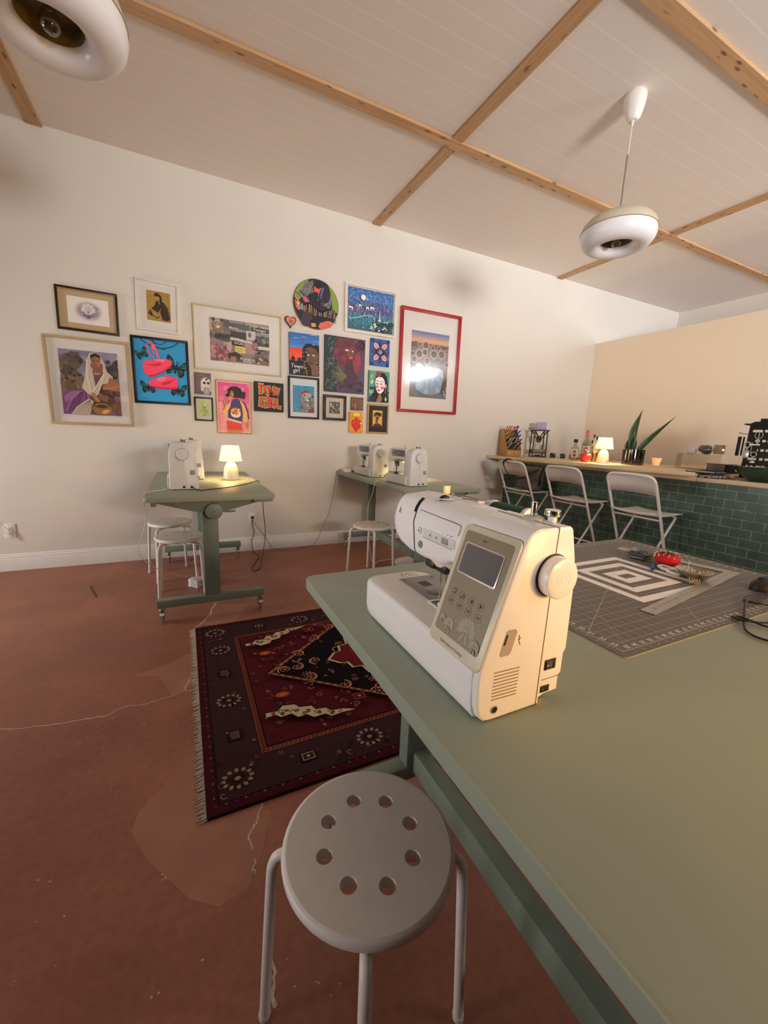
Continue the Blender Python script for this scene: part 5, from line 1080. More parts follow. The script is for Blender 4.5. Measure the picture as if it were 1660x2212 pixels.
for i in range(1, 24): ln(GX0+.02, GY1-IN*i if False else GY0+IN*i, GX1, GY0+IN*i, .0007)
for a in ((GX0, GY0, GX1, GY0), (GX0, GY0, GX0, GY1), (GX1, GY0, GX1, GY1), (GX0, GY1, GX1, GY1)): ln(*a, .0012)
for i in range(36):
    ln(GX0+IN*i, GY0-.0035, GX0+IN*i, GY0, .0007)
    for k in (1, 2, 3): ln(GX0+IN*i+k*IN/4, GY0, GX0+IN*i+k*IN/4, GY0+.003, .0004)
for i in range(24):
    ln(GX0-.004, GY0+IN*i, GX0, GY0+IN*i, .0007)
    for k in (1, 2, 3): ln(GX0, GY0+IN*i+k*IN/4, GX0+.003, GY0+IN*i+k*IN/4, .0004)
Z2 = MZ+.0003
ln(.751, .515, 1.60, .983, .0009, Z2); ln(1.039, .438, 1.55, .892, .0007, Z2); ln(.78, .45, 1.2, 1.03, .0005, Z1)
b.build('grid_lines', mat('white_mat_print', '#cfc8be', .5, var=.05), mt, recalc=False, smooth=0)
b = MB(MO)
for i in range(1, 24): b.text(str(24-i), (GX0+.0095, GY0+IN*i, Z2), (0, -1, 0), (1, 0, 0), .0145)
for i in range(1, 36): b.text(str(36-i), (GX0+IN*i, GY0+.0095, Z2), (-1, 0, 0), (0, -1, 0), .0145)
for i in range(1, 24): b.text(str(i), (GX1-.0095, GY0+IN*i, Z2), (0, 1, 0), (-1, 0, 0), .0145)
for i in range(1, 36): b.text(str(36-i), (GX0+IN*i, GY1-.0095, Z2), (1, 0, 0), (0, 1, 0), .0145)
for i in range(1, 36): b.text(str(i), (GX0+IN*i, GY0-.0085, Z2), (-1, 0, 0), (0, -1, 0), .006)
for i in range(1, 24): b.text(str(i), (GX0-.0085, GY0+IN*i, Z2), (0, -1, 0), (1, 0, 0), .007)
b.build('mat_numbers', mat('white_mat_numbers', '#ffffff', .5), mt, recalc=False, smooth=0)
b = MB(MO)
# nested white rectangles printed on the mat
cen = Vector((1.211, .729, 0)); hx, hy = .164, .152
def quad(k): return [Vector((cen.x+sx*(hx-k), cen.y+sy*(hy-k), MZ+.00025)) for sx, sy in ((-1, -1), (1, -1), (1, 1), (-1, 1))]
for k0, k1 in ((0, .027), (.053, .081), (.108, .137)):
    A_, B_ = quad(k0), quad(k1)
    for i in range(4): b.flat([A_[i], A_[(i+1) % 4], B_[(i+1) % 4], B_[i]])
b.build('nested_squares', mat('white_printed_bands', '#f4efe9', .5, var=.04), mt, recalc=False, smooth=0)

# ---------------------------------------------------------------- things on the mat
MTOP = MZ+.0006
def sq_mat():
    return mat('worn_aluminium', '#b5b1aa', .4, .75, var=.08, scale=50)
sqo = (1.61, .61, MTOP)
t = thing('framing_square', 'grey metal L-shaped ruler lying on the cutting mat', 'ruler', sqo)
C0 = Vector((1.612, .607, 0)); dA = (Vector((1.530, .960, 0))-C0); LA = dA.length; dA.normalize(); dB = (Vector((.992, .516, 0))-C0); LB = dB.length; dB.normalize()
nA = Vector((-dA.y, dA.x, 0)); nB = Vector((dB.y, -dB.x, 0))
if nA.dot(dB) < 0: nA = -nA
if nB.dot(dA) < 0: nB = -nB
wA, wB = .036, .034
inner = C0+dA*(wB*1.02)+dB*(wA*1.02)
pts = [C0, C0+dA*LA, C0+dA*LA+nA*wA, inner, C0+dB*LB+nB*wB, C0+dB*LB]
MB(sqo).prism([(p.x, p.y) for p in pts], 'z', MTOP, MTOP+.0022).build('ruler_blade', sq_mat(), t)
b = MB(sqo); zz = MTOP+.0024
for k in range(1, 24):
    p = C0+dB*(k*IN); q = p+nB*(.012 if k % 2 else .008); d = dB*.0004; b.flat([p-d+Vector((0, 0, zz)), p+d+Vector((0, 0, zz)), q+d+Vector((0, 0, zz)), q-d+Vector((0, 0, zz))])
    if k > 1: b.text(str(k), p+nB*.0175+Vector((0, 0, zz)), -dB, nB, .011)
for k in range(1, 14):
    p = C0+dA*(k*IN); q = p+nA*.010; d = dA*.0004; b.flat([p-d+Vector((0, 0, zz)), p+d+Vector((0, 0, zz)), q+d+Vector((0, 0, zz)), q-d+Vector((0, 0, zz))])
b.cyl((1.585, .622, MTOP), (1.585, .622, MTOP+.0025), .004, n=14)
b.build('ruler_scale', mat('engraved_scale', '#77726b', .5), t, recalc=False, smooth=0)
# magnetic pin dish with clips
t = thing('metal_tray', 'small rectangular grey metal tray of clips on the far side of the mat', 'tray', (1.470, .846, MTOP+.003), radians(14))
MB().loft([[(x, y, z) for x, y in rr2(-.050-d, .050+d, -.034-d, .034+d, (.012, .012, .012))] for d, z in ((-.014, 0), (-.006, .004), (.002, .020), (.003, .021), (.0, .0205), (-.010, .009))], cap=False).prism(rr2(-.042, .042, -.026, .026, (.01, .01, .01)), 'z', 0, .009).build('tray_body', mat('dull_tray_metal', '#8f8a84', .4, .6, var=.08), t)
b = MB()
for k in range(16):
    x, y, a = random.uniform(-.034, .034), random.uniform(-.02, .02), random.random()*3; b.tube([(x, y, .011+.0008*k*.6), (x+.014*cos(a), y+.014*sin(a), .012+.0008*k*.6), (x+.010*cos(a+.6), y+.010*sin(a+.6), .0125+.0008*k*.6)], .0016, 5)
tag(b.build('metal_clips', mat('green_grey_clips', '#7f8f86', .35, .4, var=.2), None, loc=(1.470, .846, MTOP+.003)), 'heap of small grey-green clips in the metal tray', 'clips', kind='stuff')
# tomato pincushion and its pins
pc = (1.458, .752, MTOP)
t = thing('pincushion', 'round red pincushion stuck with pins on the cutting mat', 'pincushion', pc)
rg = []
for i in range(13):
    ph = -pi/2+pi*i/12; q = max(cos(ph), .02); row = []
    for j in range(48):
        a = 2*pi*j/48; lob = 1-.028*(1-abs(sin(3*a)))**4
        r_ = .0375*(q**.75)*lob; row.append((r_*cos(a), r_*sin(a), .0225+.0225*sin(ph)*(1-.30*math.exp(-(q/.35)**2)*(ph > 0))))
    rg.append(row)
MB().loft(rg).build('cushion', mat('red_cotton', '#c9161c', .75, var=.1, scale=200, bump=.3, bscale=700), t, smooth=60)
b = MB()
for k in range(6):
    a = k*pi/3; c_, s_ = cos(a), sin(a); b.flat([(.004*c_-.003*s_, .004*s_+.003*c_, .0425), (.018*c_-.005*s_, .018*s_+.005*c_, .0435), (.027*c_, .027*s_, .0405), (.018*c_+.005*s_, .018*s_-.005*c_, .0435), (.004*c_+.003*s_, .004*s_-.003*c_, .0425)])
b.lathe([(0, .0425), (.005, .042), (.004, .046), (0, .0465)], n=12); b.build('felt_leaf', mat('dark_green_felt', '#3a4a35', .85, var=.1), t)
PINH = mat('pearl_pin_head', '#f1e4bf', .3, var=.1); 
def pin_at(p, d, label, group, first=[None]):
    d = Vector(d).normalized()
    if first[0] is None:
        o = MB().cyl((0, 0, -.010), (0, 0, .006), .0004, n=6, mi=1).ell((0, 0, .0075), .0019, 10, 7).build('pin', [PINH, STEEL]); first[0] = o
    else: o = first[0].copy(); COL.objects.link(o)
    o.location = p; o.rotation_euler = d.to_track_quat('Z', 'Y').to_euler(); tag(o, label, 'pin', group); return o
for k in range(24):
    a = 2*pi*k/24*1.618+.3; e = random.uniform(.25, 1.15); d = Vector((cos(a)*cos(e), sin(a)*cos(e), sin(e)))
    p = Vector(pc)+Vector((.0345*cos(e)**.75*cos(a), .0345*cos(e)**.75*sin(a), .0235+.0195*sin(e)))
    pin_at(p, d, 'round-headed pin stuck in the red pincushion', 'pins in the pincushion')
# scissors
t = thing('scissors', 'white-handled scissors lying between the pincushion and the nested squares', 'scissors', (1.390, .705, MTOP), radians(-25))
def loopblade(s):
    b = MB(); b.tube([(.030*cos(q)*.55-.0, .021*sin(q)+s*.020, .007) for q in (2*pi*i/26 for i in range(26))], .0052, 8, closed=True)
    b.tube(smoothpts([(.014, s*.012, .007), (.035, s*.004, .006), (.055, 0, .005)]), [.006]*6+[.006]*6+[.005], 8); return b
h = loopblade(1).build('handle', PLW, t); h2 = loopblade(-1).build('handle', PLW, t)
MB().prism([(.05, -.005), (.06, -.007), (.145, -.001), (.06, .006), (.05, .005)], 'z', .0015, .004).build('blade', STEEL, t); MB().cyl((.056, 0, .0), (.056, 0, .0075), .004, n=12).build('pivot_screw', CHROME, t)
t = thing('marking_pen', 'short blue pen end lying beside the white scissors', 'pen', (1.372, .748, MTOP+.006), radians(32))
MB().lathe([(0, -.028), (.0050, -.027), (.0058, -.010), (.0058, .022), (.004, .028), (0, .028)], n=16, ax='x').build('pen_body', mat('blue_plastic', '#2c4f93', .4, var=.04), t); MB().lathe([(.0062, -.008), (.0062, .004), (.0058, .004)], n=16, ax='x', cap=False).build('pen_ring', DKG, t)
# dish of pins
dp = (1.398, .640, MTOP)
t = thing('pin_dish', 'shallow metal dish full of gold and pearl pins on the mat', 'dish', dp)
MB().lathe([(0, .004), (.022, .0045), (.038, .013), (.048, .025), (.0495, .026), (.047, .0262), (.036, .0155), (.021, .008), (0, .0072)], n=40).lathe([(.022, 0), (.024, .0055), (.014, .005), (.014, 0)], n=30).build('dish_bowl', mat('tarnished_silver', '#a09684', .3, .85, var=.12, scale=40), t)
tag(MB().cyl((0, 0, 0), (.026, .010, .030), .0018, n=8).box(-.004, .004, -.002, .002, -.004, .003, r=.001).build('seam_ripper', STEEL, None, loc=(dp[0]+.004, dp[1]+.022, dp[2]+.014)), 'small metal tool standing up in the dish of pins', 'tool')
for k in range(34):
    a, r_ = random.random()*6.28, .034*random.random()**.5; d = Vector((random.gauss(0, 1), random.gauss(0, 1), random.uniform(.15, .8)))
    pin_at((dp[0]+r_*cos(a), dp[1]+r_*sin(a), dp[2]+.0165+random.uniform(0, .010)), d, 'round-headed pin lying in the shallow metal dish', 'pins in the dish')
b = MB()
for k in range(5):
    y = .006*k; b.tube(smoothpts([(0, y, .002), (.006, y+.002, .014), (.018, y+.002, .016), (.026, y, .006)]), .0011, 6)
b.box(.016, .034, .004, .020, .002, .010, r=.003); tag(b.build('hair_clip', mat('gold_metal', '#d9c28a', .3, .7), None, loc=(1.330, .588, MTOP+.002), rotz=.5), 'small gold wire clip lying on the ruler in front of the pin dish', 'clip')
# computer mouse and cable
t = thing('computer_mouse', 'black computer mouse with a looped cable at the right edge of the mat', 'mouse', (1.512, .497, MTOP), radians(158))
rg = []
for i in range(11):
    ph = pi/2*i/10; row = []
    for j in range(36):
        a = 2*pi*j/36; row.append((.058*cos(a)*cos(ph)**.55, .034*sin(a)*cos(ph)**.55*(1-.10*cos(a)), .003+.035*sin(ph)*(1+.18*-cos(a)*cos(ph))))
    rg.append(row)
MB().loft(rg).loft([[(.057*cos(a), .033*sin(a)*(1-.1*cos(a)), z) for a in (2*pi*j/36 for j in range(36))] for z in (.0002, .004)]).build('mouse_shell', mat('charcoal_plastic', '#2b2b2a', .45, var=.06), t, smooth=60)
MB().lathe([(0, -.003), (.008, -.003), (.0085, 0), (.008, .003), (0, .003)], (.032, 0, .0300), n=18, ax='y').build('scroll_wheel', BLK, t)
MB().tube([(.012, 0, .0377), (.040, 0, .0265), (.056, 0, .010)], .0008, 5).build('button_gap', BLK, t)
room_mb(t).tube(smoothpts([(1.455, .474, .812), (1.40, .468, .806), (1.34, .460, .8065), (1.318, .472, .807), (1.35, .488, .807), (1.42, .476, .812), (1.47, .44, .81), (1.50, .40, .806), (1.44, .385, .806), (1.33, .440, .809), (1.31, .468, .810), (1.26, .452, .806), (1.20, .428, .8055), (1.14, .404, .8045), (1.105, .384, .804), (1.092, .355, .804), (1.12, .325, .804), (1.22, .29, .804), (1.36, .27, .804), (1.46, .30, .804), (1.40, .345, .804), (1.27, .372, .805), (1.20, .388, .806), (1.165, .405, .8075), (1.152, .425, .808), (1.158, .436, .808), (1.172, .428, .808), (1.172, .405, .8085), (1.18, .37, .806), (1.26, .33, .805), (1.42, .29, .804), (1.55, .25, .804)]), .0024, 7).build('mouse_cable', BCORD, t)
# ---------------------------------------------------------------- the red rug
RX0, RX1, RY0, RY1, RT = .008, 1.97, 1.160, 2.512, .011
ro = (RX0, RY0, 0)
rug = thing('persian_rug', 'dark red patterned rug with white fringe on the floor under the big table edge', 'rug', ro)
class Rug:
    def __init__(s): s.b = MB(ro); s.n = 0
    def poly(s, pts, col): s.n += 1; s.b.flat([(x, y, RT+s.n*.000008) for x, y in pts], 0, col); return s
    def rect(s, x0, y0, x1, y1, col): return s.poly([(x0, y0), (x1, y0), (x1, y1), (x0, y1)], col)
    def ell(s, x, y, rx, ry, col, rot=0, n=14):
        c, q = cos(rot), sin(rot); return s.poly([(x+rx*cos(t)*c-ry*sin(t)*q, y+rx*cos(t)*q+ry*sin(t)*c) for t in (2*pi*i/n for i in range(n))], col)
    def line(s, pts, w, col):
        s.n += 1; strip2(s.b, pts, w, RT+s.n*.000008, col)
def strip2(b, pts, w, z, col):
    P = [Vector((x, y, z)) for x, y in pts]; l = []; r = []
    for i, p in enumerate(P):
        t = P[min(i+1, len(P)-1)]-P[max(i-1, 0)]
        if t.length < 1e-9: t = Vector((1, 0, 0))
        t.normalize(); n = Vector((-t.y, t.x, 0))*w/2; l.append(p+n); r.append(p-n)
    for i in range(len(P)-1): b.flat([l[i], l[i+1], r[i+1], r[i]], 0, col)
R = Rug(); R.b.box(RX0, RX1, RY0, RY1, 0, RT, r=.004, col='#34141a')
BD, FD, RED, TAN, CRM, ORG, NAV = '#3d2628', '#561a22', '#6f1c26', '#9c6446', '#c9b894', '#b5542f', '#190f14'
R.rect(RX0+.006, RY0+.006, RX1-.006, RY1-.006, '#47161d')
R.rect(RX0+.034, RY0+.034, RX1-.034, RY1-.034, '#2b171c')
R.rect(RX0+.042, RY0+.042, RX1-.042, RY1-.042, BD)
cx0, cx1, cy0, cy1 = RX0+.200, RX1-.200, RY0+.200, RY1-.200
R.rect(cx0-.004, cy0-.004, cx1+.004, cy1+.004, '#2b171c'); R.rect(cx0, cy0, cx1, cy1, '#8a4a34')
n = 90
for k in range(n):
    for y in (cy0+.010, cy1-.010):
        x = cx0+(cx1-cx0)*(k+.5)/n; R.line([(x-.005, y-.006), (x+.005, y+.006)], .005, '#541c22')
for k in range(60):
    for x in (cx0+.010, cx1-.010):
        y = cy0+(cy1-cy0)*(k+.5)/60; R.line([(x-.006, y-.005), (x+.006, y+.005)], .005, '#541c22')
R.rect(cx0+.021, cy0+.021, cx1-.021, cy1-.021, '#241318'); R.rect(cx0+.027, cy0+.027, cx1-.027, cy1-.027, FD)
fx0, fx1, fy0, fy1 = cx0+.027, cx1-.027, cy0+.027, cy1-.027
MXc, MYc = (RX0+RX1)/2, (RY0+RY1)/2
def flower(x, y, r, c0, c1, c2, n=10):
    for k in range(n):
        a = 2*pi*k/n; R.ell(x+r*cos(a), y+r*.8*sin(a), r*.22, r*.16, c1, a, 8)
    R.ell(x, y, r*.86, r*.66, c2); R.ell(x, y, r*.55, r*.42, c0); R.ell(x, y, r*.25, r*.2, c1, n=8)
def sprig(x, y, s, col, a):
    for k in (-1, 0, 1): R.line([(x, y), (x+s*cos(a+k*.7), y+s*sin(a+k*.7))], s*.22, col)
    for k in (-1, 0, 1): R.ell(x+s*1.1*cos(a+k*.7), y+s*1.1*sin(a+k*.7), s*.2, s*.2, col, n=7)
def hook(x, y, s, a, col, w=.007):
    R.line([(x+s*(.2+.8*t)*cos(a+t*4.2), y+s*(.2+.8*t)*sin(a+t*4.2)) for t in (i/9 for i in range(10))], w, col)
# border motifs
bx = [RX0+.105+k*((RX1-RX0-.21)/7) for k in range(8)]; by = [RY0+.105+k*((RY1-RY0-.21)/5) for k in range(6)]
for k, x in enumerate(bx):
    for y in (RY0+.118, RY1-.118):
        if k % 2 == 0: flower(x, y, .046, '#2a141a', '#96806a', '#431d24', 12)
        else: R.rect(x-.030, y-.024, x+.030, y+.024, '#241418'); R.rect(x-.024, y-.018, x+.024, y+.018, '#8a7a62'); R.rect(x-.019, y-.013, x+.019, y+.013, '#3a1c22'); R.ell(x, y, .007, .007, '#a3906f', n=8)
for k, y in enumerate(by[1:-1]):
    for x in (RX0+.118, RX1-.118):
        if k % 2: flower(x, y, .044, '#2a141a', '#96806a', '#431d24', 12)
        else: R.rect(x-.026, y-.030, x+.026, y+.030, '#241418'); R.rect(x-.018, y-.022, x+.018, y+.022, '#5c4a44'); R.ell(x, y, .01, .012, '#7d2a2c', n=8)
def inborder(x, y): return not (cx0-.01 < x < cx1+.01 and cy0-.01 < y < cy1+.01)
for _ in range(430):
    x, y = random.uniform(RX0+.05, RX1-.05), random.uniform(RY0+.05, RY1-.05)
    if inborder(x, y):
        c = random.choice(['#6d5750', '#55373a', '#7a3136', '#241519', '#84705c', '#4d2a30']); m = random.random()
        if m < .4: R.ell(x, y, random.uniform(.004, .010), random.uniform(.003, .007), c, random.random()*3, 8)
        elif m < .7: sprig(x, y, .014, c, random.random()*6.3)
        else: hook(x, y, .016, random.random()*6.3, c, .004)
for k in range(64):
    for y in (RY0+.026, RY1-.026): x = RX0+.03+(RX1-RX0-.06)*k/63; R.ell(x, y, .005, .004, '#7a5a4a' if k % 2 else '#6a2028', n=7)
for k in range(44):
    for x in (RX0+.026, RX1-.026): y = RY0+.03+(RY1-RY0-.06)*k/43; R.ell(x, y, .004, .005, '#7a5a4a' if k % 2 else '#6a2028', n=7)
# field scatter
def field_ok(x, y): return fx0+.012 < x < fx1-.012 and fy0+.012 < y < fy1-.012
for _ in range(620):
    x, y = random.uniform(fx0, fx1), random.uniform(fy0, fy1)
    if field_ok(x, y):
        c = random.choice(['#9a6a4a', '#2a1216', '#8a3a30', '#7a5a4c', '#3d1820', '#a87a58', '#471a22']); m = random.random()
        if m < .35: R.ell(x, y, random.uniform(.004, .012), random.uniform(.003, .008), c, random.random()*3, 8)
        elif m < .7: hook(x, y, random.uniform(.012, .026), random.random()*6.3, c, .0045)
        else: sprig(x, y, random.uniform(.012, .02), c, random.random()*6.3)
# diamond medallion
dx, dy = .675, .545
def dia(s, ox=0): return [(MXc-dx*s, MYc), (MXc, MYc+dy*s), (MXc+dx*s, MYc), (MXc, MYc-dy*s)]
def clipfield(pts):
    # clip a convex polygon to the field rectangle
    for ax, lim, sg in ((0, fx0+.004, 1), (0, fx1-.004, -1), (1, fy0+.004, 1), (1, fy1-.004, -1)):
        out = []
        for i in range(len(pts)):
            p, q = pts[i], pts[(i+1) % len(pts)]; a, b = sg*(p[ax]-lim), sg*(q[ax]-lim)
            if a >= 0: out.append(p)
            if a*b < 0: t = a/(a-b); out.append((p[0]+(q[0]-p[0])*t, p[1]+(q[1]-p[1])*t))
        pts = out
    return pts
R.poly(clipfield(dia(1.0)), '#9c6446'); R.poly(clipfield(dia(.965)), '#241014'); R.poly(clipfield(dia(.945)), NAV)
D4 = dia(.983)
for i in range(4):
    p, q = D4[i], D4[(i+1) % 4]; m = 44
    for k in range(m):
        x, y = p[0]+(q[0]-p[0])*(k+.5)/m, p[1]+(q[1]-p[1])*(k+.5)/m
        if field_ok(x, y): R.ell(x, y, .007, .004, '#5a2020' if k % 2 else '#b98a66', .9, 7)
def indiamond(x, y, s): return abs(x-MXc)/dx+abs(y-MYc)/dy < s
HX = [(-.370, .0), (-.320, .055), (-.285, .06), (-.275, .115), (-.225, .12), (-.215, .185), (-.165, .195), (-.14, .25), (-.08, .26), (-.05, .31), (0, .33), (.05, .31), (.08, .26), (.14, .25), (.165, .195), (.215, .185), (.225, .12), (.275, .115), (.285, .06), (.320, .055), (.370, 0)]
HX = HX+[(-x, -y) for x, y in HX[1:-1]]
def hexa(s): return [(MXc+x*s, MYc+y*s) for x, y in HX]
for _ in range(300):
    x, y = random.uniform(MXc-dx, MXc+dx), random.uniform(MYc-dy, MYc+dy)
    if indiamond(x, y, .90) and not indiamond(x, y, .42) and field_ok(x, y):
        m = random.random()
        if m < .30: hook(x, y, random.uniform(.022, .036), random.random()*6.3, random.choice(['#a8714f', '#b98a66', '#8a5a48']), .0065)
        elif m < .5: flower(x, y, random.uniform(.014, .022), '#8a3a30', '#b58a68', '#2a1418', 8)
        elif m < .8: R.ell(x, y, .008, .006, random.choice(['#7a4a44', '#5a3a48', '#a8714f', '#6a2a2c']), random.random()*3, 8)
        else: sprig(x, y, .016, random.choice(['#a8714f', '#6f5a5a']), random.random()*6.3)
for x, y in ((.40, 1.835), (.50, 1.95), (.50, 1.72), (.62, 2.08), (.63, 1.60), (.74, 2.18), (.76, 1.50), (.46, 1.83), (.56, 1.86)):
    hook(x, y, .040, random.random()*6, '#b98060', .008); flower(x, y, .022, '#7a2a28', '#c09a78', '#3a181c', 9)
R.poly(hexa(1.0), '#c9b894'); R.poly(hexa(.955), '#3a141a'); R.poly(hexa(.93), RED)
for _ in range(90):
    x, y = MXc+random.uniform(-.3, .3), MYc+random.uniform(-.25, .25)
    if abs(x-MXc)/.34+abs(y-MYc)/.30 < .92: R.ell(x, y, random.uniform(.003, .009), random.uniform(.003, .006), random.choice(['#8a4a3a', '#4a141c', '#a0705a', '#7a2a34']), random.random()*3, 7)
# cream corner pieces
CP = [(0, .0), (.045, .0), (.05, .03), (.095, .03), (.10, .055), (.15, .06), (.155, .085), (.205, .08), (.21, .05), (.255, .048), (.26, .022), (.33, .018), (.34, 0)]
def corner(sx, sy):
    ox, oy = (fx0+.018 if sx > 0 else fx1-.018), (fy0+.035 if sy > 0 else fy1-.035)
    T = lambda p: (ox+sx*p[0], oy+sy*(p[1]*1.05+p[0]*-.0))
    up = [(.0, .115), (.05, .11), (.075, .135), (.125, .125), (.14, .10), (.19, .09), (.20, .062), (.245, .055), (.26, .03), (.31, .024), (.36, .0), (.30, .004), (.25, .0), (.23, .022), (.18, .02), (.16, .045), (.12, .045), (.10, .075), (.055, .07), (.04, .09), (.0, .09)]
    big = [((x-.0)*1.03-.004, y*1.08-.003) for x, y in up]
    R.poly([T(p) for p in big], '#241216'); R.poly([T(p) for p in up], CRM)
    for x, y in ((.03, .10), (.085, .10), (.125, .085), (.17, .065), (.21, .04), (.26, .018), (.065, .088), (.15, .055)):
        q = T((x, y)); R.ell(*q, .012, .009, random.choice(['#5a4a3a', '#2a1a1c', '#7a3a30']), random.random()*3, 9); R.ell(*q, .006, .005, random.choice(['#8a6a4a', '#a8906a', '#b5542f']), n=7)
    for k in range(7): q = T((.02+.045*k, .12-.017*k)); hook(*q, .014, random.random()*6, '#4a352c', .004)
for sx in (1, -1):
    for sy in (1, -1): corner(sx, sy)
for x, y in ((.345, 1.64), (.335, 2.02)):
    R.ell(x, y, .034, .020, '#8a3a20'); R.ell(x, y, .028, .016, ORG); R.ell(x, y, .01, .007, '#c9784a', n=8)
for x, y in ((.66, 1.50), (.62, 2.19)): R.rect(x-.028, y-.022, x+.028, y+.022, '#8a3428'); R.rect(x-.020, y-.015, x+.020, y+.015, '#4a1a1e'); R.ell(x, y, .010, .008, '#a8714f', n=8)
R.b.build('woven_pile', mat('rug_wool', attr=True, rough=.95, var=.22, scale=260, bump=.5, bscale=500, spec=.1), rug, recalc=False, smooth=0, attr=True)
b = MB(ro); FR = mat('cream_fringe', '#cfc2ae', .9, var=.15, scale=120)
for x, sg in ((RX0, -1), (RX1, 1)):
    for k in range(250):
        y = RY0+(RY1-RY0)*(k+random.uniform(.1, .9))/250; l = random.uniform(.020, .034); dy_ = random.uniform(-.012, .006)
        b.tube([(x+sg*-.002, y, .008), (x+sg*l*.4, y+dy_*.4, .006), (x+sg*l, y+dy_, .0022)], [.0024, .0026, .0014], 4)
fo = b.build('fringe', FR, rug); fo['kind'] = 'stuff'

# ---------------------------------------------------------------- the tiled bar
XT = 3.822
def tile_mat():
    m = bpy.data.materials.new('green_glazed_tile'); m.use_nodes = True
    nt = m.node_tree; N = nt.nodes; L = nt.links; b = N['Principled BSDF']
    tc = N.new('ShaderNodeTexCoord'); sp = N.new('ShaderNodeSeparateXYZ'); cb = N.new('ShaderNodeCombineXYZ')
    L.new(tc.outputs['Object'], sp.inputs['Vector']); L.new(sp.outputs['Y'], cb.inputs['X']); L.new(sp.outputs['Z'], cb.inputs['Y'])
    br = N.new('ShaderNodeTexBrick'); br.offset = .5; br.squash = 1
    br.inputs['Scale'].default_value = 1; br.inputs['Brick Width'].default_value = .1385; br.inputs['Row Height'].default_value = .0708; br.inputs['Mortar Size'].default_value = .0017; br.inputs['Mortar Smooth'].default_value = .15
    br.inputs['Color1'].default_value = (*lin('#465a4e'), 1); br.inputs['Color2'].default_value = (*lin('#3c4f45'), 1); br.inputs['Mortar'].default_value = (*lin('#8f9c8c'), 1)
    L.new(cb.outputs['Vector'], br.inputs['Vector'])
    no = N.new('ShaderNodeTexNoise'); no.inputs['Scale'].default_value = 9; no.inputs['Detail'].default_value = 4; L.new(tc.outputs['Object'], no.inputs['Vector'])
    mr = N.new('ShaderNodeMapRange'); mr.inputs['From Min'].default_value = .3; mr.inputs['From Max'].default_value = .7; mr.inputs['To Min'].default_value = .75; mr.inputs['To Max'].default_value = 1.3; L.new(no.outputs['Fac'], mr.inputs['Value'])
    vm = N.new('ShaderNodeVectorMath'); vm.operation = 'SCALE'; L.new(br.outputs['Color'], vm.inputs[0]); L.new(mr.outputs['Result'], vm.inputs['Scale'])
    L.new(vm.outputs['Vector'], b.inputs['Base Color'])
    r = N.new('ShaderNodeMapRange'); r.inputs['To Min'].default_value = .22; r.inputs['To Max'].default_value = .8; L.new(br.outputs['Fac'], r.inputs['Value']); L.new(r.outputs['Result'], b.inputs['Roughness'])
    bp = N.new('ShaderNodeBump'); bp.inputs['Strength'].default_value = .5; bp.inputs['Distance'].default_value = .002; bp.invert = True; L.new(br.outputs['Fac'], bp.inputs['Height'])
    b2 = N.new('ShaderNodeBump'); b2.inputs['Strength'].default_value = .12; b2.inputs['Distance'].default_value = .004; L.new(no.outputs['Fac'], b2.inputs['Height']); L.new(bp.outputs['Normal'], b2.inputs['Normal'])
    L.new(b2.outputs['Normal'], b.inputs['Normal'])
    return m
bo = (XT, -.6, 0)
t = thing('bar_counter', 'long bar front covered in dark green brick tiles', 'bar', bo)
PZ = .739-.0708*11; PYY = 1.845-.1385*24-.0692
tm = MB((XT+.001, PYY, PZ)); tm.m = Matrix.Identity(4)
tm.box(XT, XT+.012, -.6, YW-.002, .0, .925)
o = tm.build('tile_face', tile_mat(), t, loc=(.001, PYY+.6, PZ), smooth=0)
MB(bo).box(XT+.0125, XT+.95, -.6, YW-.003, 0, .925).build('bar_carcass', mat('bar_carcass_paint', '#4a4038', .7), t)
OAKW = pine_mat('bar_top_wood', '#cbb08a', '#e2cba8', 'y', 1.2, False)
tag(MB(bo).box(XT-.004, XT+1.0, -.6, 1.857, .926, .960, r=.003).build('worktop', OAKW, None, loc=bo), 'lower wooden worktop at the right end of the bar, flush with the tiles', 'worktop')
wo = (3.6, 2.9, .965)
tag(MB(wo).prism([(3.480, YW-.003), (3.785, 1.86), (XT+1.0, 1.86), (XT+1.0, YW-.003)], 'z', .965, 1.0, r=.003).prism([(XT-.002, 1.86), (XT+1.0, 1.86), (XT+1.0, YW-.003), (XT-.002, YW-.003)], 'z', .926, .965).build('worktop', OAKW, None, loc=wo), 'pale wooden bar top overhanging the three white chairs', 'worktop')

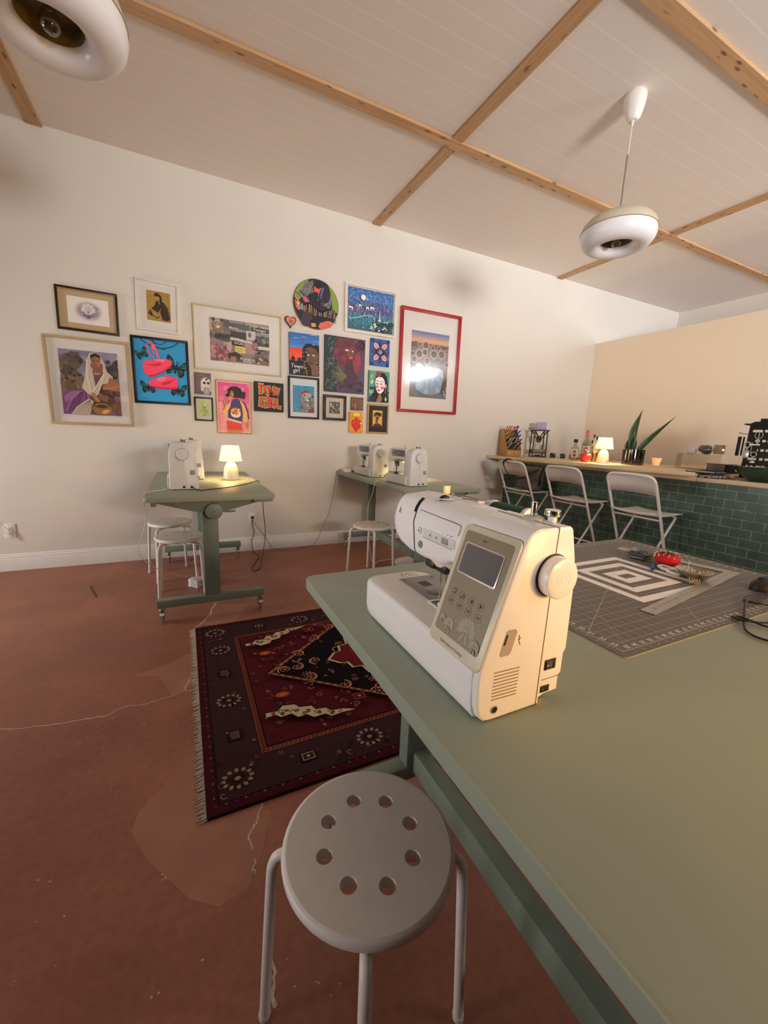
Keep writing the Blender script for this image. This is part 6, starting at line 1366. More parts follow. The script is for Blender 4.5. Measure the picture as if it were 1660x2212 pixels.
# ---------------------------------------------------------------- folding bar chairs
def make_chair(label, yc):
    t = thing('bar_chair', label, 'chair', (3.30, yc, 0), 0, 'white folding bar chairs')
    W_ = .205; ax = lambda z: .0+.45*(1-z/.96)
    def A(s, z): return (ax(z), s*(W_+.005*(1-z)), z)
    # tube frame: front feet rising to the rounded top of the backrest
    pts = [A(-1, .012), A(-1, .45), A(-1, .86), (ax(.90), -W_, .90), (ax(.935), -W_+.010, .935), (ax(.955), -W_+.035, .955), (ax(.962), -W_+.075, .962), (ax(.966), 0, .966)]
    pts = smoothpts(pts+[(x, -y, z) for x, y, z in pts[:-1][::-1]], 4)
    MB().tube(pts, .0115, 10).build('back_frame', WHM, t)
    # curved back panel wrapped over the tube
    g = []
    for i in range(13):
        y = -W_-.010+(2*W_+.02)*i/12; bow = .030*(1-(y/W_)**2)
        zt = .972-.055*max(0, (abs(y)-.13)/.085)**2.2; zb = .815+.010*(y/W_)**2*-1
        g.append([(ax(z)+.004-bow*0+.012*(abs(y)/W_)**2*0-.006+bow*.8, y, z) for z in (zb, zb+(zt-zb)*.5, zt-.012, zt)])
    vs = [p for r in g for p in r]; fs = [(i*4+j, i*4+j+1, (i+1)*4+j+1, (i+1)*4+j) for i in range(12) for j in range(3)]
    m = MB(); m.add(vs, fs); o = m.build('backrest', WHM, t, smooth=60); so_ = o.modifiers.new('thick', 'SOLIDIFY'); so_.thickness = .008; so_.offset = 0
    # rear legs crossing to the seat front
    for s in (-1, 1):
        MB().tube(smoothpts([(.0, s*.165, .012), (.20, s*.165, .27), (.40, s*.165, .53), (.445, s*.165, .588), (.458, s*.158, .605), (.450, s*.14, .612)]), .0105, 10).build('leg', WHM, t)
    for z, w, x in ((.22, W_, None), (.60, W_, None)): MB().cyl((ax(z), -w, z), (ax(z), w, z), .008, n=8).build('cross_bar', WHM, t)
    MB().cyl((.085, -.165, .122), (.085, .165, .122), .008, n=8).build('cross_bar', WHM, t)
    # seat: thin moulded board, slightly dished
    g = []
    for i in range(9):
        x = .095+.405*i/8; row = []
        for j in range(11):
            y = -.190+.38*j/10; row.append((x, y, .632+.012*(abs(y)/.19)**2-.012*sin(pi*i/8)+(.014 if i == 0 else .0)+(-.008 if i == 8 else 0)))
        g.append(row)
    m = MB(); m.add([p for r in g for p in r], [(i*11+j, i*11+j+1, (i+1)*11+j+1, (i+1)*11+j) for i in range(8) for j in range(10)])
    o = m.build('seat', mat('white_chair_seat', '#ddd5cb', .5, var=.03), t, smooth=60); so_ = o.modifiers.new('thick', 'SOLIDIFY'); so_.thickness = .014; so_.offset = 0
    for s in (-1, 1):
        for p in ((ax(.012), s*(W_+.005), .0), (.0, s*.165, .0)): MB().cyl(p, (p[0], p[1], .016), .014, .013, 10).build('foot_cap', PLW2, t)
    return t
ch = make_chair('white folding bar chair farthest along the bar, with a grey bag on its seat', 3.475)
dup(ch, (3.30, 2.775, 0), 0, 'white folding bar chair in the middle of the three at the bar')
dup(ch, (3.30, 2.095, 0), 0, 'white folding bar chair nearest to us, rightmost at the bar')
# felt bag on the first chair
bg = thing('felt_bag', 'grey felt bag sitting on the farthest bar chair, its brown strap over the backrest', 'bag', (3.60, 3.46, .652))
FELT = mat('grey_felt', '#6b635d', .95, var=.35, scale=70, bump=.6, bscale=300, spec=.1)
rg = []
for z, wx, wy in ((0, .075, .135), (.01, .09, .155), (.05, .098, .165), (.14, .094, .165), (.21, .082, .158), (.255, .060, .148), (.262, .045, .140)):
    rg.append([(wx*(abs(cos(a))**.6*(1 if cos(a) > 0 else -1)), wy*(abs(sin(a))**.6*(1 if sin(a) > 0 else -1)), z) for a in (2*pi*i/32 for i in range(32))])
MB().loft(rg).build('bag_body', FELT, bg, smooth=60)
STR = mat('dark_brown_strap', '#3b2d27', .8, var=.15)
def ribbon(mb, pts, w, wd):
    P = smoothpts(pts, 6); wd = Vector(wd).normalized()*w/2
    for i in range(len(P)-1): mb.flat([P[i]-wd, P[i+1]-wd, P[i+1]+wd, P[i]+wd])
mb_ = MB(); ribbon(mb_, [(-.08, .155, .24), (-.09, .16, .12), (-.098, .10, .05)], .03, (0, .5, .2)); ribbon(mb_, [(.05, -.15, .25), (.0, -.168, .20), (-.02, -.172, .05)], .03, (1, 0, 0)); ribbon(mb_, [(-.075, -.155, .21), (-.098, 0, .17), (-.075, .155, .21)], .02, (0, 0, 1))
o = mb_.build('bag_trim', STR, bg); s_ = o.modifiers.new('thick', 'SOLIDIFY'); s_.thickness = .004
mb_ = MB(); ribbon(mb_, [(-.25, .03, .322), (-.300, .055, .335), (-.335, .085, .305), (-.322, .075, .23), (-.300, .02, .165), (-.272, -.06, .130), (-.250, -.13, .140), (-.225, -.185, .165), (-.15, -.19, .20), (-.04, -.165, .24)], .028, (0, .75, .55))
o = mb_.build('strap', STR, bg); s_ = o.modifiers.new('thick', 'SOLIDIFY'); s_.thickness = .004

# ---------------------------------------------------------------- things on the bar
ZB = 1.0
WOODB = pine_mat('light_box_wood', '#a9773f', '#c9975c', 'z', 1.5, False)
og = (3.70, 3.93, ZB); ORZ = -1.92; t = thing('pen_organizer', 'slanted wooden organizer box full of marker pens at the wall end of the bar', 'organizer', og, ORZ)
b = MB()
for y in (-.092, .086): b.prism([(-.125, 0), (.125, 0), (.125, .10), (-.05, .335), (-.125, .335)], 'y', y, y+.006, r=.001)
b.box(-.131, -.125, -.092, .092, 0, .338).box(-.125, .125, -.086, .086, 0, .006).box(-.125, .118, -.086, .086, .082, .088)
for k in range(3): b.prism([(-.125, .13+.06*k), (.085-.045*k, .10+.06*k), (.088-.045*k, .104+.06*k), (-.125, .135+.06*k)], 'y', -.086, .086)
b.build('organizer_box', WOODB, t)
d = MB().box(-.012, .006, -.082, .082, .010, .078, r=.002).build('drawer', WOODB, t, loc=(.119, 0, 0))
MB().ell((.012, 0, .044), .007).build('knob', DKG, d)
pens = ['#e2b02f', '#e0a52a', '#d2362f', '#c2334a', '#c9335a', '#8a2f6a', '#e0962c', '#d9b23a', '#d8432f', '#2c5ba8', '#2a4f9a', '#30508a', '#e0762c', '#2f7d55', '#256a48', '#2a6f78', '#2f62a8', '#27344a', '#d9d2c6', '#d6cec2', '#1f2024', '#e8e2d6', '#b9b2a8', '#2a2a2a', '#cfc7bb', '#5a4a44', '#2b2725', '#d9cfc0', '#3a3a3a', '#c9c0b4']
cs, sn = cos(ORZ), sin(ORZ)
for k, c in enumerate(pens):
    row, cc = divmod(k, 6); y = -.068+.0272*cc+random.uniform(-.004, .004)
    ob = MB().cyl((0, 0, -.07), (0, 0, .05), .0065, n=10, mi=0).cyl((0, 0, .05), (0, 0, .088), .0082, .0070, 10, mi=1).build('marker_pen', [mat('pen_cap_'+c[1:], c, .4, var=.03) if k % 3 else mat('pen_barrel', '#d9d3c9', .4), mat('pen_cap_'+c[1:], c, .4, var=.03)])
    lx = -.040+.036*row+.02; lz = .330-.050*row
    dl = Vector((.86, random.uniform(-.12, .12), .50+.10*random.uniform(-1, 1))).normalized()
    dr = Vector((dl.x*cs-dl.y*sn, dl.x*sn+dl.y*cs, dl.z))
    ob.location = (og[0]+lx*cs-y*sn, og[1]+lx*sn+y*cs, ZB+lz); ob.rotation_euler = dr.to_track_quat('Z', 'Y').to_euler()
    tag(ob, 'marker pen lying slanted in the wooden organizer on the bar', 'pen', 'marker pens in the wooden organizer')
ZBW = mat('dark_walnut_frame', '#33231d', .5, var=.1)
hg = (4.15, 3.90, ZB); t = thing('desk_frame', 'dark wooden stand with V-shaped braces and a hanging grey ball on the bar', 'ornament', hg, radians(-28)); t.scale = (.92, .92, 1.17)
b = MB(); b.box(-.10, .10, -.075, .075, .0, .012, r=.002).box(-.115, .115, -.08, .08, .285, .297, r=.003).box(-.095, .095, -.07, .07, .040, .052, r=.002)
b.build('stand_shelf', ZBW, t)
for sx in (-1, 1):
    for sy in (-1, 1): MB().prism([(sx*.092-.007, 0), (sx*.092+.007, 0), (sx*.088+.007, .288), (sx*.088-.007, .288)], 'y', sy*.066-.007, sy*.066+.007).build('post', ZBW, t)
for sy in (-1, 1):
    for sx in (-1, 1): MB().tube([(sx*.084, sy*.06, .282), (0, sy*.06, .185)], .007, 4).build('brace', ZBW, t)
MB().ell((0, 0, .195), (.040, .030, .040), 24, 16).build('hanging_ball', mat('textured_grey_ball', '#6d6963', .6, .3, var=.2, bump=.5, bscale=120), t)
MB().box(-.085, .085, -.06, .06, .052, .085, r=.004).build('sand_tray', mat('muted_mauve_sand', '#9a8478', .9, var=.1), t)
MB().box(-.03, .03, -.04, .02, .012, .026, r=.004).build('base_block', BLK, t)
for r0 in (1,): MB().lathe([(.014, 0), (.015, .045), (.0135, .045)], (.045, 0, .085), n=18, cap=False).build('small_beaker', thin_glass('beaker_glass', '#e3e1db', .3), t)
tag(MB().box(-.062, .062, -.016, .016, 0, .098, r=.002).text('w', (.03, -.0163, .078), (1, 0, 0), (0, 0, 1), .018, 1).build('gift_card', [mat('lilac_card', '#b7a6cf', .6, var=.03), mat('lilac_ink', '#7a6a94', .6)], None, loc=(4.165, 3.895, 1.3478), rotz=radians(-35)), 'lilac card box standing on top of the dark wooden stand', 'box')
tag(MB().tube(smoothpts([(4.00, 3.93, 1.352), (3.99, 3.94, 1.362), (4.02, 3.93, 1.366), (4.06, 3.91, 1.364)]), .003, 6).build('wire_clip', BLK), 'small black clip beside the lilac card on the dark stand', 'clip')
def jar(name, label, loc, r, h, tint, lid=None, cont=None):
    t = thing(name, label, 'jar', loc)
    MB().lathe([(0, .003), (r*.92, .003), (r, .010), (r, h*.8), (r*.9, h*.9), (r*.88, h), (r*.84, h), (r*.86, h*.88), (r*.95, h*.78), (r*.95, .012), (0, .008)], n=24).build('jar_glass', thin_glass('jar_glass_'+tint[1:], tint, .25), t)
    if cont: MB().lathe([(0, .009), (r*.9, .010), (r*.9, h*cont[1]), (0, h*cont[1]+.003)], n=20).build('jar_contents', mat('contents_'+cont[0][1:], cont[0], .8, var=.3, scale=90), t)
    if lid: MB().lathe([(0, h), (r*.95, h), (r*.95, h+.012), (0, h+.013)], n=24).build('jar_lid', mat('lid_'+lid[1:], lid, .4, .4), t)
    return t
jar('glass_jar', 'small bluish glass jar next to the dark stand on the bar, first of the row', (4.23, 3.72, ZB), .034, .062, '#9db3b4', None, ('#5f7274', .6))
jar('glass_jar', 'small dark teal glass jar, second in the row beside the dark stand', (4.27, 3.60, ZB), .030, .060, '#6f9290', None, ('#2f4a4c', .7))
jar('glass_jar', 'small clear glass with white contents, last in the row beside the dark stand', (4.33, 3.52, ZB), .028, .060, '#e6e2da', None, ('#e0dad0', .75))
t = thing('glass_dish', 'low clear glass dish on the bar left of the bottles', 'dish', (4.38, 3.42, ZB)); MB().lathe([(0, .002), (.05, .002), (.055, .02), (.052, .02), (.048, .006), (0, .006)], n=28).build('dish_glass', thin_glass('dish_glass_m', '#c9c4b6', .3), t)
def bottle(label, loc, prof, cap, capr, lab):
    t = thing('bottle', label, 'bottle', loc)
    MB().lathe(prof, n=28).build('bottle_glass', thin_glass('bottle_glass', '#dfe0da', .3), t)
    MB().lathe(capr, n=20).build('bottle_cap', cap, t); return t
bt = bottle('squat clear glass bottle with a dark stopper and round label on the bar', (4.105, 3.30, ZB), [(0, .004), (.044, .004), (.047, .012), (.045, .12), (.040, .145), (.022, .165), (.017, .18), (.017, .215), (.015, .215)], BLK, [(0, .205), (.023, .205), (.023, .237), (.019, .242), (0, .242)], None)
b = MB()
def wrap(b, r, z0, z1, a0, a1, mi, n=10):
    for i in range(n): p, q = a0+(a1-a0)*i/n, a0+(a1-a0)*(i+1)/n; b.flat([(r*cos(p), r*sin(p), z0), (r*cos(q), r*sin(q), z0), (r*cos(q), r*sin(q), z1), (r*cos(p), r*sin(p), z1)], mi)
fa = math.atan2(-3.3, -4.1)
wrap(b, .0478, .035, .130, fa-.9, fa+.9, 0)
for i in range(18):
    q0, q1 = 2*pi*i/18, 2*pi*(i+1)/18; f_ = lambda q, s: (.0483*cos(fa+s*.5*cos(q)), .0483*sin(fa+s*.5*cos(q)), .080+s*.036*sin(q))
    b.flat([f_(q0, 1), f_(q1, 1), f_(0, 0)], 1)
    b.flat([tuple(v*1.004 if k < 2 else v for k, v in enumerate(f_(q0, .55))), tuple(v*1.004 if k < 2 else v for k, v in enumerate(f_(q1, .55))), tuple(v*1.004 if k < 2 else v for k, v in enumerate(f_(0, 0)))], 2)
b.build('bottle_label', [mat('cream_label', '#e2d9cc', .6), mat('maroon_label', '#5a2a26', .6), mat('rose_label', '#a8665a', .6)], bt, recalc=False)
bt = bottle('tall clear glass bottle with a pink foil neck on the bar', (4.24, 3.26, ZB), [(0, .004), (.048, .004), (.050, .012), (.050, .19), (.044, .215), (.022, .245), (.016, .26), (.015, .33)], mat('pink_foil', '#d8567a', .4, .3, var=.06), [(.0165, .275), (.0165, .345), (.0150, .352), (0, .353), (0, .275)], None)
b = MB(); wrap(b, .0512, .05, .17, fa-1.0, fa+1.0, 0); wrap(b, .0515, .10, .135, fa-.5, fa+.5, 1)
b.build('bottle_label', [mat('pink_white_label', '#e8d6ca', .6), mat('gold_label', '#c9a07a', .5, .3)], bt, recalc=False)
ap = (3.925, 3.01, ZB); t = thing('apple_pot', 'red apple-shaped pot holding thin brushes on the bar', 'pot', ap)
rg = []
for r, z in ((.030, 0), (.040, .004), (.054, .028), (.061, .055), (.060, .078), (.050, .095), (.034, .100), (.026, .093), (.026, .04), (0, .035)):
    rg.append([(r*(1+.04*cos(5*a)*(z > .07))*cos(a), r*(1+.04*cos(5*a)*(z > .07))*sin(a), z) for a in (2*pi*i/40 for i in range(40))])
MB().loft(rg).build('pot_body', mat('red_glazed_ceramic', '#c2231f', .2, var=.15, scale=30, coat=.6), t, smooth=70)
bj = (4.075, 3.02, ZB); t = thing('brush_jar', 'clear glass jar of tall paintbrushes behind the lit bar lamp', 'jar', bj)
MB().lathe([(0, .003), (.040, .003), (.043, .01), (.043, .105), (.041, .105), (.041, .012), (0, .008)], n=26).build('jar_glass', thin_glass('brush_jar_glass', '#d9cfb8', .3), t)
HND = [mat('brush_handle_cream', '#e0c48e', .4, var=.1), mat('brush_handle_brown', '#6a4028', .4, var=.1), mat('brush_handle_white', '#ece2cc', .4, var=.06), mat('brush_handle_black', '#2a2220', .4, var=.1)]
BR = mat('brush_bristles', '#4a3628', .9, var=.2)
def brush(loc, l, rr_, tilt, az, hm, flip, label, group):
    b = MB()
    if flip: b.cyl((0, 0, 0), (0, 0, l*.72), rr_*.8, rr_, 8, 0).cyl((0, 0, l*.72), (0, 0, l*.85), rr_*1.1, rr_*1.2, 8, 1).lathe([(rr_*1.2, l*.85), (rr_*1.7, l*.90), (rr_*1.2, l*.97), (.0003, l)], n=8, mi=2)
    else: b.cyl((0, 0, 0), (0, 0, l*.55), rr_, rr_*1.3, 8, 0).cyl((0, 0, l*.55), (0, 0, l), rr_*1.3, rr_*.4, 8, 0)
    o = b.build('paintbrush', [hm, STEEL, BR], None, loc=loc); o.rotation_euler = (tilt*sin(az), -tilt*cos(az)*-1, 0); return tag(o, label, 'brush', group)
for k in range(18):
    a = 2*pi*k/18; r_ = .028
    brush((bj[0]+r_*cos(a)*.6, bj[1]+r_*sin(a)*.6, ZB+.010), random.uniform(.20, .31), random.uniform(.0042, .0068), random.uniform(.02, .16), random.random()*6.28, HND[(0, 2, 0, 1, 2)[k % 5]], k % 3 == 0, 'paintbrush standing in the clear jar behind the lit bar lamp', 'paintbrushes in the jar')
for k in range(9):
    a = 2*pi*k/9; brush((ap[0]+.012*cos(a), ap[1]+.012*sin(a), ZB+.040), random.uniform(.09, .125), .0026, random.uniform(.03, .18), a, HND[3], True, 'thin dark brush standing in the red apple pot', 'brushes in the apple pot')
# plant
pp = (4.19, 2.655, ZB); t = thing('potted_plant', 'snake plant with two tall leaves in a ribbed smoky glass pot on the bar', 'plant', pp)
n = 72; rg = []
for r, z in ((.088, 0), (.094, .006), (.096, .06), (.098, .158), (.094, .158), (.090, .02), (0, .012)):
    rg.append([((r+(.0035 if i % 3 == 0 else -.001)*(r > .08))*cos(2*pi*i/n), (r+(.0035 if i % 3 == 0 else -.001)*(r > .08))*sin(2*pi*i/n), z) for i in range(n)])
po = MB().loft(rg, cap=False).build('ribbed_pot', thin_glass('smoky_ribbed_glass', '#b5a697', .12), t, smooth=0)
MB().lathe([(0, .014), (.084, .014), (.087, .02), (.0885, .128), (0, .135)], n=30).build('soil', mat('dark_potting_soil', '#2a1c15', .95, var=.4, scale=80, bump=.8, bscale=150), t)
LEAF = mat('snake_plant_leaf', '#2c4a22', .4, var=.35, scale=14, coat=.15)
def leaf(base, top, bend, w, tw):
    m = MB(); P = smoothpts([base, ((base[0]*.5+top[0]*.5)+bend[0], (base[1]*.5+top[1]*.5)+bend[1], (base[2]+top[2])/2+bend[2]), top], 9); k = len(P); wv = Vector((sin(tw), -cos(tw), 0)); fwd = Vector((cos(tw), sin(tw), 0))
    vs = []
    for i, p in enumerate(P):
        s = i/(k-1); ww = w*(.45+.75*sin(pi*min(1, s*.95+.12))**1.0)*(1-s**5)*(1 if s < .97 else .25)
        vs += [p-wv*ww, p+fwd*ww*.22, p+wv*ww]
    fs = [(i*3+j, i*3+j+1, (i+1)*3+j+1, (i+1)*3+j) for i in range(k-1) for j in range(2)]
    m.add(vs, fs); o = m.build('leaf', LEAF, t, smooth=80); q = o.modifiers.new('thick', 'SOLIDIFY'); q.thickness = .003
leaf((.0, .03, .12), (-.005, -.03, .565), (-.005, .03, 0), .030, radians(40))
leaf((.01, -.02, .12), (.06, -.33, .50), (.0, .05, -.03), .026, radians(30))
leaf((.0, .07, .12), (-.0, .075, .27), (0, .012, 0), .018, radians(35))
leaf((-.01, .015, .12), (-.01, -.0, .30), (0, -.01, 0), .018, radians(50))
# candle
t = thing('candle_holder', 'small glowing frosted tealight glass on the bar right of the plant', 'candle', (4.45, 2.565, ZB))
MB().lathe([(0, .002), (.026, .002), (.029, .008), (.047, .078), (.0445, .078), (.027, .012), (0, .010)], n=28).build('frosted_glass', mat('glowing_frosted_glass', '#f3c9a0', .5, var=.04, emit='#ffb070', estr=.55), t)
MB().lathe([(0, .013), (.020, .013), (.020, .028), (0, .028)], n=20).build('tealight', mat('wax', '#f4e6cf', .5), t)
# clear tub with metal mesh balls
tb = (4.42, 2.17, ZB); t = thing('glass_container', 'clear rectangular glass container on the bar right of the candle', 'container', tb, radians(-12))
b = MB()
for x0, x1, y0, y1 in ((-.08, .08, -.155, -.151), (-.08, .08, .151, .155), (-.08, -.076, -.155, .155), (.076, .08, -.155, .155)): b.box(x0, x1, y0, y1, .002, .145)
b.box(-.08, .08, -.155, .155, 0, .004); b.build('tub_glass', thin_glass('tub_glass', '#faf7f2', .06), t)
def wireball(label, loc, r, m, nm='mesh_ball'):
    b = MB()
    for k in range(7):
        a = pi*k/7; b.tube([(r*cos(q)*cos(a), r*cos(q)*sin(a), r*.92*sin(q)) for q in (2*pi*i/20 for i in range(20))], .0022, 5, closed=True)
    for z in (-.5, 0, .5): q = (1-z*z)**.5; b.tube([(r*q*cos(s), r*q*sin(s), r*.92*z) for s in (2*pi*i/20 for i in range(20))], .0022, 5, closed=True)
    b.ell((0, 0, 0), (r*.86, r*.86, r*.8), 16, 10)
    return tag(b.build(nm, m, None, loc=loc), label, 'ball')
wireball('dark steel mesh ball resting on top of the clear glass container', (4.40, 2.10, ZB+.185), .046, mat('dark_steel_mesh', '#77747c', .25, .9, var=.3, scale=60))
wireball('pale clear mesh ball on the left of the clear glass container', (4.40, 2.225, ZB+.170), .040, mat('pale_mesh', '#d3c8c2', .4, .1, var=.15, scale=60))
wireball('small grey mesh ball behind the others on the glass container', (4.46, 2.165, ZB+.195), .036, mat('grey_mesh', '#8d8a92', .3, .7, var=.3, scale=60))
t = thing('glass_lid', 'clear flat lid leaning on the mesh balls behind the container', 'plate', (4.46, 2.03, ZB+.15)); MB().box(-.003, .003, -.045, .045, 0, .085, r=.001).build('clear_sheet', thin_glass('lid_glass', '#cfc6b6', .2), t)  # clear glass lid, leaning loose on the balls
t = thing('serving_tray', 'dark flat tray jutting over the end of the wooden bar top', 'tray', (3.98, 1.86, ZB+.0005)); MB().box(-.19, .26, -.14, .075, .0, .008, r=.003).build('tray_base', mat('dark_tray_wood', '#3a2c24', .5, var=.15), t)
b = MB()
for a in ((-.19, .26, -.14, -.134), (-.19, .26, .069, .075), (-.19, -.184, -.14, .075), (.254, .26, -.14, .075)): b.box(*a, .006, .016)
b.build('tray_rim', mat('grey_tray_rim', '#8d8780', .4, .4, var=.1), t)
t = thing('folded_cloth', 'crumpled grey-white cloth hanging just under the edge of the dark tray', 'cloth', (3.915, 1.765, .9605))
m = MB(); g = [[(-.105+.20*i/14+.004*sin(j), -.05+.13*j/14, .0145+.007*sin(i*1.3+j*.9)+.004*sin(j*2.1)) for j in range(15)] for i in range(15)]
m.add([p for r in g for p in r], [(i*15+j, i*15+j+1, (i+1)*15+j+1, (i+1)*15+j) for i in range(14) for j in range(14)]); o = m.build('cloth', mat('grey_cloth', '#a8a29d', .9, var=.25, scale=40), t); q = o.modifiers.new('thick', 'SOLIDIFY'); q.thickness = .004
t = thing('glass_box', 'clear lidded glass box on the dark tray, left of the green bowl', 'box', (4.08, 1.82, ZB+.0095), radians(-12)); b = MB()
for x0, x1, y0, y1 in ((-.06, .06, -.075, -.072), (-.06, .06, .072, .075), (-.06, -.057, -.075, .075), (.057, .06, -.075, .075)): b.box(x0, x1, y0, y1, 0, .060)
b.build('box_glass', thin_glass('box_glass', '#b9b2a4', .25), t); MB().box(-.066, .066, -.082, .082, .060, .067, r=.002).build('box_lid', mat('smoky_lid', '#4a4440', .2, var=.1, coat=.5), t)
MB().box(-.05, .05, -.06, .06, .001, .035, r=.004).build('box_contents', mat('grey_contents', '#8a847c', .8, var=.35, scale=80), t)
# green bowl
gb = (4.03, 1.515, .9602); t = thing('green_bowl', 'wide dark green glass bowl on the lower worktop at the right edge', 'bowl', gb)
MB().lathe([(0, .003), (.085, .003), (.092, .010), (.150, .062), (.182, .108), (.1845, .112), (.180, .112), (.146, .066), (.088, .016), (0, .012)], n=48).build('bowl_glass', mat('deep_green_glass', '#0f3a2a', .12, var=.25, scale=10, coat=.6), t)
cl = MB()
for k in range(60):
    a, r_ = random.random()*6.28, .15*random.random()**.5; p = Vector((r_*cos(a), r_*sin(a), .075+.03*random.random())); q = p+Vector((random.gauss(0, .02), random.gauss(0, .02), random.uniform(0, .02))); cl.tube([p, (p+q)/2+Vector((0, 0, .012)), q], .004, 6)
cl.lathe([(0, .05), (.12, .06), (.155, .085), (.10, .098), (0, .104)], n=24)
tag(cl.build('quilting_clips', mat('bowl_clips', '#a9957c', .5, var=.4, scale=60), None, loc=gb), 'heap of small clips and oddments filling the green bowl', 'clips', kind='stuff')
# black tool rack
rk = (4.37, 1.60, .9602); t = thing('tool_rack', 'black perforated metal tool rack behind the green bowl at the right edge', 'rack', rk)
BM = mat('black_rack_metal', '#0f0e0d', .4, .5, var=.1)
y0, y1 = -.36, .20
lp = []
for z, row in ((.400, ((.063, .07), (.122, .025), (.165, .03))), (.318, ((.075, .033), (.118, .026), (.155, .03))), (.240, ((.087, .010), (.118, .026), (.155, .03))), (.166, ((.061, .06), (.122, .026), (.158, .026)))):
    for d_, w in row:
        yc = y1-d_; lp.append([(yc-w/2+.003, z-.010), (yc+w/2-.003, z-.010), (yc+w/2, z-.006), (yc+w/2, z+.006), (yc+w/2-.003, z+.010), (yc-w/2+.003, z+.010), (yc-w/2, z+.006), (yc-w/2, z-.006)])
outer = [(y0, .0), (y1+.004, .0), (y1-.004, .445), (y0, .445)]
m = MB(); m.m = Matrix(((0, 0, 1, 0), (1, 0, 0, 0), (0, 1, 0, 0), (0, 0, 0, 1)))
m.holes(outer, lp, -.003, .003).loft([[(y, z, -.003) for y, z in outer], [(y, z, .003) for y, z in outer]], cap=False)
m.m = Matrix.Identity(4); m.build('rack_panel', BM, t, smooth=0)
MB().prism([(y0, .445), (y1-.008, .445), (y1+.016, .452), (y1+.016, .460), (y0, .460)], 'x', -.06, .06, r=.001).prism([(y0, .460), (y1-.02, .460), (y1-.05, .476), (y0, .476)], 'x', -.045, .045).box(-.05, .05, y0, y1-.085, .476, .50, r=.003).build('rack_top', BM, t, smooth=0)
MB().box(-.06, .09, y0, y1+.010, 0, .008).build('rack_base', BM, t)
MB().tube(smoothpts([(0, y1-.01, .375), (0, y1+.02, .374), (0, y1+.045, .378), (0, y1+.066, .388)]), .0026, 6).build('hook_bar', BM, t)
def tool(name, label, mb, m, y, z, x=-.0120):
    return tag(mb.build(name, m, None, loc=(rk[0]+x, rk[1]+y, rk[2]+z)), label, 'tool')
TS = mat('tool_steel', '#b9b5ac', .3, .7, var=.12)
tool('metal_file', 'wide black metal strip hanging at the far left of the black rack', MB().box(-.003, .003, -.013, .013, -.165, .0, r=.001), BM, y1+.052, .352, .0)
tool('metal_file', 'narrow black strip hanging between the wide strip and the rack panel', MB().box(-.003, .003, -.006, .006, -.16, .0, r=.001), BM, y1+.022, .350, .0)
b = MB()
for k in (-1, 0, 1): b.tube(smoothpts([(0, .0, -.045), (0, .022*k, -.022), (0, .026*k, .0), (0, .014*k, .020)]), .0034, 6)
b.cyl((0, 0, -.045), (0, 0, -.085), .007, n=8).box(-.003, .003, -.02, .055, -.092, -.080)
tool('pronged_tool', 'silver tool with three prongs hanging high on the black rack', b, TS, y1-.082, .372)
b = MB().tube([(0, .022*cos(q), .022*sin(q)) for q in (2*pi*i/24 for i in range(24))], .005, 6, closed=True).cyl((0, 0, -.02), (0, 0, -.05), .007, n=8).box(-.004, .004, -.022, .022, -.115, -.05, r=.003)
tool('clamp_tool', 'grey clamp with a ring handle at the left of the black rack', b, TS, y1-.018, .285)
b = MB().tube([(0, .020*cos(q), .020*sin(q)) for q in (2*pi*i/24 for i in range(24))], .0036, 6, closed=True).cyl((0, 0, -.02), (0, 0, -.055), .004, n=8).lathe([(0, -.055), (.018, -.057), (.02, -.066), (.018, -.075), (0, -.077)], n=16)
tool('ring_tool', 'silver ring-handled tool with a round end low on the black rack', b, TS, y1-.072, .205)
tool('thin_rod', 'thin silver rod hanging in the middle of the black rack', MB().cyl((0, 0, -.085), (0, 0, 0), .0026, n=8).cyl((0, 0, 0), (0, 0, .005), .0034, n=8), TS, y1-.048, .300)
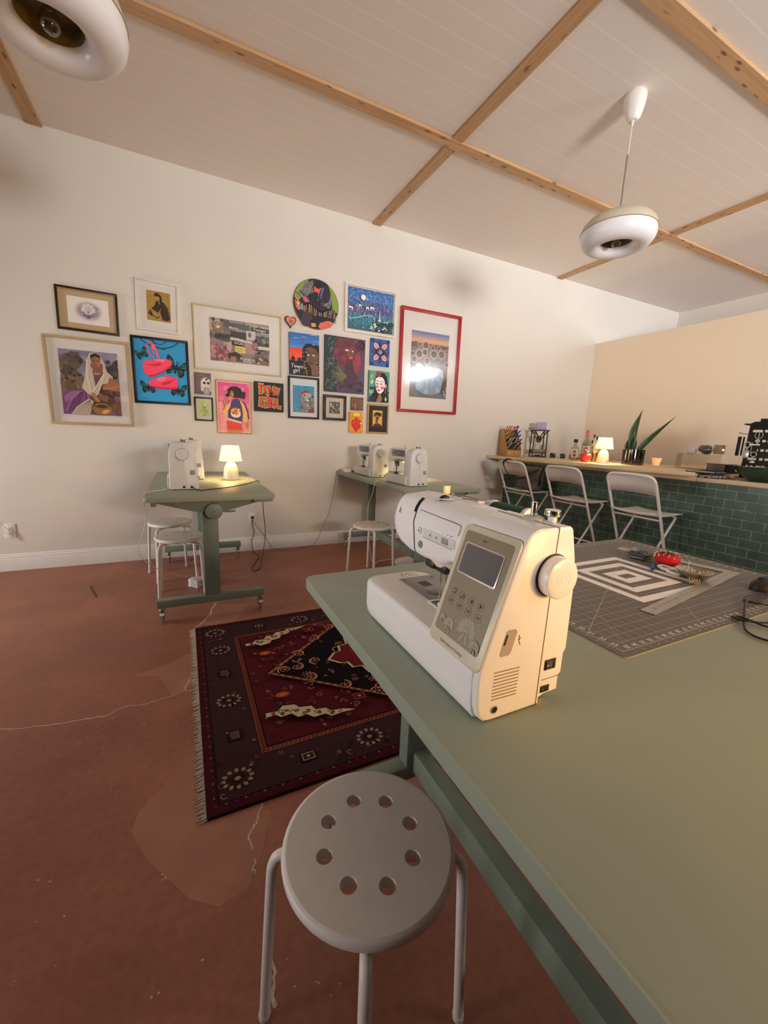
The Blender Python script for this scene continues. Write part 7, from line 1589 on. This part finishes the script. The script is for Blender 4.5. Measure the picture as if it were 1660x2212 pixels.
# ---------------------------------------------------------------- light
def area(name, loc, aim, sx, sy, e, col):
    l = bpy.data.lights.new(name, 'AREA'); l.shape = 'RECTANGLE'; l.size = sx; l.size_y = sy; l.energy = e; l.color = col
    o = bpy.data.objects.new(name, l); COL.objects.link(o); o.location = loc
    o.rotation_euler = (Vector(aim)-Vector(loc)).to_track_quat('-Z', 'Y').to_euler(); return o
k = area('window_daylight', (1.9, -3.3, 1.62), (4.6, 4, 2.4), 1.6, .75, 172, (1., .97, .93)); k.data.spread = radians(125)
k = area('side_window_daylight', (6.95, -2.8, 2.6), (4.2, 2.5, 2.9), 1.6, 1.3, 300, (.84, .92, 1.))
k = area('left_window_daylight', (-3.5, 1.1, 1.1), (.4, .8, 1.25), 1.0, .8, 6, (.95, .96, 1.)); k.data.spread = radians(52)
k = area('left_door_daylight', (-3.5, 3.2, .95), (.6, 3.5, .15), .9, 1.5, 26, (1., .96, .9)); k.data.spread = radians(95)
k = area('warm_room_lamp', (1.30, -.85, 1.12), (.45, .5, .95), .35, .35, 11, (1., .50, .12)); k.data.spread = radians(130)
w = bpy.data.worlds.new('room_world'); SC.world = w; w.use_nodes = True
w.node_tree.nodes['Background'].inputs['Color'].default_value = (.9, .85, .8, 1); w.node_tree.nodes['Background'].inputs['Strength'].default_value = .15

# ---------------------------------------------------------------- camera
FPX, YAW, PITCH, ROLL = 870.4533, .46221579, -.18852865, .04096884
cy, sy_, cp, sp_ = cos(YAW), sin(YAW), cos(PITCH), sin(PITCH)
fw = Vector((sy_*cp, cy*cp, sp_)); rt = Vector((cy, -sy_, 0)); up = rt.cross(fw)
rt2 = cos(ROLL)*rt+sin(ROLL)*up; up2 = -sin(ROLL)*rt+cos(ROLL)*up
cam = bpy.data.cameras.new('camera'); co = bpy.data.objects.new('camera', cam); COL.objects.link(co)
cam.sensor_fit = 'HORIZONTAL'; cam.sensor_width = 36; cam.lens = FPX/1660*36; cam.clip_start = .02
co.matrix_world = Matrix(((rt2.x, up2.x, -fw.x, 0), (rt2.y, up2.y, -fw.y, 0), (rt2.z, up2.z, -fw.z, 1.2), (0, 0, 0, 1)))
SC.camera = co
SC.view_settings.view_transform = 'Standard'; SC.view_settings.look = 'None'; SC.view_settings.exposure = 0; SC.view_settings.gamma = 1
SC.cycles.max_bounces = 8; SC.cycles.transparent_max_bounces = 16; SC.cycles.caustics_reflective = False; SC.cycles.caustics_refractive = False
